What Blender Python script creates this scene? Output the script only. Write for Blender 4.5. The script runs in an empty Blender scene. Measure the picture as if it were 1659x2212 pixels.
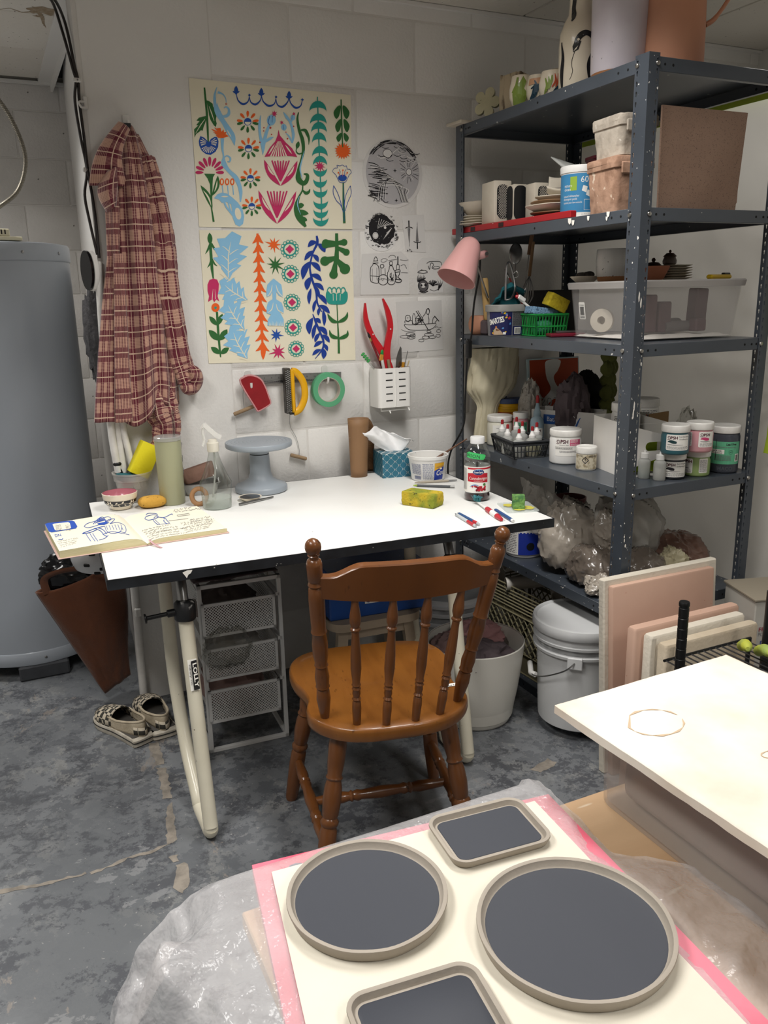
import bpy,bmesh,math,random
from math import sin,cos,pi,radians,sqrt,atan2
from mathutils import Vector,Matrix,noise,Euler
from mathutils.geometry import tessellate_polygon

sc=bpy.context.scene
COL=sc.collection
random.seed(7)

# ------------------------------------------------------------------ camera
cd=bpy.data.cameras.new('camera')
cam=bpy.data.objects.new('camera',cd)
COL.objects.link(cam)
sc.camera=cam
CF,CR,CU=Vector((0.4098,0.8757,-0.2555)),Vector((0.9031,-0.4289,-0.0216)),Vector((0.1285,0.2219,0.9666))
mw=Matrix((CR,CU,-CF)).transposed().to_4x4()
mw.translation=Vector((-0.2583,-2.6562,1.3155))
cam.matrix_world=mw
cd.sensor_fit='VERTICAL'
cd.sensor_height=24.0
cd.lens=24.0*1769.95/2212.0
cd.clip_start=0.02

# ------------------------------------------------------------------ world, light, exposure
wd=bpy.data.worlds.new('world')
sc.world=wd
wd.use_nodes=True
wd.node_tree.nodes['Background'].inputs[0].default_value=(0.75,0.78,0.82,1)
wd.node_tree.nodes['Background'].inputs[1].default_value=0.30
LIGHTS=[  # centre x, y, size x, size y, watts : the recessed fluorescent panels of the room
    (0.72,-1.20,0.30,1.05,17.0),
    (-0.75,-1.60,0.30,1.05,23.0),
    (0.95,-3.30,0.30,1.05,17.0),
    (-0.75,0.45,0.30,0.50,12.0),
    (2.28,-1.10,0.30,1.05,6.0),
]
ZC=2.233
for lx,ly,sx,sy,w in LIGHTS:
    l=bpy.data.lights.new('ceiling_tube_light','AREA')
    l.spread=2.45;l.shape='RECTANGLE';l.size=sx;l.size_y=sy;l.energy=w
    l.color=(1.0,0.975,0.94)
    lo=bpy.data.objects.new('ceiling_tube_light',l)
    lo.location=(lx,ly,ZC-0.012)
    COL.objects.link(lo)
vs=sc.view_settings
vs.view_transform='Standard'
vs.look='None'
vs.gamma=1.0
vs.use_curve_mapping=False
vs.exposure=0.16

# ------------------------------------------------------------------ helpers: materials
def lin(c):
    if isinstance(c,str):
        c=c.lstrip('#')
        c=[int(c[i:i+2],16)/255 for i in (0,2,4)]
    return tuple((x/12.92 if x<=0.04045 else ((x+0.055)/1.055)**2.4) for x in c[:3])+(1.0,)

MATS={}
def mat(name,col,rough=0.6,metal=0.0,col2=None,nscale=8.0,namt=0.5,nrange=(0.4,0.65),col3=None,n3=(40.0,0.62,0.68),
        bump=0.0,bscale=60.0,spec=0.5,trans=0.0,ior=1.45,alpha=1.0,coat=0.0,sub=0.0,wave=None,stretch=None,emit=0.0,sheen=0.0,bdist=0.004,transl=0.0):
    """procedural material: base colour, a broad mottling (col2), fine specks (col3), bump"""
    if name in MATS:return MATS[name]
    m=bpy.data.materials.new(name);m.use_nodes=True
    nt=m.node_tree;N=nt.nodes;L=nt.links
    b=N['Principled BSDF']
    b.inputs['Roughness'].default_value=rough
    b.inputs['Metallic'].default_value=metal
    b.inputs['Specular IOR Level'].default_value=spec
    b.inputs['IOR'].default_value=ior
    b.inputs['Transmission Weight'].default_value=trans
    b.inputs['Alpha'].default_value=alpha
    b.inputs['Coat Weight'].default_value=coat
    if sub:b.inputs['Subsurface Weight'].default_value=sub;b.inputs['Subsurface Scale'].default_value=0.02
    if sheen:b.inputs['Sheen Weight'].default_value=sheen
    if emit:
        b.inputs['Emission Color'].default_value=lin(col);b.inputs['Emission Strength'].default_value=emit
    tc=N.new('ShaderNodeTexCoord');vec=tc.outputs['Object']
    if stretch:
        mp=N.new('ShaderNodeMapping');mp.inputs['Scale'].default_value=stretch
        L.new(vec,mp.inputs['Vector']);vec=mp.outputs['Vector']
    out=None
    def noise_fac(scale,lo,hi,detail=6.0):
        n=N.new('ShaderNodeTexNoise');n.inputs['Scale'].default_value=scale;n.inputs['Detail'].default_value=detail
        L.new(vec,n.inputs['Vector'])
        r=N.new('ShaderNodeMapRange');r.inputs['From Min'].default_value=lo;r.inputs['From Max'].default_value=hi
        L.new(n.outputs['Fac'],r.inputs['Value']);return r.outputs['Result']
    def mixc(f,a,c,amt=1.0):
        x=N.new('ShaderNodeMix');x.data_type='RGBA'
        if amt!=1.0:
            mm=N.new('ShaderNodeMath');mm.operation='MULTIPLY';mm.inputs[1].default_value=amt
            L.new(f,mm.inputs[0]);f=mm.outputs[0]
        L.new(f,x.inputs['Factor'])
        if isinstance(a,tuple):x.inputs['A'].default_value=a
        else:L.new(a,x.inputs['A'])
        x.inputs['B'].default_value=c
        return x.outputs['Result']
    base=lin(col)
    if col2 is not None:base=mixc(noise_fac(nscale,*nrange),base,lin(col2),namt)
    if col3 is not None:base=mixc(noise_fac(n3[0],n3[1],n3[2],2.0),base,lin(col3))
    if isinstance(base,tuple):b.inputs['Base Color'].default_value=base
    else:L.new(base,b.inputs['Base Color'])
    if bump:
        n=N.new('ShaderNodeTexNoise');n.inputs['Scale'].default_value=bscale;n.inputs['Detail'].default_value=4
        L.new(vec,n.inputs['Vector'])
        bp=N.new('ShaderNodeBump');bp.inputs['Strength'].default_value=min(1.0,bump);bp.inputs['Distance'].default_value=bdist
        L.new(n.outputs['Fac'],bp.inputs['Height']);L.new(bp.outputs['Normal'],b.inputs['Normal'])
    if transl:
        tr=N.new('ShaderNodeBsdfTranslucent');x=N.new('ShaderNodeMixShader');x.inputs[0].default_value=transl
        if isinstance(base,tuple):tr.inputs[0].default_value=base
        else:L.new(base,tr.inputs[0])
        L.new(b.outputs[0],x.inputs[1]);L.new(tr.outputs[0],x.inputs[2]);L.new(x.outputs[0],N['Material Output'].inputs['Surface'])
    MATS[name]=m
    return m

def thin(name,col,rough=0.05,boost=1.0):
    """thin clear plastic: see-through with mirror glints growing to the edges"""
    m=bpy.data.materials.new(name);m.use_nodes=True
    nt=m.node_tree;N=nt.nodes;N.remove(N['Principled BSDF'])
    a=N.new('ShaderNodeBsdfTransparent');a.inputs[0].default_value=lin(col)
    g=N.new('ShaderNodeBsdfGlossy');g.inputs['Roughness'].default_value=rough
    w=N.new('ShaderNodeLayerWeight');w.inputs['Blend'].default_value=.18;fr=N.new('ShaderNodeMath');fr.operation='MULTIPLY_ADD';fr.inputs[1].default_value=.45*boost;fr.inputs[2].default_value=.04;nt.links.new(w.outputs['Facing'],fr.inputs[0])
    x=N.new('ShaderNodeMixShader');nt.links.new(fr.outputs[0],x.inputs[0]);nt.links.new(a.outputs[0],x.inputs[1]);nt.links.new(g.outputs[0],x.inputs[2])
    nt.links.new(x.outputs[0],N['Material Output'].inputs['Surface'])
    return m

# ------------------------------------------------------------------ helpers: meshes
def Tm(loc=(0,0,0),rot=(0,0,0),s=1.0):
    return Matrix.Translation(Vector(loc))@Euler(rot).to_matrix().to_4x4()@Matrix.Scale(s,4)

def frame(p,q,up=(0,0,1)):
    """matrix whose z axis runs p -> q"""
    p,q=Vector(p),Vector(q);z=(q-p).normalized()
    u=Vector(up)
    if abs(z.dot(u))>0.98:u=Vector((0,1,0))
    x=u.cross(z).normalized();y=z.cross(x)
    m=Matrix((x,y,z)).transposed().to_4x4();m.translation=p
    return m

class MB:
    def __init__(self,M=None):
        self.v=[];self.f=[];self.mi=[];self.sm=[];self.M=M
    def add(self,verts,faces,mi=0,sm=False,M=None):
        o=len(self.v)
        for p in verts:
            p=Vector(p)
            if M is not None:p=M@p
            if self.M is not None:p=self.M@p
            self.v.append(p)
        for f in faces:
            self.f.append([i+o for i in f]);self.mi.append(mi);self.sm.append(sm)
        return self
    def box(self,c,s,rot=(0,0,0),bev=0.0,mi=0,M=None,seg=1):
        hx,hy,hz=s[0]/2,s[1]/2,s[2]/2
        T=Tm(c,rot)
        if M is not None:T=M@T
        if not bev:
            v=[(x,y,z) for z in (-hz,hz) for y in (-hy,hy) for x in (-hx,hx)]
            f=[(0,2,3,1),(4,5,7,6),(0,1,5,4),(2,6,7,3),(0,4,6,2),(1,3,7,5)]
            return self.add(v,f,mi,False,T)
        b=min(bev,hx*.95,hy*.95,hz*.95)
        bm=bmesh.new();bmesh.ops.create_cube(bm,size=1.0)
        for q in bm.verts:q.co=Vector((q.co.x*2*hx,q.co.y*2*hy,q.co.z*2*hz))
        bmesh.ops.bevel(bm,geom=bm.edges[:],offset=b,segments=seg,profile=0.5,affect='EDGES')
        bm.verts.index_update()
        self.add([q.co.copy() for q in bm.verts],[[q.index for q in f.verts] for f in bm.faces],mi,seg>1,T)
        bm.free();return self
    def lathe(self,prof,seg=28,M=None,mi=0,cap0=True,cap1=True,sm=True,sx=1.0,sy=1.0):
        """prof: list of (radius, z)"""
        v=[];f=[]
        for r,z in prof:
            for k in range(seg):
                a=2*pi*k/seg;v.append((r*cos(a)*sx,r*sin(a)*sy,z))
        for i in range(len(prof)-1):
            for k in range(seg):
                k2=(k+1)%seg
                f.append((i*seg+k,i*seg+k2,(i+1)*seg+k2,(i+1)*seg+k))
        self.add(v,f,mi,sm,M)
        caps=[]
        if cap0 and prof[0][0]>1e-5:caps.append(list(range(seg))[::-1])
        if cap1 and prof[-1][0]>1e-5:caps.append([(len(prof)-1)*seg+k for k in range(seg)])
        o=len(self.v)-len(v)
        for c in caps:
            self.f.append([i+o for i in c]);self.mi.append(mi);self.sm.append(False)
        return self
    def tube(self,pts,r,seg=8,mi=0,closed=False,cap=True,flat=1.0,M=None):
        pts=[Vector(p) for p in pts];n=len(pts)
        rr=r if isinstance(r,(list,tuple)) else [r]*n
        v=[];f=[];prev=None
        for i,p in enumerate(pts):
            a=pts[(i-1)%n] if (closed or i>0) else p
            b=pts[(i+1)%n] if (closed or i<n-1) else p
            t=(b-a).normalized()
            if prev is None:
                u=Vector((0,0,1)) if abs(t.z)<0.9 else Vector((0,1,0))
                x=u.cross(t).normalized()
            else:
                x=(prev-t*prev.dot(t)).normalized()
            prev=x;y=t.cross(x)
            for k in range(seg):
                a2=2*pi*k/seg
                v.append(p+x*(rr[i]*cos(a2))+y*(rr[i]*flat*sin(a2)))
        for i in range(n if closed else n-1):
            j=(i+1)%n
            for k in range(seg):
                k2=(k+1)%seg
                f.append((i*seg+k,i*seg+k2,j*seg+k2,j*seg+k))
        if cap and not closed:
            f.append(list(range(seg))[::-1]);f.append([(n-1)*seg+k for k in range(seg)])
        return self.add(v,f,mi,True,M)
    def loft(self,secs,mi=0,sm=True,cap0=True,cap1=True,closed=True,M=None):
        """secs: equal-length rings of points"""
        n=len(secs[0]);v=[p for s in secs for p in s];f=[]
        for i in range(len(secs)-1):
            for k in range(n if closed else n-1):
                k2=(k+1)%n
                f.append((i*n+k,i*n+k2,(i+1)*n+k2,(i+1)*n+k))
        if cap0:f.append(list(range(n))[::-1])
        if cap1:f.append([(len(secs)-1)*n+k for k in range(n)])
        return self.add(v,f,mi,sm,M)
    def prism(self,poly,d,mi=0,M=None,sm=False):
        """2D polygon (x, y) extruded from z=0 to z=d (concave allowed)"""
        n=len(poly)
        v=[(p[0],p[1],0) for p in poly]+[(p[0],p[1],d) for p in poly]
        tr=tessellate_polygon([[Vector((p[0],p[1],0)) for p in poly]])
        f=[t for t in tr]+[(t[2]+n,t[1]+n,t[0]+n) for t in tr]
        f+=[(i,(i+1)%n,(i+1)%n+n,i+n) for i in range(n)]
        return self.add(v,f,mi,sm,M)
    def grid(self,fn,nu,nv,mi=0,sm=True,M=None):
        v=[fn(i/nu,j/nv) for j in range(nv+1) for i in range(nu+1)]
        f=[(j*(nu+1)+i,j*(nu+1)+i+1,(j+1)*(nu+1)+i+1,(j+1)*(nu+1)+i) for j in range(nv) for i in range(nu)]
        return self.add(v,f,mi,sm,M)
    def sphere(self,c,r,seg=16,rings=10,mi=0,M=None,fn=None):
        if not isinstance(r,(list,tuple)):r=(r,r,r)
        v=[];f=[]
        for j in range(rings+1):
            th=pi*j/rings
            for k in range(seg):
                a=2*pi*k/seg
                n=Vector((sin(th)*cos(a),sin(th)*sin(a),cos(th)))
                s=fn(n) if fn else 1.0
                v.append((c[0]+n.x*r[0]*s,c[1]+n.y*r[1]*s,c[2]+n.z*r[2]*s))
        for j in range(rings):
            for k in range(seg):
                k2=(k+1)%seg
                f.append((j*seg+k,(j+1)*seg+k,(j+1)*seg+k2,j*seg+k2))
        return self.add(v,f,mi,True,M)
    def build(self,name,mats,parent=None,solid=0.0,sub=0,label=None,fix=True,off=0.0,auto=None):
        me=bpy.data.meshes.new(name)
        P=None
        if parent is not None:P=WORLD[parent].inverted()
        me.from_pydata([tuple(P@p) if P is not None else tuple(p) for p in self.v],[],self.f)
        if not isinstance(mats,(list,tuple)):mats=[mats]
        for m in mats:me.materials.append(m)
        me.polygons.foreach_set('material_index',self.mi)
        me.polygons.foreach_set('use_smooth',self.sm)
        if fix:
            bm=bmesh.new();bm.from_mesh(me)
            bmesh.ops.remove_doubles(bm,verts=bm.verts[:],dist=1e-5)
            bmesh.ops.recalc_face_normals(bm,faces=bm.faces[:])
            bm.to_mesh(me);bm.free()
        if any(self.sm):me.set_sharp_from_angle(angle=radians(42))
        me.update()
        o=bpy.data.objects.new(name,me);COL.objects.link(o)
        WORLD[o]=Matrix.Identity(4) if parent is None else WORLD[parent].copy()
        if parent is not None:o.parent=parent
        if solid:
            s=o.modifiers.new('solid','SOLIDIFY');s.thickness=solid;s.offset=off
        if sub:
            s=o.modifiers.new('sub','SUBSURF');s.levels=sub;s.render_levels=sub
        if label:o['label']=label
        return o

WORLD={}
def tag(o,label=None,cat=None,group=None,kind=None):
    if label:o['label']=label
    if cat:o['category']=cat
    if group:o['group']=group
    if kind:o['kind']=kind
    return o

def thing(name,label,cat,loc=(0,0,0),rot=(0,0,0),group=None):
    o=bpy.data.objects.new(name,None);COL.objects.link(o)
    o.empty_display_size=0.03
    o.location=loc;o.rotation_euler=rot
    WORLD[o]=Tm(loc,rot)
    return tag(o,label,cat,group)

def struct(name,mb,m,**k):
    o=mb.build(name,m,**k);o['kind']='structure';return o

def L(o):
    """local builder of a thing: shapes given in the thing's own frame"""
    return MB(WORLD[o])

def copy_thing(root,loc,rot=None,label=None,group=None):
    r=root.copy();COL.objects.link(r);r.location=loc
    if rot is not None:r.rotation_euler=rot
    if label:r['label']=label
    if group:r['group']=group
    WORLD[r]=Tm(r.location,r.rotation_euler)
    def kids(a,b):
        for ch in list(a.children):
            if ch.name not in COL.objects:continue
            c=ch.copy();COL.objects.link(c);c.parent=b;WORLD[c]=WORLD[r]
            kids(ch,c)
    kids(root,r)
    return r

def rrect(w,d,r,n=4,cx=0,cy=0,z=0):
    """rounded rectangle ring"""
    out=[]
    r=min(r,w/2-1e-4,d/2-1e-4)
    for sx,sy,a0 in ((1,1,0),(-1,1,pi/2),(-1,-1,pi),(1,-1,3*pi/2)):
        for k in range(n+1):
            a=a0+pi/2*k/n
            out.append((cx+sx*(w/2-r)+r*cos(a),cy+sy*(d/2-r)+r*sin(a),z))
    return out

def spline(pts,n=6,closed=False):
    """Catmull-Rom through 2D or 3D points"""
    P=[Vector(p) for p in pts];out=[];N=len(P)
    for i in range(N if closed else N-1):
        g=lambda k:P[k%N] if closed else P[max(0,min(N-1,k))]
        p0,p1,p2,p3=g(i-1),g(i),g(i+1),g(i+2)
        for k in range(n):
            t=k/n
            out.append(0.5*((2*p1)+(p2-p0)*t+(2*p0-5*p1+4*p2-p3)*t*t+(3*p1-p0-3*p2+p3)*t**3))
    if not closed:out.append(P[-1])
    return out

def fbm(p,o=4,s=1.0):
    a=1.0;t=0.0;p=Vector(p)*s
    for _ in range(o):
        t+=a*noise.noise(p);p=p*2.03+Vector((7.1,3.3,1.7));a *= 0.5
    return t
def ridge(p,o=3,s=1.0):
    a=1.0;t=0.0;p=Vector(p)*s
    for _ in range(o):
        t+=a*(1-abs(noise.noise(p))*2.2);p=p*2.1+Vector((3.1,9.3,4.7));a *= 0.5
    return t

class Flat:
    """flat print: filled shapes and pen strokes in 2D, then mapped onto a surface"""
    def __init__(self):self.v=[];self.f=[];self.mi=[];self.lay=0.0;self.n=0
    def poly(self,pts,mi=0):
        if len(pts)<3:return self
        o=len(self.v);self.n+=1;lz=self.lay+self.n*4e-6;self.v+=[(p[0],p[1],lz) for p in pts]
        tr=tessellate_polygon([[Vector((p[0],p[1],0)) for p in pts]])
        for t in tr:self.f.append([i+o for i in t]);self.mi.append(mi)
        return self
    def ell(self,cx,cy,rx,ry=None,mi=0,n=16,rot=0.0):
        ry=rx if ry is None else ry
        return self.poly([(cx+rx*cos(a)*cos(rot)-ry*sin(a)*sin(rot),cy+rx*cos(a)*sin(rot)+ry*sin(a)*cos(rot)) for a in [2*pi*k/n for k in range(n)]],mi)
    def rect(self,x0,y0,x1,y1,mi=0):
        return self.poly([(x0,y0),(x1,y0),(x1,y1),(x0,y1)],mi)
    def stroke(self,pts,w,mi=0,sm=0,closed=False):
        """w: width or list of widths"""
        if sm:
            ws=None
            if isinstance(w,(list,tuple)):
                ws=[v.x for v in spline([(x,0) for x in w],sm)]
            pts=spline([(p[0],p[1]) for p in pts],sm,closed)
            if ws:w=ws
        pts=[Vector((p[0],p[1])) for p in pts];n=len(pts)
        if closed:pts.append(pts[0].copy());n+=1
        ww=list(w) if isinstance(w,(list,tuple)) else [w]*n
        while len(ww)<n:ww.append(ww[-1])
        o=len(self.v);self.n+=1;lz=self.lay+self.n*4e-6
        for i,p in enumerate(pts):
            t=pts[min(n-1,i+1)]-pts[max(0,i-1)]
            if t.length<1e-9:t=Vector((1,0))
            t.normalize();nn=Vector((-t.y,t.x))*(ww[i]/2)
            self.v.append((p.x+nn.x,p.y+nn.y,lz));self.v.append((p.x-nn.x,p.y-nn.y,lz))
        for i in range(n-1):
            self.f.append([o+2*i,o+2*i+1,o+2*i+3,o+2*i+2]);self.mi.append(mi)
        return self
    def text(self,s,x,y,h,mi=0,w=None,shear=0.0,bold=0.0,rot=0.0,align='LEFT',flip=-1):
        """letters of cap height h, baseline at (x, y); flip=-1 when y grows downwards"""
        key=(s,shear,bold)
        if key not in TXT:
            c=bpy.data.curves.new('t','FONT');c.body=s;c.size=1.0;c.shear=shear;c.offset=bold
            c.resolution_u=2
            ob=bpy.data.objects.new('t',c);COL.objects.link(ob)
            dg=bpy.context.evaluated_depsgraph_get()
            me=bpy.data.meshes.new_from_object(ob.evaluated_get(dg))
            TXT[key]=([v.co.copy() for v in me.vertices],[list(p.vertices) for p in me.polygons])
            bpy.data.objects.remove(ob);bpy.data.curves.remove(c);bpy.data.meshes.remove(me)
        vv,ff=TXT[key]
        if not vv:return self
        k=h/0.70
        wx=max(v.x for v in vv)
        kx=k if w is None else w/wx
        ax={'LEFT': 0.0,'CENTER': -wx*kx/2,'RIGHT': -wx*kx}[align]
        o=len(self.v)
        for v in vv:
            px,py=v.x*kx+ax,v.y*k*(1 if flip==1 else -1)
            self.v.append((x+px*cos(rot)-py*sin(rot),y+px*sin(rot)+py*cos(rot),self.lay))
        for f in ff:self.f.append([i+o for i in f]);self.mi.append(mi)
        return self
    def star(s,cx,cy,r1,r2,n,mi,rot=0.0,jit=0.0,seed=1):
        r=random.Random(seed);pts=[]
        for k in range(2*n):
            R=r1*(1+jit*(r.random()-.5)) if k%2==0 else r2
            a=rot+pi*k/n;pts.append((cx+R*cos(a),cy+R*sin(a)))
        return s.poly(pts,mi)
    def scribble(self,x0,y0,x1,y1,h,mi=0,seed=0,w=None):
        """a line of handwriting too small to read"""
        r=random.Random(seed);n=max(4,int(abs(x1-x0)/(h*0.45)));pts=[]
        for i in range(n+1):
            t=i/n
            if r.random()<0.16 and len(pts)>2:
                self.stroke(pts,w or h*0.13,mi);pts=[];continue
            pts.append((x0+(x1-x0)*t,y0+(y1-y0)*t+(r.random()-0.5)*h*(1.6 if r.random()<0.2 else 0.9)))
        if len(pts)>1:self.stroke(pts,w or h*0.13,mi)
        return self
    def mesh(self,fn,name,mats,parent=None,lift=0.0006,label=None,cut=None):
        """fn(x, y, height) -> point"""
        b=MB()
        b.add([fn(p[0],p[1],lift+p[2]) for p in self.v],self.f,0,False)
        b.mi=self.mi
        return b.build(name,mats,parent,fix=False,label=label)
TXT={}

def homog(src,dst):
    """plane map taking 4 src points to 4 dst points"""
    import numpy as np
    A=[];B=[]
    for (x,y),(u,v) in zip(src,dst):
        A.append([x,y,1,0,0,0,-u*x,-u*y]);B.append(u)
        A.append([0,0,0,x,y,1,-v*x,-v*y]);B.append(v)
    h=np.linalg.solve(np.array(A,float),np.array(B,float))
    def f(x,y):
        w=h[6]*x+h[7]*y+1
        return ((h[0]*x+h[1]*y+h[2])/w,(h[3]*x+h[4]*y+h[5])/w)
    return f
# ------------------------------------------------------------------ the room
WHITE=mat('white_wall_paint','#e4e2de',0.55,col2='#d6d3ce',nscale=2.2,namt=0.6,col3='#8d8a86',n3=(30,0.79,0.81),bump=0.38,bscale=110)
WHITE_S=mat('white_smooth_wall_paint','#e4e2de',0.5,col2='#d9d7d3',nscale=1.2,namt=0.5,nrange=(0.3,0.8),col3='#77736e',n3=(26,0.80,0.82),bump=0.3,bscale=90)
JOINT=mat('painted_mortar','#d9d6d1',0.6,bump=0.3,bscale=90)
ALC=mat('alcove_wall_paint','#d4d1cd',0.6,col2='#bdb9b4',nscale=3,namt=0.6,col3='#5f5b58',n3=(24,0.74,0.78),bump=0.5,bscale=90)
TILE=mat('ceiling_tile','#d9d4cb',0.85,col2='#c9c2b6',nscale=1.6,namt=0.5,col3='#6f675e',n3=(75,0.70,0.74),bump=0.4,bscale=60)
DARK=mat('dark_gap','#1a1a1b',0.8)

def floor_material():
    m=bpy.data.materials.new('peeling_grey_floor_paint');m.use_nodes=True
    nt=m.node_tree;N=nt.nodes;K=nt.links;b=N['Principled BSDF']
    tc=N.new('ShaderNodeTexCoord')
    def nz(scale,detail=8.0,rough=0.6,st=(1,1,1),dist=0.0):
        mp=N.new('ShaderNodeMapping');mp.inputs['Scale'].default_value=st
        K.new(tc.outputs['Object'],mp.inputs['Vector'])
        n=N.new('ShaderNodeTexNoise');n.inputs['Scale'].default_value=scale;n.inputs['Detail'].default_value=detail
        n.inputs['Roughness'].default_value=rough;n.inputs['Distortion'].default_value=dist
        K.new(mp.outputs['Vector'],n.inputs['Vector']);return n.outputs['Fac']
    def rng(f,a,c):
        r=N.new('ShaderNodeMapRange');r.inputs['From Min'].default_value=a;r.inputs['From Max'].default_value=c
        K.new(f,r.inputs['Value']);return r.outputs['Result']
    def mul(a,c):
        x=N.new('ShaderNodeMath');x.operation='MULTIPLY';K.new(a,x.inputs[0])
        if isinstance(c,float):x.inputs[1].default_value=c
        else:K.new(c,x.inputs[1])
        return x.outputs[0]
    def mix(f,a,c):
        x=N.new('ShaderNodeMix');x.data_type='RGBA';K.new(f,x.inputs['Factor'])
        for s,q in (('A',a),('B',c)):
            if isinstance(q,tuple):x.inputs[s].default_value=q
            else:K.new(q,x.inputs[s])
        return x.outputs['Result']
    c=mix(rng(nz(1.3,5),0.4,0.62),lin('#5e6164'),lin('#777a7d'))          # newer grey coat, a little uneven
    patch=rng(nz(7.0,12,0.76),0.51,0.54)                                   # flaked away to the older dark coat
    fine=rng(nz(30.0,8,0.75),0.47,0.51)
    zone=rng(nz(0.9,3),0.42,0.56)
    c=mix(mul(mul(rng(nz(15.0,12,0.72),0.50,0.512),rng(nz(1.1,4),0.36,0.62)),0.62),c,lin('#43464c'))
    c=mix(mul(mul(rng(nz(9.0,12,0.7,(1.3,.9,1)),0.555,0.563),rng(nz(1.7,3),0.40,0.6)),0.55),c,lin('#93938f'))
    c=mix(mul(mul(patch,fine),0.8),c,lin('#404248'))
    c=mix(mul(mul(patch,zone),0.42),c,lin('#525457'))
    c=mix(mul(rng(nz(4.2,9,0.7,(1,1.6,1)),0.60,0.612),0.45),c,lin('#8f9091'))   # lighter flakes
    c=mix(mul(rng(nz(2.6,9,0.75,(1.2,0.8,1),0.6),0.605,0.62),0.6),c,lin('#8a8178'))   # bare beige screed
    c=mix(mul(rng(nz(70.0,3),0.68,0.70),0.5),c,lin('#a8a6a2'))
    K.new(c,b.inputs['Base Color'])
    r=rng(nz(5,6),0.3,0.7)
    mr=N.new('ShaderNodeMapRange');mr.inputs['To Min'].default_value=0.38;mr.inputs['To Max'].default_value=0.62
    K.new(r,mr.inputs['Value']);K.new(mr.outputs['Result'],b.inputs['Roughness'])
    bp=N.new('ShaderNodeBump');bp.inputs['Strength'].default_value=0.35;bp.inputs['Distance'].default_value=0.003
    K.new(nz(22,8,0.7),bp.inputs['Height']);K.new(bp.outputs['Normal'],b.inputs['Normal'])
    return m
FLOOR=floor_material()
SCREED=mat('bare_screed','#8f877c',0.8,col2='#6d675f',nscale=30,namt=0.8,bump=0.5,bscale=60)

fl=struct('floor',MB().box((0.2,-1.4,-0.05),(5.0,6.4,0.1)),FLOOR)
def floor_patch(pts,seed):
    r=random.Random(seed);f=Flat();n=len(pts)
    P=[Vector(p) for p in pts];out=[]
    for i in range(n):
        a,b=P[i],P[(i+1)%n];k=max(2,int((b-a).length/0.012))
        for j in range(k):
            p=a.lerp(b,j/k);out.append((p.x+(r.random()-.5)*.008,p.y+(r.random()-.5)*.008))
    f.poly(out);o=f.mesh(lambda x,y,h:(x,y,h),'bare_patch',SCREED,fl,lift=0.0008)
for i,p in enumerate([[(0.026,-0.30),(0.056,-0.305),(0.05,-0.44),(0.028,-0.44)],
          [(0.026,-0.45),(0.05,-0.46),(0.038,-0.62),(0.012,-0.61)],[(0.012,-0.66),(0.03,-0.64),(0.012,-0.81),(-0.018,-0.815)],
          [(-0.02,-0.865),(0.0,-0.862),(0.0,-0.89),(-0.018,-0.89)],[(-0.01,-0.90),(0.012,-0.90),(0.01,-0.97),(-0.02,-1.01),(-0.035,-0.98),(-0.022,-0.94)],
          [(0.0,-0.815),(-0.05,-0.83),(-0.11,-0.825),(-0.20,-0.848),(-0.20,-0.838),(-0.11,-0.818),(-0.04,-0.815)],
          [(-0.21,-0.838),(-0.30,-0.835),(-0.40,-0.815),(-0.40,-0.803),(-0.30,-0.822),(-0.21,-0.83)],
          [(0.98,-0.95),(1.06,-0.93),(1.07,-0.96),(1.0,-0.98)],[(0.53,-0.50),(0.58,-0.49),(0.585,-0.55),(0.54,-0.56)]]):floor_patch(p,i)

# main block wall: slab with recessed joints, every concrete block its own piece
wb=struct('wall_back',MB().box((1.40,0.0520,1.2),(2.668,0.10,2.5)).box((0.262,0.0555,1.2),(0.368,0.104,2.5)),[JOINT])
def blocks(parent,m,xs0,x1,zs,xj,w,h,mk,bev=0.0045):
    cache={}
    for k,(z0,z1) in enumerate(zs):
        x=xj+(0.5*w if k%2 else 0.0)-12*w
        while x<x1:
            a,b=max(x,xs0),min(x+w,x1)
            if a==xs0 and b-a<0.14:x+=w;continue
            if xs0<a<xs0+0.14:a=xs0
            if b-a>0.03:
                key=(round(b-a,3),round(z1-z0,3))
                if key not in cache:
                    o=mk(b-a,z1-z0).build('block',m,parent);cache[key]=o
                else:
                    o=cache[key].copy();COL.objects.link(o)
                o.location=((a+b)/2,0 if parent is wb else 1.45,(z0+z1)/2)
            x+=w
zs=[(0.4416+0.2174*j,0.4416+0.2174*(j+1)) for j in range(7,-3,-1)]
zs=[(max(a,0.0),b) for a,b in zs if b>0.02]
mkb=lambda w,h:MB().box((0,0.0100,0),(w-0.004,0.020,h-0.004),bev=0.005,seg=2)
blocks(wb,WHITE,0.446,2.73,[(2.1808,2.36)]+zs,0.9166+0.2174*2,0.4348,0.2174,mkb)
pl=MB().grid(lambda u,v:(0.080+0.366*u,0.0008+0.0008*fbm((u*2,v*9,3)),2.4*v),12,60)
pl.build('plaster_skin',WHITE_S,wb)

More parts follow.
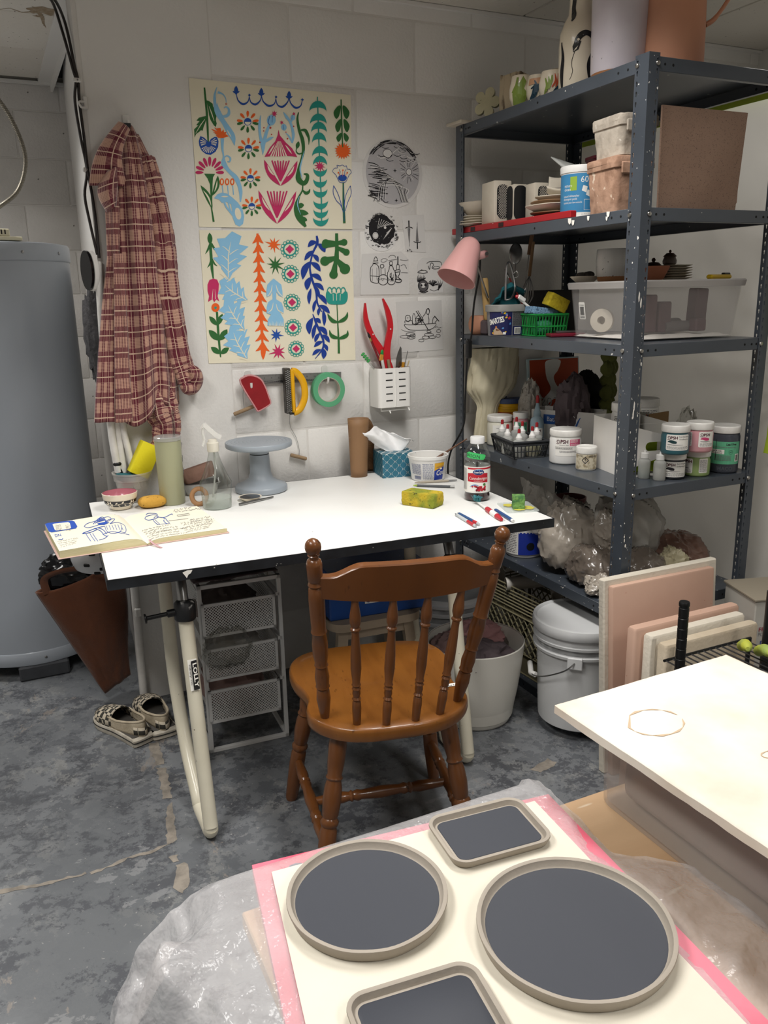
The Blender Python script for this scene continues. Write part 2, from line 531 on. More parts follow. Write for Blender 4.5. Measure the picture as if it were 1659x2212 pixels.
wa=struct('wall_alcove',MB().box((-0.60,1.5045,1.2),(1.70,0.10,2.4)),JOINT)
zs=[(2.114,2.233)]+[(2.114-0.191*(j+1),2.114-0.191*j) for j in range(12)]
zs=[(max(a,0),b) for a,b in zs if b>0.01]
blocks(wa,ALC,-1.45,0.215,zs,0.155,0.382,0.191,mkb)
sw=MB().loft([[(0.078,0.004,0),(0.078,0.004,2.4),(0.17,0.104,2.4),(0.17,0.104,0)],[(0.178,1.452,0),(0.178,1.452,2.4),(0.26,1.452,2.4),(0.26,1.452,0)]],sm=False)
struct('wall_alcove_side',sw,WHITE_S)
struct('wall_right',MB().box((2.75,-2.0,1.2),(0.1,5.2,2.5)),WHITE_S)
struct('wall_left',MB().box((-2.35,-1.4,1.2),(0.1,6.4,2.5)),WHITE_S)
struct('wall_front',MB().box((0.2,-4.65,1.2),(5.2,0.1,2.5)),WHITE_S)
struct('wall_alcove_left',MB().box((-1.40,0.75,1.2),(0.1,1.5,2.5)),ALC)
struct('wall_back_left',MB().box((-1.85,0.05,1.2),(0.95,0.1,2.5)),WHITE_S)
# ceiling: loose tiles on a grid, dark gap between them
ce=struct('ceiling',MB().box((0.2,-1.4,ZC+0.07),(5.2,6.4,0.1)),DARK)
tl=MB().box((0,0,0.012),(0.645-0.006,1.29-0.006,0.024),bev=0.003).build('ceiling_tile',TILE,ce)
first=True
for i in range(-6,2):
    for j in range(-4,1):
        x,y=1.55+0.645*(i+0.5),-0.012+1.29*(j-0.5)
        o=tl if first else tl.copy()
        if not first:COL.objects.link(o)
        first=False;o.location=(x,y,ZC)
tl2=MB().box((0,0,0.012),(0.64,0.425,0.024),bev=0.003).build('ceiling_tile',TILE,ce)
first=True
for i in range(-2,1):
    for y in (0.765,1.195):
        o=tl2 if first else tl2.copy()
        if not first:COL.objects.link(o)
        first=False;o.location=(0.115-0.323+0.645*i,y,ZC)
    o=tl2.copy();COL.objects.link(o);o.location=(0.115-0.323+0.645*i,0.335,ZC)
f=Flat();rs=random.Random(4)
for cx,cy,R0 in ((.045,.50,.045),(.08,.53,.035),(.02,.53,.02),(.03,.57,.015)):f.poly([(cx+R0*(.6+.8*rs.random())*cos(a),cy+.7*R0*(.6+.8*rs.random())*sin(a)) for a in [2*pi*k/18 for k in range(18)]])
f.stroke([(.03,.53),(.045,.59),(.05,.64),(.062,.69)],[.016,.012,.008,.001]);f.stroke([(.03,.52),(-.02,.55),(-.06,.52),(-.10,.56)],[.012,.008,.005,.001])
f.mesh(lambda x,y,h:Vector((x,y,ZC-h)),'water_stain',mat('brown_water_stain','#8d7a61',.9,col2='#b9ad9a',nscale=60),ce)['kind']='stuff'
TRIM=mat('white_metal_trim','#dedcd8',0.4)
b=MB().box((0.10,0.77,ZC-0.004),(0.05,1.45,0.012));b.box((0.128,0.77,ZC-0.02),(0.01,1.45,0.04))
struct('trim_1',b,TRIM)
struct('trim_2',MB().box((1.4,-0.008,ZC-0.006),(2.7,0.018,0.010)),TRIM)
struct('trim_3',MB().box((-0.6,1.437,ZC-0.012),(1.7,0.022,0.012)),TRIM)
for k,(lx,ly,sx,sy,w) in enumerate(LIGHTS):
    t=thing('ceiling_light',['flat white ceiling light panel above the drafting table','flat white ceiling light panel over the open floor left of the camera','flat white ceiling light panel behind the camera','small flat white ceiling light panel in the water heater alcove','flat white ceiling light panel beyond the plastic sheet'][k],'ceiling light',(lx,ly,ZC))
    L(t).box((0,0,-0.004),(sx+0.04,sy+0.04,0.008),bev=0.002).build('housing',TRIM,t)
    f=L(t)
    for s in (-1,1):
        f.box((s*(sx/2+0.012),0,-0.016),(0.012,sy+0.036,0.018));f.box((0,s*(sy/2+0.012),-0.016),(sx+0.012,0.012,0.018))
    f.build('rim',TRIM,t)
# ------------------------------------------------------------------ drafting table
LAM=mat('white_laminate','#e9e9e6',0.38,col2='#e2e0db',nscale=5,namt=0.35,col3='#6e6a64',n3=(55,0.76,0.78))
EDGE=mat('chipped_black_edge','#17191c',0.45,col3='#cfccc4',n3=(60,0.72,0.74),col2='#2c3036',nscale=20)
CREAM=mat('cream_enamel','#d9d3bf',0.35,col2='#cbc4ae',nscale=9,namt=0.5,col3='#5a4a35',n3=(70,0.74,0.76),coat=0.2)
STEEL=mat('steel','#9c9c9b',0.32,metal=1.0,col2='#6f6f70',nscale=12,namt=0.5)
BLACKP=mat('black_plastic','#141415',0.4)
BLACKM=mat('paint_spattered_black_plastic','#1b1c1e',0.45,col2='#c9c8c4',nscale=26,nrange=(0.56,0.60),namt=0.9)
PAPER=mat('white_paper','#efece4',0.8)
INK=mat('black_ink','#1b1a1c',0.7)
tb=thing('drafting_table','white topped drafting table with black edge and cream tubular legs against the block wall','table',(-0.042,-0.0214,0),(0,0,radians(-3.27)))
TL,TD,TZ=1.178,0.7976,0.7118
b=L(tb).box((TL/2,-TD/2,TZ-0.011),(TL-0.006,TD-0.006,0.022),bev=0.0008)
b.build('tabletop',LAM,tb)
b=L(tb)
for c,s in (((TL/2,-TD+0.0015,TZ-0.0125),(TL,0.0032,0.025)),((TL/2,-0.0015,TZ-0.0125),(TL,0.0032,0.025)),
             ((0.0015,-TD/2,TZ-0.0125),(0.0032,TD-0.006,0.025)),((TL-0.0015,-TD/2,TZ-0.0125),(0.0032,TD-0.006,0.025)),
             ((TL/2,-TD/2,TZ-0.0235),(TL-0.006,TD-0.006,0.002))):
    b.box(c,s)
b.build('edge_band',EDGE,tb,fix=False)
def table_leg(x):
    p=[(x,-0.75,0.60),(x,-0.80,0.30),(x,-0.842,0.065),(x,-0.848,0.035),(x,-0.835,0.019),(x,-0.80,0.0185),(x,-0.72,0.019),
         (x,-0.705,0.042),(x,-0.605,0.13),(x,-0.53,0.265),(x,-0.505,0.36),(x,-0.497,0.50),(x,-0.495,0.687)]
    MB().tube(spline(p,5),0.0182,14).build('leg',CREAM,tb)
    i=MB().tube(spline([(x,-0.755,0.56),(x,-0.745,0.60),(x+0.002,-0.725,0.645),(x+0.004,-0.70,0.687)],5),0.0135,12)
    i.build('inner_tube',STEEL,tb)
    k=MB().lathe([(0.021,-0.024),(0.026,-0.018),(0.027,0.0),(0.026,0.020),(0.02,0.026)],14,frame((x,-0.758,0.585),(x+0.003,-0.75,0.63)))
    ck_=k.build('clamp_collar',BLACKM,tb)
    MB().lathe([(0.0095,0),(0.0095,0.022),(0.0055,0.024),(0.0055,0.070),(0.012,0.072),(0.012,0.076)],12,frame((x-0.02,-0.758,0.586),(x-0.1,-0.752,0.580))).build('clamp_screw',BLACKP,ck_)
    MB().box((x,-0.30,0.676),(0.035,0.60,0.022),bev=0.003).build('top_rail',BLACKP,tb)
table_leg(0.090);table_leg(0.838)
# maker's sticker on the left leg
f=Flat();f.rect(0,0,26,74,0);f.lay=0.0004;f.rect(9,3,26,72,1);f.lay=0.0008
f.text('LOLLY',13.0,8,11,2,w=58,bold=0.03,rot=pi/2)
f.text('tubuly co.',3,10,5,1,w=50,rot=pi/2)
lm=frame((0.09,-0.7745,0.47),(0.09,-0.7900,0.385))
def lmap(x,y,h):
    a=-pi/2+(x-13)/26*1.25
    q=lm@Vector((0,0,y/74*0.078))
    r=0.0186+h*.5
    return q+Vector((r*sin((x-13)/26*1.25),-r*cos((x-13)/26*1.25),0))
f2=Flat();f2.v=f.v;f2.f=f.f;f2.mi=f.mi
f2.mesh(lmap,'sticker',[PAPER,INK,PAPER],tb,label='black and white sticker')
f=Flat()
f.poly([(0.167,-0.006),(0.178,-0.002),(0.19,-0.003),(0.186,-0.010),(0.180,-0.013),(0.176,-0.021),(0.172,-0.014)])
ca,sa=cos(radians(-3.27)),sin(radians(-3.27))
def tw(u,v,z=TZ):return Vector((-0.042+ca*u+sa*v,-0.0214+sa*u-ca*v,z))   # along the back edge, toward the front
f.mesh(lambda x,y,h:tw(x,TD+0.0002+h,TZ+y),'paint_chip',PAPER,tb)

# ------------------------------------------------------------------ wooden chair
WOOD=mat('varnished_brown_wood','#6b3f1c',0.32,col2='#4a2a11',nscale=7,namt=0.55,nrange=(0.38,0.7),col3='#3a1f0d',n3=(60,0.66,0.78),stretch=(1,1,0.35),coat=0.25,bump=0.04,bscale=40)
SEATW=mat('varnished_seat_wood','#80501f',0.32,col2='#673a12',nscale=9,namt=0.6,nrange=(0.35,0.7),col3='#4a290f',n3=(80,0.66,0.8),stretch=(3.0,0.5,1),coat=0.25,bump=0.03,bscale=30)
CH=thing('dining_chair','brown varnished wooden spindle back chair standing at the drafting table','chair',(0.50,-0.98,0),(0,0,radians(-12.5)))
def CL(u,v,z):return Vector((u,-v,z))
half=[(0.0,0.226),(0.06,0.224),(0.115,0.21),(0.158,0.178),(0.186,0.135),(0.190,0.09),(0.180,0.045),(0.186,0.0),(0.200,-0.05),(0.206,-0.11),(0.196,-0.165),(0.165,-0.208),(0.11,-0.228),(0.05,-0.232)]
ring=[Vector((u,-v,0)) for u,v in half]+[Vector((-u,-v,0)) for u,v in half[::-1] if u>0]
ring=spline(ring,3,True)
zs=[(0.972,0.366),(0.992,0.369),(1.0,0.376),(1.0,0.390),(0.994,0.3965),(0.975,0.400)]
b=L(CH);secs=[[(p.x*s,p.y*s,z) for p in ring] for s,z in zs]
secs+=[[(p.x*s,p.y*s,0.400-0.009*(1-s**2)*max(0.0,min(1.0,0.6+p.y*2.4))) for p in ring] for s in (0.85,0.65,0.4,0.15)]
b.loft(secs).build('seat',SEATW,CH)
def turned(name,p,q,prof,r=None,seg=14,m=WOOD):
    p,q=Vector(p),Vector(q);ln=(q-p).length
    L(CH).lathe([(a,t*ln) for t,a in prof],seg,frame(p,q)).build(name,m,CH)
legp=[(0,.0135),(.02,.016),(.16,.0185),(.30,.0205),(.40,.0195),(.42,.0165),(.435,.0205),(.455,.0215),(.475,.0165),(.49,.0185),(.58,.0215),(.66,.020),(.70,.0165),(.715,.020),(.735,.0165),(.80,.0195),(.92,.021),(1,.018)]
legs={'fl': ((-.215,-.165),(-.150,-.125)),'fr': ((.187,-.162),(.150,-.125)),'nl': ((-.192,.228),(-.125,.155)),'nr': ((.172,.228),(.128,.155))}
def legpt(k,z):
    a,c=legs[k];t=z/0.368
    return CL(a[0]+(c[0]-a[0])*t,a[1]+(c[1]-a[1])*t,z)
for k in legs:turned('leg',legpt(k,0.0),legpt(k,0.372),legp)
sp=[(0,.0095),(.10,.012),(.22,.0145),(.27,.011),(.285,.0145),(.30,.011),(.33,.0145),(.36,.0115),(.5,.0155),(.64,.0115),(.67,.0145),(.70,.011),(.715,.0145),(.73,.011),(.78,.0145),(.9,.012),(1,.0095)]
turned('stretcher',legpt('fl',0.125),legpt('nl',0.108),sp)
turned('stretcher',legpt('fr',0.125),legpt('nr',0.108),sp)
ml=(legpt('fl',0.125)*0.48+legpt('nl',0.108)*0.52);mr=(legpt('fr',0.125)*0.48+legpt('nr',0.108)*0.52)
turned('stretcher',ml,mr,sp)
iv=WORLD[CH].inverted()
pb=[CL(-.154,.140,.398),CL(.157,.143,.398)]
pt=[iv@Vector((0.283,-1.155,0.843)),iv@Vector((0.700,-1.222,0.826))]
postp=[(t,a*.82) for t,a in [(0,.0115),(.03,.014),(.12,.0195),(.17,.0175),(.18,.0145),(.192,.0195),(.205,.0175),(.25,.020),(.31,.0155),(.318,.019),(.332,.0165),(.38,.0205),(.44,.0215),(.50,.0185),(.508,.0215),(.522,.019),(.60,.0205),(.69,.0215),(.745,.0195),(.753,.0165),(.765,.0205),(.782,.0165),(.79,.0195),(.87,.0205),(.89,.018),(.898,.0125),(.912,.0115),(.917,.0155),(.922,.0125),(.93,.016),(.942,.0195),(.958,.0212),(.974,.0198),(.988,.015),(.996,.009),(1.0,.001)]]
for a,c in zip(pb,pt):turned('back_post',a,c,postp,seg=18)
def pp(k,t):return pb[k].lerp(pt[k],t)
# crest rail, bowed back, scalloped top
n=28;secs=[]
for i in range(n+1):
    s=i/n
    lo=pp(0,.705).lerp(pp(1,.705),s);hi=pp(0,.80).lerp(pp(1,.80),s)
    up=(hi-lo).normalized();ac=(pp(1,.72)-pp(0,.72)).normalized();bk=ac.cross(up).normalized()
    if bk.y>0:bk=-bk
    e=abs(s-0.5)*2
    sm=lambda a,c,x:(lambda t:t*t*(3-2*t))(max(0,min(1,(x-a)/(c-a))))
    top=0.049+0.026*(1-sm(0.52,0.86,e))+0.004*(1-e*e)
    bot=-0.006*(1-e**2)-0.001
    o=lo+bk*(0.030*(1-e*e));th=0.011
    secs.append([o+up*bot-bk*th,o+up*bot+bk*th,o+up*(top-.003)+bk*th,o+up*top+bk*(th-.003),o+up*top-bk*(th-.003),o+up*(top-.003)-bk*th])
L(CH).loft(secs).build('crest_rail',WOOD,CH)
spn=[(0,.0085),(.04,.0095),(.14,.0105),(.19,.0095),(.20,.0075),(.215,.0105),(.23,.0075),(.26,.0095),(.285,.0085),(.295,.0105),(.31,.008),(.325,.0105),(.34,.0085),(.45,.0120),(.55,.0115),(.70,.0085),(.735,.0085),(.745,.0115),(.755,.0115),(.765,.0085),(.80,.0125),(.85,.0125),(.93,.0085),(1,.0075)]
for (u,v),s in zip(((-.090,.189),(-.028,.208),(.039,.207),(.099,.193)),(.20,.41,.61,.815)):
    e=abs(s-.5)*2
    lo=pp(0,.705).lerp(pp(1,.705),s);hi=pp(0,.80).lerp(pp(1,.80),s);up=(hi-lo).normalized()
    ac=(pp(1,.72)-pp(0,.72)).normalized();bk=ac.cross(up).normalized()
    if bk.y>0:bk=-bk
    turned('spindle',CL(u,v,.396),lo+bk*(0.030*(1-e*e))+up*0.004,spn,seg=12)
f=Flat();f.rect(0,0,.024,.014);f.lay=.0003
for i in range(4):f.rect(.002+.006*i,.003,.006+.006*i,.006,1)
f.mesh(lambda x,y,h:WORLD[CH]@Vector((.155+x,-.075+y,.4006+h)),'price_label',[PAPER,INK],CH)

# ------------------------------------------------------------------ water heater in the alcove
TANK=mat('grey_enamel_tank','#9aa0a8',0.34,col2='#92989f',nscale=1.5,namt=0.5,spec=0.5,coat=0.1)
t=thing('water_heater','tall grey cylindrical water heater standing in the alcove','water heater',(-0.235,0.625,0))
R_=0.278
L(t).lathe([(R_,0.095),(R_,1.455)],72,cap0=True,cap1=True).build('tank_body',TANK,t)
L(t).lathe([(R_+.003,1.452),(R_+.005,1.456),(R_+.005,1.50),(R_+.001,1.508),(R_-.02,1.512),(0.0,1.516)],72).build('top_cap',TANK,t)
L(t).lathe([(R_-.01,.055),(R_+.003,.056),(R_+.005,.06),(R_+.005,.10),(R_+.002,.104)],72).build('bottom_rim',TANK,t)
b=MB()
def screw(a,z):
    p=Vector((cos(a)*(R_+.004),sin(a)*(R_+.004),z));L(t).lathe([(.005,0),(.005,.003),(.002,.005)],8,frame(p,p+Vector((cos(a),sin(a),0)))).build('screw',STEEL,t)
for a,z in ((-1.72,1.478),(-1.15,1.478),(-.6,1.478),(-1.5,.08),(-.9,.08)):screw(a,z)
BASE=mat('dark_block','#3c3e42',0.8,col2='#2b2c2f',nscale=15,bump=0.3)
for k,(x,y) in enumerate(((-0.225,0.40),(-0.43,0.62),(-0.06,0.72))):
    o=MB().box((x,y,0.0275),(0.17,0.12,0.055),bev=0.006).build('support_block',BASE)
    tag(o,['dark grey block under the front of the water heater','dark grey block under the left side of the water heater','dark grey block under the back right of the water heater'][k],'block','blocks under the water heater')
HOSE=mat('galvanised_flex_conduit','#8f8a7f',0.45,metal=1.0)
GAP=mat('conduit_groove','#2b2824',0.7)
pts=spline([(-0.28,0.52,2.10),(-0.20,0.46,2.02),(-0.126,0.43,1.935),(-0.084,0.43,1.843),(-0.073,0.43,1.76),(-0.105,0.43,1.674),(-0.166,0.43,1.623),(-0.25,0.50,1.58),(-0.32,0.58,1.532)],26)
fine=[]
acc=0
rr=[];dense=[]
for i in range(len(pts)-1):
    for k in range(3):
        dense.append(pts[i].lerp(pts[i+1],k/3));rr.append(0.0078 if (len(dense)%4) in (0,1) else 0.0064)
MB().tube(dense,rr,9)
o=MB().tube(dense,rr,9).build('flexible_conduit',HOSE)
tag(o,'ribbed silver flexible metal conduit curving above the water heater','conduit')
BEIGE=mat('beige_plastic','#d8d2b6',0.5)
t=thing('thermostat_box','small beige slotted plastic box lying on the water heater top','box',(-0.170,0.41,1.514),(0,0,0.25))
L(t).box((0,0,0.006),(0.10,0.07,0.012),bev=.002).build('base_plate',BEIGE,t)
L(t).box((-0.016,-0.006,0.024),(0.06,0.05,0.024),bev=.003).build('housing',BEIGE,t)
b=L(t)
for i in range(4):b.box((-0.034+i*.011,-0.0312,0.026),(0.004,.001,.014))
b.build('slot',DARK,t)

# ------------------------------------------------------------------ cables, conduit and fittings at the wall corner
CABLE=mat('dark_brown_cable','#2a2524',0.45)
PIPE=mat('white_painted_pipe','#dedcd8',0.45,col2='#c8c5c0',nscale=18,namt=0.6,bump=0.5,bscale=45)
def xw(p):return p
ca_=[(0.02,0.28,2.20),(0.035,0.16,2.16),(0.045,0.06,2.05),(0.055,0.004,1.946),(0.058,-0.006,1.916),(0.050,-0.004,1.862),(0.055,-0.006,1.766),(0.062,-0.008,1.683),(0.049,-0.006,1.615),(0.055,-0.006,1.54),(0.066,-0.008,1.45)]
cb_=[(0.03,0.30,2.21),(0.045,0.18,2.17),(0.055,0.07,2.08),(0.060,0.006,1.96),(0.064,-0.006,1.916),(0.062,-0.004,1.862),(0.064,-0.006,1.766),(0.064,-0.012,1.683),(0.070,-0.008,1.60),(0.072,-0.008,1.53),(0.070,-0.012,1.44)]
for k,p in enumerate((ca_,cb_)):
    o=MB().tube(spline(p,6),0.0042,8).build('wall_cable',CABLE)
    tag(o,['dark cable bowing out to the left down the wall corner','dark cable running straighter on the right down the wall corner'][k],'cable','cables at the wall corner')
for k,z in enumerate((1.917,1.683)):
    t=thing('cable_clip',['white cable clip under the ceiling at the alcove corner','white cable clip beside the top of the plaid shirt'][k],'clip',(0.062,-0.006,z),(0,0,0),'white cable clips at the wall corner')
    L(t).box((0,0,0),(0.022,0.014,0.012),bev=.003).build('saddle',TRIM,t)
    L(t).lathe([(.0025,0),(.0025,.003)],8,frame((0,-.007,0),(0,-1,0))).build('nail',STEEL,t)
t=thing('corner_bracket','small white painted latch on the wall corner above the shirt','latch',(0.078,0,1.86))
L(t).box((0,-.006,0),(.012,.012,.034),bev=.002).build('plate',PIPE,t)
L(t).tube(spline([(-.002,-.012,-.012),(-.014,-.018,-.014),(-.018,-.016,.0),(-.004,-.012,.002)],4),.003,6).build('catch',PIPE,t)
for k,p in enumerate(([(0.066,-0.008,1.43),(0.055,-0.022,1.2),(0.050,-0.028,0.93),(0.058,-0.03,0.80)],[(0.096,-0.022,1.1),(0.086,-0.03,0.95),(0.10,-0.03,0.82),(0.11,-0.028,0.74)],[(0.070,-0.018,1.0),(0.072,-0.020,0.70),(0.070,-0.020,0.40),(0.064,-0.020,0.002)])):
    o=MB().tube(spline(p,8),[0.0115,0.010,0.0135][k],10).build('conduit_pipe',PIPE)
    tag(o,['white painted pipe at the wall corner behind the left edge of the shirt','white painted bent pipe behind the plastic cup','white painted pipe at the wall corner running down to the floor'][k],'pipe','painted pipes at the wall corner')
b=MB();
for z in (0.62,0.49,0.33):b.box((0.072,-0.034,z),(0.022,0.014,0.03),bev=.004)
tag(b.build('pipe_strap',PIPE),'white painted pipe straps on the lower wall corner pipe','strap',kind='stuff')
t=thing('wall_sensor','black oval device on a white mount left of the shirt','sensor',(0.045,-0.012,1.405),(0,0,radians(-52)))
ov=[(0.022*cos(a),0.056*sin(a)) for a in [2*pi*k/28 for k in range(28)]]
L(t).prism(ov,0.010,M=Matrix.Rotation(pi/2,4,'X')@Matrix.Translation((0,0,0.012)),sm=False).build('front_cover',mat('gloss_black','#0f1012',0.15),t)
L(t).prism([(x*1.08,y*1.03) for x,y in ov],0.016,M=Matrix.Rotation(pi/2,4,'X')@Matrix.Translation((0,0,-0.006))).build('mount',TRIM,t)
FUR=mat('grey_fluff','#4b4a4c',0.95,col2='#1e1e20',nscale=40,bump=1.0,bscale=90)
b=MB().sphere((0.062,0.22,1.20),(0.036,0.05,0.15),24,20,fn=lambda n:1+0.25*fbm((n.x*3,n.y*3,n.z*9),4))
tag(b.build('duster',FUR),'grey fluffy duster in the gap behind the water heater','duster')
# ------------------------------------------------------------------ steel shelving unit
SLATE=mat('slate_enamel_steel','#474d55',0.33,col2='#3c4249',nscale=5,namt=0.6,col3='#c9c7c2',n3=(42,0.735,0.75),spec=0.5,coat=0.1)
SLATED=mat('slate_enamel_steel_spattered','#41474f',0.35,col2='#363b42',nscale=5,namt=0.6,col3='#d9d7d2',n3=(85,0.70,0.715))
BOLT=mat('zinc_bolt','#b8b6b1',0.3,metal=1.0,col2='#6f6c68',nscale=90)
SX0,SX1,SY0,SY1=1.2477,1.735,-0.982,-0.075
LV=[1.839,1.498,1.161,0.774,0.420,0.0165]
DT=[z+0.016 for z in LV]         # deck surfaces
SH=thing('shelving_unit','tall slate grey slotted steel shelving unit standing right of the drafting table','shelf',(SX0,SY0,0))
def slotted(b,O,A,w,slot,z0,z1):
    """one perforated flange: O origin, A unit vector across, slot = centre of the slot row"""
    O,A=Vector(O),Vector(A);P=0.0229;n=int((z1-z0)/P);r=0.0026;k_=0.0015
    cell=0.008
    key=[(0,-.0055),(k_,-.004),(k_,.0008),(r,.002),(r,.0055),(0,.0075),(-r,.0055),(-r,.002),(-k_,.0008),(-k_,-.004)]
    for i in range(n):
        zc=z0+P*(i+.5)
        out=[(0,-P/2),(cell/2,-P/2),(cell/2,0),(cell/2,.002),(cell/2,P/2),(0,P/2),(-cell/2,P/2),(-cell/2,.002),(-cell/2,0),(-cell/2,-P/2)]
        v=[O+A*(slot+x)+Vector((0,0,zc+z)) for x,z in key]+[O+A*(slot+x)+Vector((0,0,zc+z)) for x,z in out]
        b.add(v,[(j,(j+1)%10,(j+1)%10+10,j+10) for j in range(10)])
    for s0,s1 in ((0.0,slot-cell/2),(slot+cell/2,w)):
        b.add([O+A*s+Vector((0,0,z)) for s,z in ((s0,z0),(s1,z0),(s1,z0+P*n),(s0,z0+P*n))],[(0,1,2,3)])
    b.add([O+A*s+Vector((0,0,z)) for s,z in ((0,z0+P*n),(w,z0+P*n),(w,z1),(0,z1))],[(0,1,2,3)])
def shelf_post(x,y,dx,dy,m):
    b=MB();slotted(b,(x,y,0),(0,dy,0),0.047,0.038,0.0,1.862);slotted(b,(x,y,0),(dx,0,0),0.033,0.0262,0.0,1.862)
    o=b.build('post',m,SH,solid=0.0016)
    return o
shelf_post(SX0,SY0,1,1,SLATED);shelf_post(SX1,SY0,-1,1,SLATE);shelf_post(SX0,SY1,1,-1,SLATE);shelf_post(SX1,SY1,-1,-1,SLATE)
bolt=None
def put_bolt(p,d):
    global bolt
    if bolt is None:
        bolt=L(SH).lathe([(.0062,0),(.0062,.0012),(.005,.0035),(.0022,.0045)],12).build('bolt',BOLT,SH)
    else:
        bolt=bolt.copy();COL.objects.link(bolt)
    m=frame(p,Vector(p)+Vector(d));bolt.matrix_local=WORLD[SH].inverted()@m
t_=0.0022
for z in LV:
    put_bolt((SX0-.001,SY0+.038,z),(-1,0,0));put_bolt((SX0+.0262,SY0-.001,z),(0,-1,0))
    put_bolt((SX1-.0262,SY0-.001,z),(0,-1,0));put_bolt((SX0-.001,SY1-.038,z),(-1,0,0))
HOLE=mat('punched_hole','#0c0c0d',0.9)
for k,z in enumerate(LV):
    m=SLATED if k>3 else SLATE
    MB().box(((SX0+SX1)/2,(SY0+SY1)/2,z+.0148),(SX1-SX0-.008,SY1-SY0-.008,.0024)).build('shelf_deck',m,SH)
    w,d=SX1-SX0,SY1-SY0
    for side,(c,s,lip,ls) in {'l': ((SX0+.0032,(SY0+SY1)/2,z),(t_,d-.006,.032),(SX0+.011,(SY0+SY1)/2,z-.0155),(.014,d-.006,.0015)),
              'r': ((SX1-.0032,(SY0+SY1)/2,z),(t_,d-.006,.032),(SX1-.011,(SY0+SY1)/2,z-.0155),(.014,d-.006,.0015)),
              'f': (((SX0+SX1)/2,SY0+.0032,z),(w-.006,t_,.032),((SX0+SX1)/2,SY0+.011,z-.0155),(w-.006,.014,.0015)),
              'b': (((SX0+SX1)/2,SY1-.0032,z),(w-.006,t_,.032),((SX0+SX1)/2,SY1-.011,z-.0155),(w-.006,.014,.0015))}.items():
        b=MB().box(c,s,bev=.0008).box(lip,ls)
        if side=='f':
            for x in (SX0+.052,SX0+.078,SX1-.085,SX1-.058,SX1-.04):b.lathe([(.0032,0),(.0032,.0006)],10,frame((x,SY0+.0021,z),(x,SY0-1,z)),mi=1)
        if side=='l':
            for y in (SY0+.075,SY0+.11,SY0+.45,SY1-.06,SY1-.085,SY1-.075):b.lathe([(.0032,0),(.0032,.0006)],10,frame((SX0+.0021,y,z),(SX0-1,y,z)),mi=1)
        if side=='r':
            for y in (SY0+.075,SY0+.11,SY1-.06,SY1-.085):b.lathe([(.0035,0),(.0035,.0006)],10,frame((SX1-.0044,y,z),(SX0-1,y,z)),mi=1)
        b.build('beam',[m,HOLE],SH,fix=False)
# drips of dried glaze on the second shelf's beam and the near post
f=Flat()
for (y,z,s) in ((-.70,.009,1.2),(-.715,.003,1.0),(-.78,.008,.8),(-.86,.012,1.0),(-.855,.0,.6)):
    f.poly([(y-.006*s,z+.004),(y+.007*s,z+.005),(y+.006*s,z-.004*s),(y+.001*s,z-.010*s),(y-.004*s,z-.007*s)])
f.mesh(lambda x,y,h:Vector((SX0+.0008-h,x,LV[1]+y)),'glaze_drip',PAPER,SH)['kind']='stuff'
f=Flat()
rr=random.Random(3)
for k in range(26):
    z=0.52+0.75*rr.random()**1.4;x=.003+.026*rr.random();s=.0006+.0022*rr.random()**3
    f.ell(x,z,s,s*(1+2*rr.random()),n=7)
for (x,z) in ((.008,1.30),(.015,1.285),(.012,1.02),(.010,1.00)):f.poly([(x,z+.012),(x+.003,z+.006),(x+.0025,z-.012),(x,z-.016),(x-.002,z-.004)])
f.mesh(lambda x,y,h:Vector((SX0+x,SY0-.0008-h,y)),'spatter',PAPER,SH)['kind']='stuff'

# ------------------------------------------------------------------ plastic sheet taped behind the shelves
SHEET=mat('hazy_plastic_sheet','#d6d3cc',0.32,col2='#c6c2bb',nscale=3,namt=0.6,spec=0.5,coat=0.15,transl=0.55)
def sheet(u,v):
    y=-0.02-1.60*u;z=0.01+1.835*v-0.25*max(0,-u+.2)*0
    w=0.012*ridge((u*1.3,v*1.6+u*1.1,2.0),3,2.0)+0.006*fbm((u*9,v*3,5),3)
    x=1.805+0.5*w+0.022*math.exp(-((u-.62)**2+(v-.5)**2)*30)*0
    # folds fanning out of the near right post
    a=atan2(v*1.73-0.98,-(u*1.6-1.02));r=sqrt((v*1.73-.98)**2+(u*1.6-1.02)**2)
    x+=0.004*sin(a*16)*math.exp(-r*2.2)*min(1,r*8)
    return (x,y,z)
o=MB().grid(sheet,90,100).build('plastic_sheet',SHEET)
tag(o,'hazy wrinkled plastic sheet hanging behind the right side of the shelving unit','plastic sheet')
LIME=mat('lime_masking_tape','#a6bd33',0.6,col2='#8fa52c',nscale=30)
b=MB().grid(lambda u,v:(1.785+.004*sin(u*9),-0.02-1.25*u,1.84+(v-.5)*.04),40,3)
tag(b.build('masking_tape',LIME),'lime green masking tape along the top of the plastic sheet','tape','lime tape on the plastic sheet')
b=MB().grid(lambda u,v:(1.775+.002*sin(v*17),-0.972-.045*u*(0.5+.5*min(1,v*2))-.006*sin(v*11),0.84+.62*v),3,40)
tag(b.build('masking_tape',LIME),'lime green masking tape running down beside the near right shelf post','tape','lime tape on the plastic sheet')
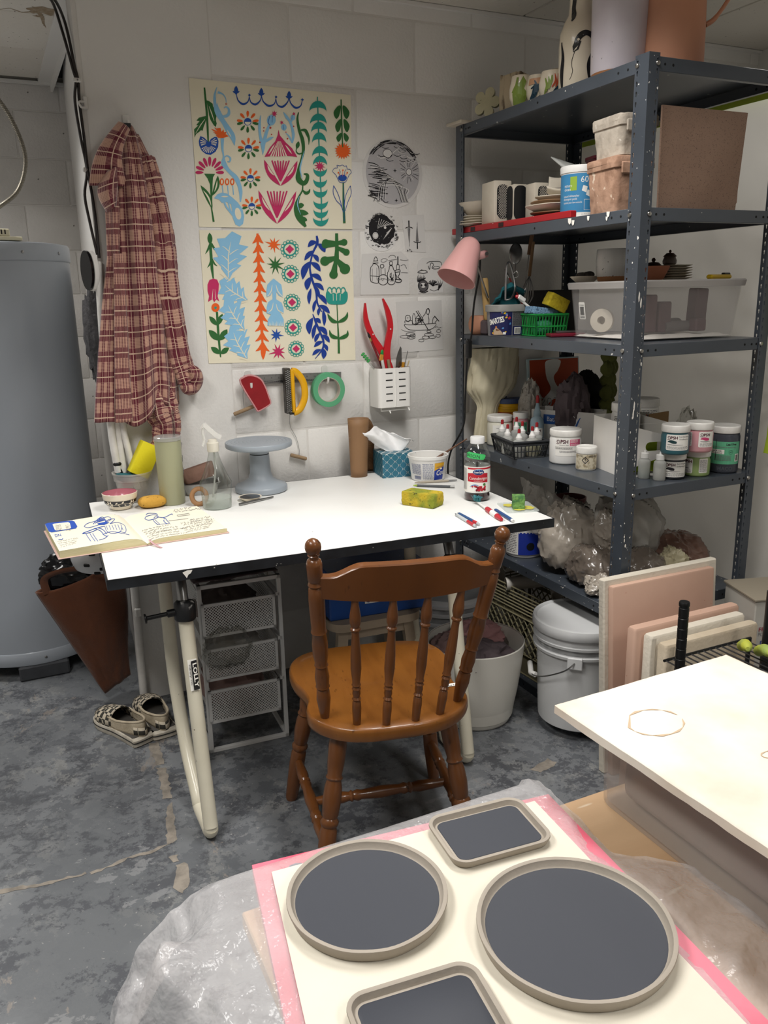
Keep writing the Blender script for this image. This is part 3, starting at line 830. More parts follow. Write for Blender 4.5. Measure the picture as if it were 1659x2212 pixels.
# ------------------------------------------------------------------ jars and things on the shelves
WLID=mat('white_plastic_lid','#e6e4df',0.4,col2='#cfccc6',nscale=40,namt=0.5)
WPL=mat('white_plastic','#e6e5e2',0.42,col2='#d9d7d2',nscale=14,namt=0.4)
LBL=mat('label_paper','#eceae4',0.55)
TXTK=mat('print_black','#26242a',0.6)
TXTG=mat('print_grey','#77757a',0.6)
MAROON=mat('print_maroon','#4a1526',0.6)
PINKP=mat('print_pink','#cf5a80',0.6)
CLEARP=thin('clear_plastic','#e6e8e6')
MILKY=mat('milky_plastic','#d9dad6',0.3,trans=0.55,ior=1.1,spec=0.5)
RED=mat('red_plastic','#b3202a',0.35)
def tocam(x,y):return atan2(-2.6562-y,-0.2583-x)
def cylmap(x,y,r,z,ang):
    return lambda u,v,h:Vector((x+(r+h)*cos(ang+u/r),y+(r+h)*sin(ang+u/r),z-v))
def subdiv(f,w=0.006):
    """cut wide faces so that a print can follow a curve"""
    out=Flat();out.v=list(f.v);out.f=[];out.mi=[]
    st=[(list(a),m,0) for a,m in zip(f.f,f.mi)]
    while st:
        a,m,d=st.pop()
        if len(a)>3:
            for k in range(1,len(a)-1):st.append(([a[0],a[k],a[k+1]],m,d))
            continue
        e=max(range(3),key=lambda k:abs(out.v[a[k]][0]-out.v[a[(k+1)%3]][0]))
        p,q,s=a[e],a[(e+1)%3],a[(e+2)%3]
        if abs(out.v[p][0]-out.v[q][0])>w and d<14:
            out.v.append(tuple((i+j)/2 for i,j in zip(out.v[p],out.v[q])));n=len(out.v)-1
            st.append(([p,n,s],m,d+1));st.append(([n,q,s],m,d+1))
        else:out.f.append(a);out.mi.append(m)
    return out
def jar(name,label,x,y,z,r,h,body,cat='jar',lid=WLID,lh=0.02,group=None,lidm=None,neck=0.93,seg=32,bev=0.006):
    t=thing(name,label,cat,(x,y,z),(0,0,0),group)
    L(t).lathe([(r*.88,0),(r-.001,.003),(r,bev),(r,h-lh-.012),(r-.002,h-lh-.006),(r*neck,h-lh-.002),(r*neck,h-lh+.002)],seg).build('body',body,t)
    b=L(t);n=seg*2;secs=[]
    for rr,zz,rib in ((r*.99,h-lh,0),(r*1.0,h-lh+.002,1),(r*1.0,h-.004,1),(r*.985,h-.001,0),(r*.95,h,0),(r*.9,h-.0012,0)):
        secs.append([((rr+(.0005 if (k%2 and rib) else 0))*cos(2*pi*k/n),(rr+(.0005 if (k%2 and rib) else 0))*sin(2*pi*k/n),zz) for k in range(n)])
    b.loft(secs).build('lid',lid,t)
    return t
def put_label(t,f,r,ztop,ang,mats,label=None,lift=0.0005,name='label'):
    p=WORLD[t].translation
    bd=next((c for c in t.children if c.name.startswith('body')),t)
    subdiv(f).mesh(cylmap(p.x,p.y,r,p.z+ztop,ang),name,mats,bd,lift=lift,label=label)
def swirl(f,x,y,s,mi):
    f.stroke([(x+s*(0.15+.11*a)*cos(a),y+s*(0.15+.11*a)*sin(a)) for a in [k*.45 for k in range(20)]],s*.28,mi)
def psh(w,h,blob=None,lines=(),seed=1,cut=0.0,hand=True):
    """paper label, metres, origin at its centre top; mats: label, maroon, blob, black, grey"""
    f=Flat();x0=-w/2
    f.poly([(p[0]+0,p[1]+h/2) for p in rrect(w,h,.004)],0);f.lay=.00025
    swirl(f,x0+.0075,.0085,.0055,1)
    f.text('PSH',x0+.0125,.0125,.0078,1,w=.0185,bold=.035)
    for i,s in enumerate(lines):
        f.text(s,x0+.034,.0075+.0072*i,.0042,3,w=min(w-.036,.0025*len(s)),shear=.35)
    if blob:f.stroke([(x0+.005,.0205),(x0+.012,.019),(x0+.020,.0205),(x0+.029,.022)],[.002,.007,.009,.0055],2,4)
    r=random.Random(seed)
    f.stroke([(x0+.005,.028),(x0+.022,.0285),(x0+w*.7,.0283)],[.0012,.0018,.0006],3)
    for i in range(3):
        yy=.0335+.003*i
        if yy>h-.002:break
        x=x0+.004
        while x<w/2-.004:
            l=.002+.005*r.random();f.rect(x,yy,min(x+l,w/2-.003),yy+.0011,3 if i==0 else 4);x+=l+.0012
    return f
def fine_print(f,x0,y0,x1,y1,pitch,mi,seed=0,th=.45):
    r=random.Random(seed);y=y0
    while y<y1:
        x=x0
        while x<x1:
            l=pitch*(.8+2.4*r.random());f.rect(x,y,min(x+l,x1),y+pitch*th,mi);x+=l+pitch*.5
        y+=pitch
    return f
def barcode(f,x0,y0,x1,y1,mi,seed=0):
    r=random.Random(seed);x=x0
    while x<x1:
        w=(x1-x0)*(.012+.03*r.random());f.rect(x,y0,min(x+w,x1),y1,mi);x+=w+(x1-x0)*(.012+.025*r.random())
    return f
Z4=DT[3]+.0002
PM=lambda c:[LBL,MAROON,c,TXTK,TXTG]
TEAL=mat('teal_underglaze','#33606a',0.3);BLK=mat('black_underglaze','#2c2d33',0.3);PNK=mat('pink_underglaze','#cf9aa0',0.32,col2='#bf8288',nscale=25)
GRN=mat('green_underglaze','#93a96c',0.32);TEALD=mat('print_teal','#16393d',.5);PNKD=mat('print_rose','#c2416f',.5)
t=jar('glaze_jar','black underglaze jar under the teal jar behind the squeeze bottles',1.473,-.921,Z4,.0352,.077,BLK,group=None)
put_label(t,psh(.066,.044,True,('Black Underglaze','Surfaspring Jar'),2),.0352,.052,tocam(1.473,-.921)+.25,PM(TXTK))
t=jar('glaze_jar','teal underglaze jar stacked on the black one',1.452,-.944,Z4+.0772,.0385,.083,TEAL)
put_label(t,psh(.066,.044,True,('Forest Green Underg','Terrafimer 4oz'),3),.0385,.058,tocam(1.45,-.944)+.22,PM(TEALD))
t=jar('glaze_jar','light green underglaze jar with a white lid under the pink jar',1.560,-.925,Z4,.0375,.077,GRN)
put_label(t,psh(.034,.043,False,(),4),.0375,.053,tocam(1.56,-.925)-.72,PM(TXTK))
f=Flat();f.poly([(p[0],p[1]+.021) for p in rrect(.026,.042,.003)],0);f.lay=.0002;fine_print(f,-.011,.004,.011,.038,.0024,4,5)
put_label(t,f,.0375,.054,tocam(1.56,-.925)+.55,PM(TXTK))
t=jar('glaze_jar','pink underglaze jar stacked on the light green one',1.535,-.952,Z4+.0772,.0372,.084,PNK)
put_label(t,psh(.046,.044,True,(),6),.0372,.06,tocam(1.53,-.95)+.58,PM(PNKD))
f=Flat();f.poly([(p[0],p[1]+.020) for p in rrect(.016,.04,.002)],0);f.lay=.0002;fine_print(f,-.006,.004,.006,.036,.0024,4,7)
put_label(t,f,.0372,.058,tocam(1.53,-.95)-.75,PM(TXTK))
DGL=mat('dark_glaze_plastic','#41444c',0.28);MINT=mat('mint_label','#5fae87',0.5)
t=jar('glaze_jar','tall dark jar with a mint green label, rightmost on the fourth shelf',1.661,-.930,Z4,.0415,.138,DGL)
f=Flat();f.rect(-.046,0,.046,.066,0);f.lay=.0002
f.text('Lead Free',.0,.0105,.0068,1,w=.030,bold=.03);fine_print(f,-.036,.0145,-.004,.018,.0022,2,8);fine_print(f,-.02,.0145,.03,.0175,.0022,2,18)
f.rect(-.042,.023,-.004,.036,3);f.lay=.0004;f.text('UMP BLACK',-.041,.029,.0038,1,w=.03,bold=.02);f.text('PINT (473ml)',-.040,.0345,.0032,1,w=.03,bold=.02);f.lay=.0002
f.stroke([(.014+.0055*cos(a),.030+.0065*sin(a)) for a in [k*.35 for k in range(18)]],.0006,1,closed=True);f.text('AP',.0105,.0325,.0045,1,w=.007)
f.rect(.028,.036,.042,.058,3);f.lay=.0004;barcode(f,.030,.038,.040,.056,1,4);f.lay=.0002;fine_print(f,-.03,.040,.016,.056,.0024,2,9)
f.rect(-.0285,-.006,-.0270,.055,1)
put_label(t,f,.0415,.094,tocam(1.661,-.93)+.12,[MINT,TXTK,TXTG,LBL])
b=L(t)
a0=tocam(1.661,-.93)
f=Flat();f.text('IMACO',-.023,.012,.011,0,w=.046,bold=.03);put_label(t,f,.0415,.022,a0+.1,[mat('moulded_letters','#50535b',.3)],lift=.0006,name='moulded_lettering')
WJ='white jars'
t=jar('chemical_jar','white jar with a pink printed panel in front of the white cardboard box',1.352,-.582,Z4,.0495,.108,WPL)
f=Flat();f.rect(-.034,0,.050,.055,0);f.lay=.0002;swirl(f,-.026,.010,.007,1);f.text('PSH',-.018,.0155,.0115,1,w=.024,bold=.035);f.text('Ceramic Stain',-.022,.022,.0035,3,w=.03,shear=.3)
f.poly([(p[0]+.0305,p[1]+.013) for p in rrect(.039,.0195,.002)],2);f.lay=.0004
f.text('PINK BODY STAIN',.0130,.0085,.0034,0,w=.026,bold=.02);f.text('ENCAPSULAT STAIN',.0130,.0130,.0034,0,w=.026,bold=.02);f.text('Pigment Chrome',.0130,.0205,.0042,0,w=.028,shear=.3);f.lay=.0002
f.rect(-.036,.026,.045,.0264,3);fine_print(f,-.034,.0285,.02,.034,.0021,3,11);fine_print(f,-.02,.0385,.05,.043,.0021,4,12)
put_label(t,f,.0495,.083,tocam(1.352,-.58)+.05,PM(PINKP))
t=jar('chemical_jar','white jar half hidden behind the pink panel jar',1.400,-.520,Z4,.034,.085,WPL)
put_label(t,psh(.05,.045,False,(),13),.034,.06,tocam(1.40,-.52)-.1,PM(PINKP))
t=jar('chemical_jar','small white jar with a black warning diamond on a stained label',1.338,-.703,Z4,.0309,.072,WPL)
f=Flat();f.rect(-.04,0,.04,.045,0);f.lay=.0003;f.poly([(-.004,.006),(.007,.017),(-.004,.028),(-.015,.017)],1);f.lay=.0005;f.poly([(-.004,.009),(.004,.017),(-.004,.025),(-.012,.017)],0)
f.lay=.0007;f.poly([(-.0055,.011),(-.0025,.011),(-.0033,.0185),(-.0047,.0185)],1);f.ell(-.004,.0212,.0013,mi=1);f.lay=.0003
fine_print(f,-.03,.003,-.012,.006,.0018,1,14);fine_print(f,.006,.003,.03,.008,.0018,1,15)
put_label(t,f,.0309,.05,tocam(1.338,-.703)+.05,[mat('stained_label','#c2b9a3',.7,col2='#8e8064',nscale=90,namt=.9,nrange=(.45,.6)),TXTK])
t=jar('wax_resist_jar','white lidded jar of wax resist left of the black basket',1.352,-.205,Z4,.0445,.106,mat('milky_jar','#d8d5c6',.35))
f=Flat();f.rect(-.030,0,.035,.060,0);f.lay=.0002;f.text('HARD WAX RESIST',-.017,.012,.0036,3,w=.042);fine_print(f,-.025,.028,.0,.052,.0028,4,16);f.rect(-.004,.030,.03,.034,4)
put_label(t,f,.0445,.075,tocam(1.352,-.205)+.1,PM(PINKP))
YEL=mat('yellow_plastic','#d9a516',.4);BLU=mat('dull_blue_lid','#2c3b63',.5,col2='#55617e',nscale=40)
t=thing('yellow_tub','yellow tub with a dusty blue lid behind the wax resist jar','tub',(1.44,-.125,Z4))
L(t).lathe([(.045,0),(.0465,.004),(.0465,.115),(.0485,.116),(.0485,.124),(.0465,.125),(.0465,.135)],30).build('body',YEL,t)
L(t).lathe([(.049,.135),(.050,.136),(.050,.150),(.048,.153),(0,.153)],30).build('lid',BLU,t)
f=Flat();f.rect(-.04,0,.04,.02,0);f.lay=.0002;fine_print(f,-.03,.004,.03,.016,.006,1,3)
put_label(t,f,.0466,.105,tocam(1.44,-.125),[mat('rust_print','#a23b1e',.5),YEL])
t=jar('glaze_jar','small pink jar with a green label and white lid behind the squeeze bottles',1.396,-.270,Z4,.0269,.120,PNK)
f=Flat();f.rect(-.026,0,.026,.04,0);f.lay=.0002;fine_print(f,-.02,.005,.02,.014,.003,1,2);f.text('AP',.004,.030,.010,1,w=.014)
put_label(t,f,.0269,.088,tocam(1.396,-.27),[MINT,TXTK])
for k,(x,y) in enumerate(((1.455,-.735),(1.600,-.66))):
    t=jar('chemical_jar',['tall white jar standing inside the white cardboard box left of the post','tall white jar with a picture label right of the near post'][k],x,y,Z4+.004,.0425,[.195,.19][k],WPL,lh=.026)
    f=Flat();f.rect(-.04,0,.04,.09,0);f.lay=.0002
    fine_print(f,-.036,.004,.036,.03,.0045,3 if k==0 else 4,20+k)
    if k:f.rect(-.036,.010,.006,.05,5);f.lay=.0004;f.stroke([(-.03,.045),(-.015,.02),(-.01,.04),(.0,.015)],[.002,.006,.004,.002],2,4);f.stroke([(-.02,.048),(-.005,.03),(.003,.02)],[.001,.004,.002],1,4)
    put_label(t,f,.0425,.16,tocam(x,y)+(.0 if k==0 else .15),PM(mat('print_rust','#9a3a22',.6))+[mat('print_photo','#8d8a80',.6)])
# squeeze bottles
CAPR=mat('red_tip','#9c2228',.4)
def squeeze(x,y,z,r,h,liq,label,tip=True,group='squeeze bottles on the fourth shelf',lv=.5,m=MILKY):
    t=thing('squeeze_bottle',label,'bottle',(x,y,z),(0,0,0),group)
    bh=h*(.62 if tip else .72)
    L(t).lathe([(r*.9,0),(r,.003),(r,bh*.80),(r*.92,bh*.90),(r*.62,bh*.97),(r*.5,bh),(r*.5,bh+.003)],20).build('body',m,t)
    L(t).lathe([(r*.86,.002),(r*.955,.004),(r*.955,bh*lv),(0,bh*lv)],20).build('liquid',liq,t)
    if tip:
        L(t).lathe([(r*.56,bh),(r*.56,bh+h*.08),(r*.42,bh+h*.10),(r*.22,bh+h*.22),(r*.16,bh+h*.27)],14).build('nozzle',m if m is not MILKY else WPL,t)
        L(t).lathe([(r*.26,bh+h*.24),(r*.24,bh+h*.36),(r*.12,bh+h*.38)],12).build('tip_cap',CAPR,t)
    else:
        L(t).lathe([(r*.66,bh),(r*.66,bh+h*.17),(r*.5,bh+h*.19)],18).build('cap',WPL,t)
        L(t).lathe([(r*.2,bh+h*.19),(r*.14,bh+h*.28)],10).build('spout',WPL,t)
    return t
CL1=mat('pale_green_liquid','#b9c7ae',.3);CL2=mat('white_liquid','#dcdcd4',.3);CL3=mat('pale_blue_liquid','#a9c2c8',.3);CL4=mat('yellow_liquid','#cfc25a',.3);CL5=mat('blue_liquid','#5f9bc9',.3)
bk=(1.345,-.385)
squeeze(1.290,-.315,Z4+.003,.0205,.105,CL1,'pale green squeeze bottle, leftmost in the black basket')
squeeze(1.272,-.375,Z4+.003,.0195,.098,CL2,'white filled squeeze bottle at the front left of the black basket')
squeeze(1.338,-.330,Z4+.003,.0185,.112,CL2,'clear squeeze bottle at the back of the black basket')
squeeze(1.270,-.445,Z4+.003,.0205,.092,CL2,'clear squeeze bottle at the front middle of the black basket')
squeeze(1.324,-.385,Z4+.003,.0195,.105,CL3,'pale blue squeeze bottle in the middle of the black basket')
squeeze(1.315,-.455,Z4+.003,.0205,.098,CL4,'yellow filled squeeze bottle at the front right of the black basket')
squeeze(1.350,-.430,Z4+.003,.0205,.105,CL4,'pale yellow squeeze bottle at the right end of the black basket')
t=squeeze(1.412,-.345,Z4,.0235,.185,CL5,'tall blue squeeze bottle with a white label and red tip',lv=.55,m=mat('blue_milky_plastic','#b9d0dc',.3,trans=.4,ior=1.1))
put_label(t,psh(.04,.03,False,(),30),.0236,.075,tocam(1.412,-.345)+.1,PM(PINKP))
squeeze(1.418,-.927,Z4,.0175,.082,CL2,'small clear capped bottle in front of the black glaze jar',False,'small capped bottles',.5)
squeeze(1.400,-.885,Z4,.0170,.082,mat('grey_green_liquid','#8fa79c',.3),'small capped bottle of green liquid nearest the post',False,'small capped bottles',.28)
# black plastic basket
t=thing('plastic_basket','low black plastic basket of squeeze bottles on the fourth shelf','basket',(1.310,-.390,Z4),(0,0,radians(79)))
BP=mat('black_basket_plastic','#2b2d30',.5)
w0,d0,w1,d1,hh=.168,.105,.19,.125,.055
L(t).box((0,0,.0012),(w0,d0,.0024),bev=.001).build('base',BP,t)
for sgn,ax in ((-1,0),(1,0),(-1,1),(1,1)):
    b=L(t);W0,W1,D0,D1=(w0,w1,d0,d1) if ax==0 else (d0,d1,w0,w1)
    def P(s,q):   # s along the side, q up
        a=s*(W0+(W1-W0)*q)/2;c=sgn*(D0+(D1-D0)*q)/2
        return Vector((a,c,q*hh)) if ax==0 else Vector((c,a,q*hh))
    n=15 if ax==0 else 9
    for i in range(n+1):
        s=-1+2*i/n
        b.tube([P(s,0),P(s,1)],.0016 if i not in (0,n) else .003,5)
    for q,r in ((0.02,.003),(.42,.0018),(.80,.0030),(1.0,.0042)):b.tube([P(-1,q),P(1,q)],r,6)
    b.add([P(-1,.8),P(1,.8),P(1,1),P(-1,1)],[(0,1,2,3)])
    b.build('side',BP,t)
# white cardboard magazine box and the printed shipping box behind it
CARD=mat('white_cardboard','#e3e0db',.7,col2='#d4d0c9',nscale=4)
t=thing('magazine_box','open white cardboard box with an oval hand hole behind the near shelf post','box',(1.347,-.862,Z4),(0,0,radians(-12)))
w,d,h=.135,.235,.165
fr=[]
def slab(poly,th,M):return L(t).prism(poly,th,M=M)
hole=rrect(.062,.026,.0125,5,cx=.095,cy=.088)
def holed(w,h,hole):
    ring=[(0,0),(w,0),(w,h),(0,h)]
    pts=[(p[0],p[1]) for p in hole]
    b=MB();n=len(pts);out=[]
    for p in pts:
        dx,dy=p[0]-.095,p[1]-.088;k=1e9
        if dx>1e-9:k=min(k,(w-.095)/dx)
        if dx<-1e-9:k=min(k,-.095/dx)
        if dy>1e-9:k=min(k,(h-.088)/dy)
        if dy<-1e-9:k=min(k,-.088/dy)
        out.append((.095+dx*k,.088+dy*k))
    return pts,out
fw=.135
pts,out=holed(fw,.155,hole)
b=L(t);n=len(pts)
for zz in (0,.003):
    b.add([(p[0],zz,p[1]) for p in pts]+[(p[0],zz,p[1]) for p in out],[(k,(k+1)%n,(k+1)%n+n,k+n) for k in range(n)])
b.add([(p[0],0,p[1]) for p in pts]+[(p[0],.003,p[1]) for p in pts],[(k,(k+1)%n,(k+1)%n+n,k+n) for k in range(n)])
for cx_,cz_ in ((0,0),(fw,0),(fw,.155),(0,.155)):
    near=sorted(range(n),key=lambda k:(out[k][0]-cx_)**2+(out[k][1]-cz_)**2)[:2]
    b.add([(cx_,0,cz_),(out[near[0]][0],0,out[near[0]][1]),(out[near[1]][0],0,out[near[1]][1])],[(0,1,2)])
b.add([(0,.003,.155),(fw,.003,.155),(fw,0,.155),(0,0,.155)],[(0,1,2,3)])
b.build('front_panel',CARD,t,fix=True)
L(t).prism([(0,0),(.195,0),(.195,.158),(0,.155)],.003,M=Matrix(((0,0,1,0),(1,0,0,0),(0,1,0,0),(0,0,0,1)))).build('side_panel',CARD,t)
L(t).prism([(0,0),(.195,0),(.195,.158),(0,.155)],.003,M=Matrix(((0,0,1,fw-.003),(1,0,0,0),(0,1,0,0),(0,0,0,1)))).build('side_panel',CARD,t)
L(t).box((fw/2,.194,.080),(fw-.006,.003,.16)).build('back_panel',CARD,t)
L(t).box((fw/2,.0975,.002),(fw-.006,.19,.003)).build('bottom_panel',CARD,t)
t=thing('glaze_packet','lime green packet seen through the hand hole of the white box','packet',(1.430,-.845,Z4+.004),(0,0,-.2))
L(t).box((.0,.0,.055),(.08,.02,.10),bev=.004).build('wrap',LIME,t)
t=thing('shipping_box','open white cardboard box printed blue behind the squeeze bottles','box',(1.53,-.365,Z4),(0,0,radians(-62)))
w,d,h=.23,.10,.13
b=L(t)
for c,s in (((0,-d/2,h/2),(w,.003,h)),((0,d/2,h/2),(w,.003,h)),((-w/2,0,h/2),(.003,d,h)),((w/2,0,h/2),(.003,d,h)),((0,0,.002),(w,d,.003))):b.box(c,s)
b.build('carton',CARD,t)
f=Flat();f.rect(-.07,-.115,-.005,-.082,0);f.lay=.0003;f.text('Batch',-.058,-.092,.016,1,w=.046);f.lay=0
f.stroke([(.045,-.04),(.050,-.075),(.062,-.105),(.068,-.112)],[.0,.007,.004,.0],0,4);f.stroke([(.05,-.03),(.060,-.06),(.068,-.08)],[.001,.004,.001],0,4)
m_=WORLD[t]
f.mesh(lambda x,y,hh_:m_@Vector((x,-d/2-.0018-hh_,-y)),'print',[mat('print_blue','#2b5aa3',.5),LBL],t,lift=.0002)['kind']='stuff'
f=Flat()
# calendar, foam board, backing boards
ORG=mat('print_orange_red','#b2451f',.5,col2='#a13317',nscale=3)
t=thing('wall_calendar','2024 calendar with an orange red cover leaning behind the squeeze bottles','calendar',(1.50,-.180,Z4+.002),(radians(-6),0,radians(-3)))
L(t).box((.11,.0,.145),(.225,.005,.29),bev=.001).build('pages',mat('calendar_edge','#b9cdd2',.6),t)
f=Flat();f.rect(.008,-.285,.218,-.04,0);f.lay=.0003
f.poly([(p.x,p.y) for p in spline([(.08,-.28),(.14,-.28),(.13,-.245),(.11,-.22),(.125,-.185),(.16,-.165),(.15,-.135),(.11,-.14),(.08,-.12),(.06,-.095),(.04,-.105),(.06,-.14),(.095,-.175),(.08,-.215),(.075,-.245)],4,True)],1)
f.lay=.0005;f.text('2024',.045,-.115,.034,1,w=.11,bold=.0);f.text('2024',.0465,-.1165,.030,2,w=.107,bold=-.02)
m_=WORLD[t]
f.mesh(lambda x,y,h:m_@Vector((x,-.0027-h,-y)),'cover_print',[ORG,LBL,TXTK],t,lift=.0002)
t=thing('foam_board','white foam board standing at the back of the fourth shelf','board',(1.515,-.120,Z4))
L(t).box((0,0,.1625),(.15,.006,.325),bev=.001).build('board',CARD,t)
f=Flat();f.rect(-.055,-.30,-.03,-.235,0);f.rect(-.02,-.14,-.018,-.07,0);m2=WORLD[t]
f.mesh(lambda x,y,h:m2@Vector((x,-.0035-h,-y)),'tape_mark',[mat('kraft_mark','#b79f86',.7)],t)
# crumpled bags and cloths
def crumple(name,label,cat,c,r,m,seed,amp=.28,fr=2.2,seg=48,rings=32,flat=-.85,group=None,sharp=True,rot=(0,0,0),sub=0):
    def fn(n):
        q=n*fr+Vector((seed*3.1,seed*1.7,seed))
        k=ridge(q,4,1.0) if sharp else fbm(q,4,1.0)
        s=1+amp*(k*.55)
        if n.z<flat:s *= flat/n.z
        return s
    M=Tm(c,rot)
    b=MB(M);b.sphere((0,0,0),r,seg,rings,fn=fn)
    o=b.build(name,m,sub=sub)
    return tag(o,label,cat,group)
CREAMB=mat('cream_crumpled_paper','#cdc5ab',.6,col2='#b8af93',nscale=9)
def creambag(u,v):
    a=2*pi*u
    R=.036+.050*(lambda s:s*s*(3-2*s))(min(1,max(0,(v-.36)/.25)))-.03*max(0,v-.8)
    R *= 1+.26*ridge((cos(a)*2.2,sin(a)*2.2,v*.9),4,1.2)*.6
    return (1.328+R*cos(a)+.05*v,-.132+R*sin(a)*.42,.792+.335*v)
o=MB().grid(creambag,72,36).build('crumpled_paper_bag',CREAMB)
tag(o,'tall crumpled cream paper bag at the left end of the fourth shelf','paper bag')
CLEARBAG=mat('cloudy_clear_bag','#d6cfc4',.22,alpha=.7,spec=.7,bump=1,bscale=40,bdist=.02)
crumple('small_plastic_bag','small knotted clear plastic bag behind the yellow tub','plastic bag',(1.490,-.192,.885),(.036,.03,.10),CLEARBAG,3,.4,2.6)
GREYC=mat('grey_brown_cloth','#62565a',.85,col2='#463c3d',nscale=12,bump=.3,bscale=120)
crumple('cloth_bundle','grey brown crumpled cloth in the printed shipping box','cloth',(1.53,-.385,.905),(.05,.045,.105),GREYC,5,.45,1.9)
BLKC=mat('black_cloth','#101012',.9)
crumple('black_cloth','black cloth heap at the back of the fourth shelf','cloth',(1.655,-.290,.90),(.075,.06,.125),BLKC,8,.2,1.6)
FOAM=mat('olive_egg_crate_foam','#5b5f2c',.9,bump=.4,bscale=150)
def foam(u,v):
    x=1.625+.075*u;z=.793+.325*v
    return (x,-.42-.020*(sin(u*2*pi*2.5)*sin(v*2*pi*4))+.05*u,z)
o=MB().grid(foam,30,48).build('foam_sheet',FOAM,solid=.018,off=1)
tag(o,'olive egg crate foam sheet standing right of the near shelf post','foam')
CELLO=thin('cellophane','#f2f2f0',.12,1.6)
crumple('cellophane_bag','shiny crumpled clear cellophane behind the pink jar','plastic bag',(1.62,-.82,.86),(.034,.022,.085),CELLO,9,.5,3.0,28,20)
t=thing('cardboard_scrap','brown cardboard flap behind the teal jar','cardboard',(1.62,-.70,Z4))
L(t).box((0,0,.075),(.10,.004,.15),rot=(0,0,.2)).build('flap',mat('kraft_card','#8d6f4a',.8),t)
# ------------------------------------------------------------------ top shelf: pots and vases
Z1=DT[0]+.0002
IVORY=mat('ivory_glaze','#e8ddc8',.25,col2='#d9ccb2',nscale=6,coat=.3);BLKG=mat('black_glaze','#111116',.2,coat=.3,col3='#8f8d92',n3=(110,.70,.72))
vb=(1.348,-.588)
t=thing('snake_bottle_vase','ivory bottle vase painted with a black snake on the top shelf','vase',(vb[0],vb[1],Z1))
vp=[(.052,0),(.055,.004),(.0565,.06),(.0575,.12),(.055,.155),(.045,.182),(.034,.20),(.031,.225),(.031,.27),(.034,.30),(.030,.30),(.027,.27)]
L(t).lathe(vp,40,cap1=False).build('body',IVORY,t)
def vr(z):
    for (r0,z0),(r1,z1) in zip(vp[:10],vp[1:10]):
        if z0<=z<=z1:return r0+(r1-r0)*(z-z0)/max(1e-6,z1-z0)
    return .03
ang=tocam(*vb)
def vmap(x,y,h):
    r=vr(y)+h;return Vector((vb[0]+r*cos(ang+x/.056),vb[1]+r*sin(ang+x/.056),Z1+y))
f=Flat()
f.stroke([(-.052,.012),(-.055,.05),(-.050,.09),(-.058,.13)],[.008,.016,.012,.004],0,4)
f.stroke([(-.012,.108),(-.008,.124),(.003,.138),(.018,.143),(.034,.135),(.043,.115),(.040,.09),(.032,.065),(.036,.035),(.045,.01)],[.006,.013,.016,.014,.014,.016,.020,.022,.020,.012],0,5)
f.poly([(-.017,.096),(-.003,.102),(.004,.122),(-.010,.130),(-.019,.112)],0);f.lay=.0003
f.ell(-.004,.127,.0035,mi=1);f.poly([(-.016,.099),(-.008,.104),(-.004,.112),(-.011,.106)],1);f.lay=0
f.stroke([(-.013,.097),(-.019,.08),(-.020,.065),(-.017,.050),(-.022,.035),(-.026,.030)],[.0015,.0018,.0015,.0015,.0012,.001],0,4)
f.stroke([(-.03,.178),(-.026,.19),(-.036,.215),(-.030,.26),(-.034,.298)],[.004,.018,.022,.024,.02],0,4)
subdiv(f,.008).mesh(vmap,'snake_motif',[BLKG,IVORY],t,lift=.0008)
GLZ=mat('speckled_lilac_glaze','#d3cbd2',.28,col2='#b9b0bb',nscale=7,col3='#2a2628',n3=(60,.74,.755),coat=.3);RAWC=mat('raw_tan_clay','#9c6b45',.8,col2='#855836',nscale=30)
t=thing('speckled_vase','tall speckled lilac grey vase with a bare tan foot on the top shelf','vase',(1.377,-.725,Z1))
L(t).lathe([(.074,.022),(.0765,.03),(.078,.12),(.079,.20),(.074,.30),(.064,.335),(.058,.335)],44,cap1=False).build('body',GLZ,t)
L(t).lathe([(.072,0),(.074,.003),(.0748,.024)],40).build('bare_foot',RAWC,t)
TERRA=mat('terracotta','#cf9678',.7,col2='#bd836a',nscale=4,bump=.1,bscale=150)
t=thing('terracotta_jug','tall bare terracotta jug with a thin handle on the top shelf','jug',(1.475,-.815,Z1))
L(t).lathe([(.070,0),(.077,.006),(.081,.02),(.080,.10),(.077,.20),(.074,.30),(.076,.34),(.071,.34)],44,cap1=False).build('body',TERRA,t)
L(t).tube(spline([(.066,-.045,.125),(.085,-.058,.140),(.115,-.075,.19),(.130,-.085,.24),(.115,-.078,.30),(.066,-.045,.31)],6),[.009]*7+[.0075]*24,10,flat=.7).build('handle',TERRA,t)
TAN=mat('speckled_sage_glaze','#bdb797',.4,col2='#a09a7a',nscale=18,col3='#332b22',n3=(70,.67,.70))
t=thing('flower_plaque','speckled sage clay flower shaped plaque leaning at the left end of the top shelf','plaque',(1.285,-.205,Z1),(0,0,radians(-52)))
b=L(t);b.prism([(p.x,p.y) for p in [Vector(((.020+.024*abs(cos(2.5*a))**.55)*cos(a),.050+(.022+.026*abs(cos(2.5*a))**.55)*sin(a))) for a in [2*pi*k/60 for k in range(60)]]],.011,M=Matrix.Rotation(pi/2-.18,4,'X'))
b.build('petals',TAN,t)
BARK=mat('pale_bark_clay','#b7a78c',.8,col2='#4b3626',nscale=38,nrange=(.55,.64),namt=.8,stretch=(1,1,.28),bump=.6,bscale=60)
t=thing('bark_pot','square bark textured clay pot behind the painted cups','pot',(1.335,-.300,Z1),(0,0,.35))
secs=[]
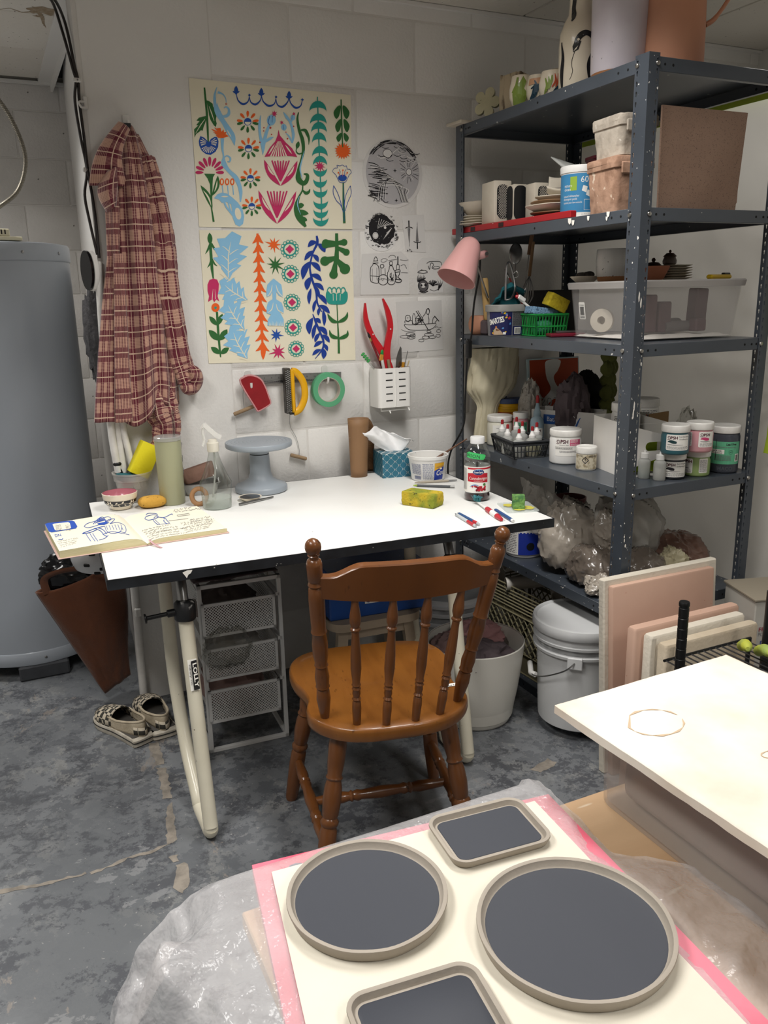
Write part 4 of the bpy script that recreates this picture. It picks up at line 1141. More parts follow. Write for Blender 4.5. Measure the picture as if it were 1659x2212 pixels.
for s,z in ((.92,0),(1,.01),(1.02,.05),(.98,.10),(.98,.112),(.86,.112),(.86,.05)):
    secs.append([(p[0]*s*(1+.05*fbm((p[0]*60,p[1]*60,z*30),3)),p[1]*s,z+(.008*fbm((p[0]*90,p[1]*90,2),3) if z>.1 else 0)) for p in rrect(.085,.085,.015,5)])
L(t).loft(secs,cap1=True).build('body',BARK,t)
def cup(name,label,x,y,r,h,m,art,fr=1.0):
    t=thing(name,label,'cup',(x,y,Z1),(0,0,0),None)
    L(t).lathe([(r*.6,0),(r*.72,.004),(r*.98,h*.35),(r,h*.6),(r*.84,h*.92),(r*.80,h),(r*.74,h),(r*.7,h*.7)],28,cap1=False).build('body',m,t)
    f=Flat();art(f)
    a=tocam(x,y)
    def mp(u,v,hh):
        q=v/h;rr=r*(1.0 if .3<q<.65 else (.98-(.3-q)*.8 if q<=.3 else 1-(q-.65)*.5))+hh
        return Vector((x+rr*cos(a+u/r),y+rr*sin(a+u/r),Z1+v))
    subdiv(f,.006).mesh(mp,'painted_motif',[mat('olive_green_glaze','#7f9440',.3),mat('deep_teal_glaze','#12384a',.3),mat('rust_glaze','#b5492b',.3),mat('peach_glaze','#c99a76',.3)],t,lift=.0016)
    return t
def art1(f):f.poly([(-.03,.008),(-.01,.004),(.012,.012),(.02,.035),(.008,.05),(.016,.07),(.006,.085),(-.004,.068),(-.016,.06),(-.028,.036)],0);f.stroke([(-.028,.04),(-.015,.06),(-.012,.082)],.007,0)
def art2(f):
    f.poly([(-.03,.05),(.03,.056),(.03,.07),(-.03,.068)],3);f.lay=.0004
    f.stroke([(-.026,.012),(-.012,.022),(-.004,.04),(.010,.046),(.018,.064)],[.006,.014,.017,.013,.006],1,4);f.stroke([(-.02,.04),(-.006,.05),(-.01,.062)],[.003,.007,.003],1,4);f.stroke([(.0,.016),(.014,.02),(.022,.034)],[.003,.009,.004],1,4)
def art3(f):
    for k in range(3):f.stroke([(-.024+.008*k,.014+.006*k),(-.014+.006*k,.034+.006*k),(-.02+.010*k,.056+.003*k)],[.003,.007,.003],0,4)
    for k in range(3):f.stroke([(.0+.010*k,.030),(.010+.007*k,.046),(.008+.010*k,.066)],[.003,.006,.002],2,4)
    f.stroke([(.004,.018),(.018,.030),(.03,.028)],[.003,.007,.003],1,4)
cup('painted_cup','ivory cup with an olive green animal motif beside the bark pot',1.300,-.375,.036,.090,IVORY,art1)
cup('painted_cup','ivory and peach cup with dark teal leaves between the other painted cups',1.318,-.435,.034,.080,IVORY,art2)
cup('painted_cup','round ivory cup with green and rust leaves, rightmost of the painted cups',1.325,-.495,.038,.078,IVORY,art3)
PLAST=mat('pale_plaster','#cfc6b6',.75,col2='#bdb3a2',nscale=14)
tag(MB().box((1.275,-.098,Z1+.0045),(.11,.085,.009),rot=(0,0,.1),bev=.002).build('ceramic_tile',PLAST),'thin cream tile at the far left corner of the top shelf','tile')
t=thing('leaning_board','small cream board leaning behind the snake vase','board',(1.385,-.47,Z1),(radians(0),0,radians(-50)))
L(t).box((0,0,.052),(.075,.006,.102),rot=(-.12,0,0),bev=.001).build('board',PLAST,t)

# ------------------------------------------------------------------ second shelf
Z2=DT[1]+.0002
t=thing('spirit_level','long red spirit level lying along the left edge of the second shelf','level',(1.268,-.36,Z2),(0,0,radians(90)))
L(t).box((0,0,.010),(.66,.022,.020),bev=.002).build('body',mat('red_enamel','#a81e26',.35,col3='#d8cfc8',n3=(50,.73,.75)),t)
f=Flat()
for x in (.27,.18,-.02):f.rect(x,-.016,x+.026,-.004,0)
m_=WORLD[t]
for k,x in enumerate((.285,.19,.02)):L(t).box((x,.0112,.010),(.028,.001,.013)).build('vial_window',mat('dark_vial','#2b1214',.3),t)
ZL=Z2+.0205
BLKS=mat('black_slip','#191a1d',.4);CROSS=mat('slip_line','#cfc8bb',.6)
t=thing('trinket_box','square cream box with black cross hatched panels standing on the red level','ceramic box',(1.300,-.245,ZL),(0,0,radians(-7)))
def hatch_block(t,w,d,h,n=1,r=.016,sides=('f',)):
    L(t).box((0,0,h/2),(w,d,h),bev=.004,seg=2).build('body',PLAST,t)
hatch_block(t,.062,.095,.128)
def hatch(t,M,w,h,solid=False):
    f=Flat();ring=[(p[0],p[1]) for p in rrect(w,h,w*.42,5,0,h/2)];f.poly(ring,0);f.lay=.0004
    if not solid:
        s=-h
        while s<w+h:
            for sg in (1,-1):
                pts=[]
                for k in range(13):
                    y=h*k/12;x=(s+y)*sg-w/2*sg
                    if abs(x)<w/2-.0015 and not (abs(x)>w*.28 and (y<w*.2 or y>h-w*.2)):pts.append((x,y))
                if len(pts)>1:f.stroke(pts,.0011,1)
            s+=.0075
    f.mesh(lambda x,y,hh:M@Vector((x,-hh,y)),'hatched_panel',[BLKS,CROSS],t,lift=.0004)
W=WORLD[t]
hatch(t,W@Tm((0.0,-.0478,.012)),.042,.104)
t=thing('trinket_box','cream and glossy black box second from the left on the red level','ceramic box',(1.330,-.318,ZL),(0,0,radians(-7)))
hatch_block(t,.05,.05,.112);hatch(t,WORLD[t]@Tm((0,-.0253,.004)),.046,.104,True);hatch(t,WORLD[t]@Tm((-.0253,0,.004),(0,0,-pi/2)),.044,.104,True)
t=thing('trinket_box','cream box with a cross hatched panel right of the glossy black one','ceramic box',(1.355,-.392,ZL),(0,0,radians(-7)))
hatch_block(t,.05,.06,.108);hatch(t,WORLD[t]@Tm((.004,-.0303,.006)),.034,.092)
t=thing('trinket_box','low cream box with a black arch behind the stacked plates','ceramic box',(1.385,-.455,ZL),(0,0,radians(-7)))
hatch_block(t,.05,.05,.098);hatch(t,WORLD[t]@Tm((-.0253,0,.006),(0,0,-pi/2)),.036,.084);hatch(t,WORLD[t]@Tm((0,-.0253,.006)),.036,.08)
def plate(name,label,x,y,z,r,h,m,group,cat='plate',seg=36,wob=.0,ph=0.0):
    b=MB(Tm((x,y,z)))
    pr_=[(r*.55,0),(r*.62,.0015),(r,h-.002),(r,h),(r*.96,h),(r*.6,.005),(0,.005)]
    secs=[[((q*(1+wob*sin(2*a+ph)))*cos(a),(q*(1+wob*sin(2*a+ph)))*sin(a),zz+(wob*.03*sin(3*a+ph) if zz>.006 else 0)) for a in [2*pi*k/seg for k in range(seg)]] for q,zz in pr_]
    b.loft(secs,cap1=False)
    return tag(b.build(name,m),label,cat,group)
zz=ZL;lab=['bottom cream saucer of the small stack at the left end of the second shelf','second cream saucer of the small stack at the left end of the second shelf','third cream saucer of the small stack at the left end of the second shelf','topmost cream saucer of the small stack at the left end of the second shelf']
for k in range(4):plate('saucer',lab[k],1.298+.003*k,-.128+.006*k,zz,.060-.003*k,.010,PLAST,'saucers under the cream bowl',wob=.02,ph=k);zz+=.0085
t=thing('cream_bowl','cream bowl on the small saucer stack at the left end of the second shelf','bowl',(1.302,-.120,zz+.0015))
L(t).lathe([(.02,0),(.032,.004),(.052,.022),(.061,.042),(.059,.042),(.049,.022),(0,.008)],32,cap1=False).build('body',PLAST,t)
plate('small_dish','small cream dish upside down in the cream bowl',1.325,-.125,zz+.032,.032,.018,PLAST,None,'dish')
zz=ZL;zlab=['bottom brown wooden plate of the stack beside the blue tub','wide speckled cream plate second from the bottom beside the blue tub','brown plate third from the bottom beside the blue tub','small cream oval plate on top of the plate stack']
RIMB=mat('brown_plate','#8a6a4c',.6)
for k,(r,h,m) in enumerate(((.085,.012,RIMB),(.098,.022,PLAST),(.086,.013,RIMB),(.062,.015,PLAST))):
    plate('plate',zlab[k],1.352-(.02 if k==3 else 0),-.505-.004*k,zz,r,h,m,'stacked plates on the second shelf',wob=.03,ph=k*2);zz+=h-.002
t=thing('folded_dish','folded cream dish with hatched inside on top of the plate stack','dish',(1.365,-.515,zz+.002),(0,0,radians(-40)))
b=L(t).grid(lambda u,v:(.095*(u-.5),.075*(v-.5),.004+.060*(lambda s:s*s)(abs(v-.35)*1.5)*(1-.3*abs(u-.5))+.012*(2*u-1)**2),14,20)
b.build('body',PLAST,t,solid=.005,off=1)
f=Flat();f.rect(-.03,-.028,.03,.012,0)
f.mesh(lambda x,y,h:WORLD[t]@Vector((x,y,.010+h+.060*(abs(y/.075+.5-.35)*1.5)**2+.012*(2*x/.095)**2)),'hatched_inside',[BLKS],t)
t=thing('clear_cup','upside down clear plastic cup behind the blue tub','cup',(1.46,-.36,Z2))
L(t).lathe([(.034,0),(.036,.002),(.030,.09),(.012,.125),(.010,.15),(0,.152)],24,cap0=False).build('body',CLEARP,t)
BLUET=mat('sky_blue_label','#3d86b4',.45,col2='#2f6f9d',nscale=6)
t=thing('detergent_tub','white tub with a blue printed label and open lid on the second shelf','tub',(1.345,-.622,Z2))
r=.058
L(t).lathe([(r*.92,0),(r*.94,.004),(r,.125),(r*1.04,.126),(r*1.05,.142),(r*1.02,.145),(r*.97,.143),(r*.93,.05)],36,cap1=False).build('body',WPL,t)
f=Flat();f.rect(-.10,.0,.10,.118,0);f.lay=.0003
f.rect(-.038,.008,-.018,.045,2);f.text('60',-.008,.024,.016,1,w=.022);f.text('nature',-.058,.035,.008,1,w=.026);f.text('clean',-.058,.045,.008,1,w=.022);f.text('natural dishwasher',-.06,.062,.006,1,w=.05);f.text('detergent pods',-.06,.070,.006,1,w=.044);f.text('capsules pour lave-vaisselle',-.06,.079,.005,1,w=.058)
f.rect(-.10,.104,.10,.118,1);f.text('1.31 lbs',-.055,.115,.006,3,w=.022);f.text('CAUTION: ATTENTION',-.004,.111,.0045,3,w=.038)
for k in range(5):f.poly([(.0+.012*k,.032+.012*(k%3)),(.012+.012*k,.036+.012*(k%3)),(.009+.012*k,.052+.012*(k%3)),(-.004+.012*k,.046+.012*(k%2))],1)
f.stroke([(.004,.07),(.04,.07),(.04,.098),(.004,.098)],.001,1,closed=True)
put_label(t,f,.0575,.122,tocam(1.345,-.622)+.1,[BLUET,LBL,mat('tag_green','#8fae3d',.5),TXTK])
L(t).grid(lambda u,v:(-.055+.11*u,.02+.055*v,.146+.012*v+.022*v*(1-u)),6,6).build('open_lid',MILKY,t,solid=.003)
def dirtybox(name,label,x,y,z,w,d,h,m,rot,tap=.88,rim=.012,group=None,seed=0,lid=True):
    t=thing(name,label,'bin',(x,y,z),(0,0,rot),group)
    secs=[]
    for q,s in ((0,tap),(.015,tap+.01),(h-rim*2,1.0),(h-rim*2,1.06),(h-rim,1.07),(h-rim,1.02)):
        secs.append([Vector((p[0]*s,p[1]*s,q))*1.0 for p in rrect(w,d,.014,5)])
    b=L(t);rings=[]
    for i in range(len(secs)-1):
        k=7 if i==1 else 1
        for j in range(k):rings.append([a.lerp(c,j/k) for a,c in zip(secs[i],secs[i+1])])
    rings.append(secs[-1])
    rings=[[p+Vector((p.x,p.y,0)).normalized()*.003*fbm((p.x*60+seed,p.y*60,p.z*60),3) for p in s] for s in rings]
    b.loft(rings).build('body',m,t)
    b=L(t)
    s2=[]
    for q,s in ((h-rim,1.0),(h-rim,1.05),(h,1.06),(h+.004,1.02),(h+.006,.9),(h+.006,.4)):
        s2.append([Vector((p[0]*s,p[1]*s,q+.0025*fbm((p[0]*50,p[1]*50,seed),3))) for p in rrect(w*1.02,d*1.02,.016,5)])
    if lid:b.loft(s2).build('lid',m,t)
    for sx in (-1,1):L(t).box((sx*w*.28,-d*.54,h-rim*2.2),(.03,.006,.03),bev=.003).build('latch',m,t)
    return t
CLAY1=mat('clay_smeared_plastic','#b38f78',.8,col2='#8e6d58',nscale=26,nrange=(.48,.6),namt=.8,col3='#d8c4b0',n3=(40,.66,.70),bump=.7,bscale=55)
CLAY2=mat('pale_clay_smeared_plastic','#bdb3a5',.8,col2='#a1978a',nscale=26,nrange=(.48,.6),namt=.8,col3='#d8d1c6',n3=(40,.66,.70),bump=.7,bscale=55)
dirtybox('clay_bin','brown clay smeared plastic bin behind the near post on the second shelf',1.335,-.795,Z2,.115,.14,.135,CLAY1,radians(-6),seed=2)
dirtybox('clay_bin','pale clay crusted lidded bin stacked on the brown one',1.350,-.79,Z2+.1445,.115,.13,.095,CLAY2,radians(-4),seed=6)
t=thing('maroon_dish','dark maroon plastic tub behind the blue tub','tub',(1.465,-.60,Z2+.10),(0,0,-.2))
L(t).loft([[(p[0]*s,p[1]*s,z) for p in rrect(.13,.10,.03,5)] for s,z in ((.8,0),(.85,.005),(1,.07),(1.04,.072),(1.04,.08),(.98,.08),(.85,.01))],cap1=True).build('body',mat('maroon_plastic','#4d0d1c',.3),t)
t2=thing('plastic_crate_box','grey plastic box supporting the maroon tub','box',(1.475,-.60,Z2))
L(t2).box((0,0,.049),(.12,.09,.098),bev=.006).build('body',mat('grey_plastic','#8b8b88',.5),t2)
MDF=mat('brown_hardboard','#8e7463',.8,col2='#7d6455',nscale=9,col3='#5e4a40',n3=(420,.62,.68))
t=thing('hardboard_panel','square brown hardboard panel standing upright on the second shelf','board',(1.338,-.938,Z2-.0),(0,0,radians(-2)))
L(t).prism([(0,0),(.262,0),(.279,.243),(-.004,.245)],.006,M=Matrix(((1,0,0,0),(0,0,-1,0),(0,1,0,0),(0,0,0,1)))).build('panel',MDF,t)
KR=mat('bisque_blocks','#b98a6b',.8)
tag(MB().box((1.615,-.885,Z2+.0125),(.045,.04,.025),bev=.004).build('clay_block',KR),'lower peach clay block behind the hardboard panel','block','clay blocks behind the hardboard')
tag(MB().box((1.622,-.885,Z2+.0425),(.07,.045,.034),rot=(0,0,.1),bev=.002).build('clay_block',KR),'upper peach clay block behind the hardboard panel','block','clay blocks behind the hardboard')
# ------------------------------------------------------------------ third shelf
Z3=DT[2]+.0002
t=thing('terracotta_cup','small rounded terracotta cup at the left end of the third shelf','cup',(1.292,-.155,Z3))
L(t).lathe([(.020,0),(.026,.003),(.034,.02),(.036,.038),(.032,.056),(.026,.064),(.023,.063),(.03,.04),(0,.012)],28,cap1=False).build('body',TERRA,t)
NAVY=mat('navy_print','#1d2050',.4);GREYLID=mat('dusty_grey_lid','#8d8c88',.6,col2='#7b7a76',nscale=20)
t=thing('candy_tub','navy printed ice cream tub holding brushes and tools on the third shelf','tub',(1.310,-.300,Z3))
L(t).loft([[(p[0]*s,p[1]*s,z) for p in rrect(.135,.105,.05,7)] for s,z in ((.90,0),(.92,.003),(1.0,.085),(.96,.085),(.88,.006))],cap1=True).build('body',mat('grey_print','#77777c',.45,col2='#8c8c90',nscale=300),t)
b=L(t);b.loft([[(p[0]*s,p[1]*s,z) for p in rrect(.135,.105,.05,7)] for s,z in ((1.0,.078),(1.06,.079),(1.07,.098),(1.03,.101),(.98,.1),(.97,.085))],cap0=False,cap1=False)
b.build('rim',GREYLID,t)
sm=[(cos(a),sin(a)) for a in [2*pi*k/14 for k in range(14)]]
f=Flat();f.rect(-.052,0,.030,.078,0);f.lay=.0004
rr_=random.Random(5)
for k in range(26):
    x,y=-.048+.074*rr_.random(),.004+.070*rr_.random()
    if -.045<x<.005 and .022<y<.05:continue
    f.ell(x,y,.0042,.0029,1+rr_.randrange(6),9,rr_.random()*3)
f.lay=.0008;f.text('SMARTIES',-.050,.046,.017,7,w=.055,bold=.03,rot=-.22)
f.lay=.0006;f.poly([(p.x,p.y) for p in spline([(-.036,.077),(-.034,.062),(-.024,.054),(-.012,.062),(-.004,.070),(-.002,.077)],3)],8);f.ell(-.020,.061,.007,.004,9);f.rect(-.002,.068,.008,.076,7)
W3=WORLD[t];side=[Vector((p[0],p[1],0)) for p in rrect(.135,.105,.05,7)]
def ovmap(a0,lift=.0008):
    # walk around the oval wall
    n=len(side);cum=[0]
    for k in range(n):cum.append(cum[-1]+(side[(k+1)%n]-side[k]).length)
    def fn(u,v,h):
        s=(a0+u)%cum[-1]
        k=max(i for i in range(n) if cum[i]<=s);q=side[k].lerp(side[(k+1)%n],(s-cum[k])/max(1e-9,cum[k+1]-cum[k]))
        sc_=.92+.08*(.082-v)/.085+(h+lift)/.06
        return W3@Vector((q.x*sc_,q.y*sc_,.082-v))
    return fn,cum[-1]
fn,tot=ovmap(0)
per=tot
fn,_=ovmap(per*.635)
subdiv(f,.004).mesh(fn,'printed_label',[NAVY]+[mat('candy_'+n,c,.4) for n,c in (('yellow','#d9b52e'),('orange','#d07a2c'),('red','#b8323c'),('green','#6f9a3a'),('pink','#cf6f9b'),('blue','#4f83b8'))]+[LBL,mat('candy_ice_cream','#b39c82',.5),mat('candy_brown','#6b452a',.5)],t)
f=Flat();f.rect(.034,.050,.085,.078,0);f.lay=.0004;f.rect(.040,.054,.066,.075,1);f.lay=.0008;barcode(f,.042,.056,.064,.073,2,9);f.lay=.0004;fine_print(f,.034,.004,.085,.046,.0028,2,6)
subdiv(f,.004).mesh(fn,'printed_back',[NAVY,LBL,TXTK],t)
# tools standing in the tub
def top_tool(o,label,cat,group=None):return tag(o,label,cat,group)
TEALC=mat('teal_cloth','#12545c',.9,bump=.4,bscale=200)
o=MB(Tm((1.315,-.292,Z3+.105),(0,0,.1))).grid(lambda u,v:(-.055+.12*u,.012*sin(v*5)+.01*fbm((u*3,v*3,1),3),-.02+(.085-.05*abs(u-.5))*v*(1 if u>.2 else .6)),14,14).build('teal_cloth',TEALC,solid=.006)
top_tool(o,'teal cloth folded in the navy tub on the third shelf','cloth')
ROLLW=mat('pale_wood','#b0905c',.6)
o=MB().lathe([(.011,0),(.012,.004),(.0125,.13),(.010,.138)],18,frame((1.296,-.205,Z3+.05),(1.285,-.20,Z3+.19))).build('rolling_pin',ROLLW)
t=thing('clay_block','grey clay block holding the rolling pin behind the navy tub','block',(1.30,-.208,Z3))
L(t).box((0,0,.0245),(.05,.04,.049),bev=.006).build('block',GREYC,t)
tag(o,'pale wooden rolling pin standing behind the navy tub','rolling pin')
def stick_tool(name,label,cat,p,q,r,m,extra=None,group='tools standing in the navy tub'):
    t=thing(name,label,cat,p,(0,0,0),group)
    MB().tube([Vector(p),Vector(p).lerp(Vector(q),.5),Vector(q)],r,8).build('handle',m,t)
    if extra:extra(t,Vector(p),Vector(q))
    return t
def brush_head(m1,m2,l=.03,r=.005):
    def ex(t,p,q):
        d=(q-p).normalized()
        MB().lathe([(r*.8,0),(r,.004),(r*.95,.012)],10,frame(q,q+d)).build('ferrule',m1,t)
        MB().lathe([(r*.9,.012),(r*1.15,.012+l*.4),(r*.2,.012+l)],10,frame(q,q+d)).build('bristles',m2,t)
    return ex
DKW=mat('dark_handle','#3a2320',.4);BRIST=mat('dark_bristles','#2a2020',.9)
T0=Vector((1.31,-.30,Z3+.09))
MB_=MB()
t=thing('wire_holder','bent steel wire tool holder leaning in the navy tub','wire holder',T0)
MB().tube(spline([(1.275,-.345,Z3+.115),(1.292,-.32,Z3+.18),(1.302,-.31,Z3+.225),(1.316,-.305,Z3+.232),(1.322,-.315,Z3+.20),(1.322,-.330,Z3+.155),(1.295,-.350,Z3+.122),(1.275,-.345,Z3+.115)],5),.0034,8).build('wire_loop',STEEL,t)
MB().tube(spline([(1.318,-.318,Z3+.195),(1.326,-.33,Z3+.205),(1.330,-.335,Z3+.19),(1.322,-.325,Z3+.185)],4),.0015,6).build('clip_spring',STEEL,t)
stick_tool('red_brush','red handled brush crossing the wire holder in the navy tub','brush',(1.385,-.32,Z3+.06),(1.325,-.29,Z3+.185),.0028,mat('dark_red_lacquer','#6d1f1f',.3),brush_head(STEEL,BRIST,.02,.0035))
stick_tool('toothbrush','red and white toothbrush leaning out of the navy tub','toothbrush',(1.375,-.37,Z3+.075),(1.325,-.35,Z3+.118),.0042,WPL,lambda t,p,q:(MB().box(q.lerp(p,.1)+Vector((0,-.004,.005)),(.030,.010,.014),rot=(0,.55,0),bev=.002).build('bristles',WPL,t),MB().box(q+Vector((-.008,-.002,.006)),(.016,.012,.010),rot=(0,.55,0),bev=.003).build('head',RED,t)))
def spoon(t,p,q):
    MB(frame(q,q+(q-p))).sphere((0,0,.03),(.022,.006,.036),14,10).build('bowl',STEEL,t)
stick_tool('steel_spoon','steel spoon standing at the back of the navy tub','spoon',(1.352,-.28,Z3+.09),(1.372,-.255,Z3+.235),.0025,STEEL,spoon)
def whisk(t,p,q):
    d=(q-p).normalized();M=frame(q,q+d);b=MB(M)
    for k in range(6):
        a=pi*k/6
        b.tube(spline([(0,0,0),(.014*cos(a),.014*sin(a),.03),(.020*cos(a),.020*sin(a),.065),(0,0,.10),(-.020*cos(a),-.020*sin(a),.065),(-.014*cos(a),-.014*sin(a),.03),(0,0,0)],4),.0009,5)
    b.build('wire_balloon',STEEL,t)
o=stick_tool('whisk','wire whisk with its handle up behind the green basket','whisk',(1.425,-.28,Z3+.30),(1.405,-.29,Z3+.19),.0055,RIMB,whisk)
t=thing('paint_scraper','brown wooden handled scraper hanging among the tools behind the navy tub','scraper',(1.415,-.262,Z3+.30))
MB().tube([(1.395,-.27,Z3+.10),(1.425,-.262,Z3+.29)],.0022,6).build('shaft',STEEL,t)
MB().tube([(1.420,-.262,Z3+.26),(1.432,-.262,Z3+.325)],[.007,.0085],8,flat=.6).build('handle',mat('worn_wood','#7a5a40',.6),t)
GRNB=mat('green_basket_plastic','#1f8a3e',.4)
def basket(name,label,x,y,z,w,d,h,m,rot,n1=11,n2=7,th=.0016,group=None,mid=True):
    t=thing(name,label,'basket',(x,y,z),(0,0,rot),group)
    L(t).box((0,0,.0015),(w*.88,d*.86,.003),bev=.001).build('base',m,t)
    for sgn,ax in ((-1,0),(1,0),(-1,1),(1,1)):
        W,D=(w,d) if ax==0 else (d,w);b=L(t)
        def P(s,q):
            k=.88+.12*q;a=s*W*k/2;c=sgn*D*k/2
            return Vector((a,c,q*h)) if ax==0 else Vector((c,a,q*h))
        n=n1 if ax==0 else n2
        for i in range(n+1):b.tube([P(-1+2*i/n,0),P(-1+2*i/n,1)],th if i not in (0,n) else th*1.8,5)
        for q,r in ((.03,th*1.4),(.45,th*1.5),(1.0,th*2.2)):b.tube([P(-1,q),P(1,q)],r,5)
        if mid:b.add([P(-1,.40),P(1,.40),P(1,.50),P(-1,.50)],[(0,1,2,3)]);b.add([P(-1,.90),P(1,.90),P(1,1),P(-1,1)],[(0,1,2,3)])
        b.build('side',m,t)
    return t
basket('berry_basket','green plastic basket of sponges beside the navy tub',1.385,-.400,Z3,.115,.125,.068,GRNB,radians(-8),10,10)
SPB=mat('blue_sponge','#7396b4',.95,col2='#3e5a75',nscale=140,nrange=(.52,.6),namt=.9,bump=.8,bscale=200)
SPY=mat('yellow_sponge','#b3a021',.95,col2='#8a7a16',nscale=60,nrange=(.5,.6),bump=.6,bscale=120)
SPG=mat('green_scrubber','#3f8f6a',.95,bump=1.0,bscale=200)
def sponge(name,label,c,s,m,rot,seed=0,cat='sponge',bev=.006,amp=.0016):
    b=MB();b.box((0,0,0),s,bev=bev,seg=2)
    # subdivide by grid: use a dense loft
    b=MB(Tm(c,rot));secs=[]
    for k in range(9):
        z=-s[2]/2+s[2]*k/8;e=1-.04*(k in (0,8))
        secs.append([(p[0]*e+amp*fbm((p[0]*120,p[1]*120,z*120+seed),2),p[1]*e+amp*fbm((p[0]*120+9,p[1]*120,z*120+seed),2),z+amp*fbm((p[0]*90,p[1]*90,seed),2)) for p in rrect(s[0],s[1],bev,3)])
    b.loft(secs)
    return tag(b.build(name,m),label,cat)
sponge('blue_sponge','speckled blue sponge lying on top of the green basket',(1.368,-.415,Z3+.078),(.095,.06,.022),SPB,(.0,.12,-.1))
sponge('yellow_sponge','dirty yellow sponge tilted on the back corner of the green basket',(1.402,-.445,Z3+.105),(.07,.05,.042),SPY,(.1,.45,-.2),3)
crumple('scrubber','green scrubber inside the green basket','scrubber',(1.372,-.415,Z3+.026),(.030,.028,.024),SPG,4,.25,3.0,24,16)
tag(MB().box((1.395,-.510,Z3+.0055),(.115,.06,.011),rot=(0,0,radians(-20)),bev=.003).build('red_notebook',mat('wine_red_cover','#6d1528',.4,col3='#a98c8c',n3=(60,.72,.74))),'wine red flat case lying in front of the green basket','case')
tag(MB().box((1.425,-.488,Z3+.0145),(.10,.05,.006),rot=(0,0,radians(-20)),bev=.001).build('steel_plate',STEEL),'grey metal plate lying on the wine red case','plate')
t=thing('dark_box','dark flat box behind the yellow sponge','box',(1.50,-.30,Z3))
L(t).box((0,0,.072),(.14,.10,.144),bev=.003).build('box',mat('dark_box','#1f1c1d',.6),t)
# clear bin of tools
BIN=mat('cloudy_clear_bin','#d6d2d0',.2,alpha=.13,spec=.6,col2='#c2bebd',nscale=5)
bx,by,bw,bd,bh=1.535,-.735,.37,.345,.155
t=thing('storage_bin','large cloudy clear plastic storage bin with a lid on the third shelf','storage bin',(bx,by,Z3),(0,0,radians(-3)))
L(t).loft([[(p[0]*s,p[1]*s,z) for p in rrect(bw,bd,.03,6)] for s,z in ((.90,.0015),(.92,.004),(1.0,bh),(.99,bh),(.91,.006),(.89,.0045))],cap0=True,cap1=True).build('body',BIN,t)
L(t).loft([[(p[0]*s,p[1]*s,z) for p in rrect(bw,bd,.03,6)] for s,z in ((1.005,bh-.012),(1.03,bh-.012),(1.045,bh+.004),(1.03,bh+.008),(.96,bh+.008),(.95,bh+.003),(.5,bh+.003))],cap0=False,cap1=True).build('lid',mat('cloudy_lid','#c2bebb',.3,alpha=.75),t)
f=Flat();f.poly([(p[0],p[1]+.024) for p in rrect(.030,.050,.004)],0);f.lay=.0004;barcode(f,-.010,.012,.010,.036,1,3);f.text('STORAGE',-.010,.009,.003,1,w=.02);fine_print(f,-.011,.039,.011,.046,.0026,1,4)
wm=WORLD[t]
f.mesh(lambda x,y,h:wm@Vector((-.168-h,.10-x,.105-y))+Vector((-.008*(1-y/.05)-.004,0,0)),'barcode_label',[LBL,TXTK],t,lift=.002)
POWD=mat('white_powder','#e7e2da',.9,bump=.5,bscale=80)
o=MB(WORLD[t]).grid(lambda u,v:(.335*(u-.5),.31*(v-.5),.0055+(.006+.006*fbm((u*4,v*4,2),3))*min(1,12*min(u,1-u,v,1-v))),24,24).build('white_powder',POWD)
tag(o,'layer of white powder on the floor of the clear bin','powder',kind='stuff')
TOOLP=mat('mauve_block','#6a4f52',.7);ZB=Z3+.019
for k,(x,y,w,d,h,a,la) in enumerate(((1.455,-.79,.045,.06,.105,-.2,'tall mauve mould standing left in the clear bin'),(1.50,-.80,.05,.05,.085,.1,'mauve mould beside the tallest one in the clear bin'),(1.645,-.80,.045,.04,.12,-.05,'tall mauve block standing at the right end of the clear bin'),(1.61,-.84,.045,.03,.035,.1,'small pinkish block lying in front of the tall mauve block in the clear bin'))):
    tag(MB(Tm((x,y,ZB+h/2),(0,.05 if k==2 else 0,a))).box((0,0,0),(w,d,h),bev=.004).build('mould',TOOLP),la,'mould','moulds in the clear bin')
for k,(x,y,l,r,a,la) in enumerate(((1.55,-.77,.13,.018,.1,'grey tool roll lying in the middle of the clear bin'),(1.56,-.815,.11,.015,-.05,'front grey tool roll in the clear bin'))):
    tag(MB().tube([(x-l/2,y,ZB+r),(x+l/2,y+a*l,ZB+r)],r,12).build('tool_roll',mat('grey_tool','#77716f',.7)),la,'tool roll','tool rolls in the clear bin')
t=thing('tape_gun','pale round tool lying at the left of the clear bin','tool',(1.40,-.68,ZB))
L(t).lathe([(.03,0),(.034,.004),(.034,.02),(.012,.022),(.012,.0)],20,frame((0,0,.034),(-1,-.6,.034))).build('wheel',PLAST,t)
ZL3=Z3+bh+.0085
SPK=mat('speckled_white_glaze','#c9c7c2',.22,col2='#b3b0ab',nscale=12,col3='#3a3430',n3=(95,.71,.73),coat=.3)
t=thing('speckled_mug','white speckled mug with a bare tan base on the clear bin lid','mug',(1.437,-.668,ZL3))
L(t).lathe([(.046,.014),(.049,.02),(.0505,.06),(.049,.088),(.047,.092),(.044,.09),(.045,.03),(0,.022)],32,cap0=False,cap1=False).build('body',SPK,t)
L(t).lathe([(.040,0),(.044,.003),(.0462,.0145)],30,cap1=True).build('bare_base',RAWC,t)
L(t).tube(spline([(.040,-.028,.074),(.058,-.040,.078),(.066,-.046,.055),(.054,-.038,.026),(.040,-.028,.022)],6),.0058,10,flat=1.2).build('handle',SPK,t)
plate('saucer','cream saucer holding grey pebbles left of the speckled mug',1.417,-.565,ZL3,.045,.018,PLAST,None,'saucer')
GREYP=mat('grey_pebble','#4c4744',.8)
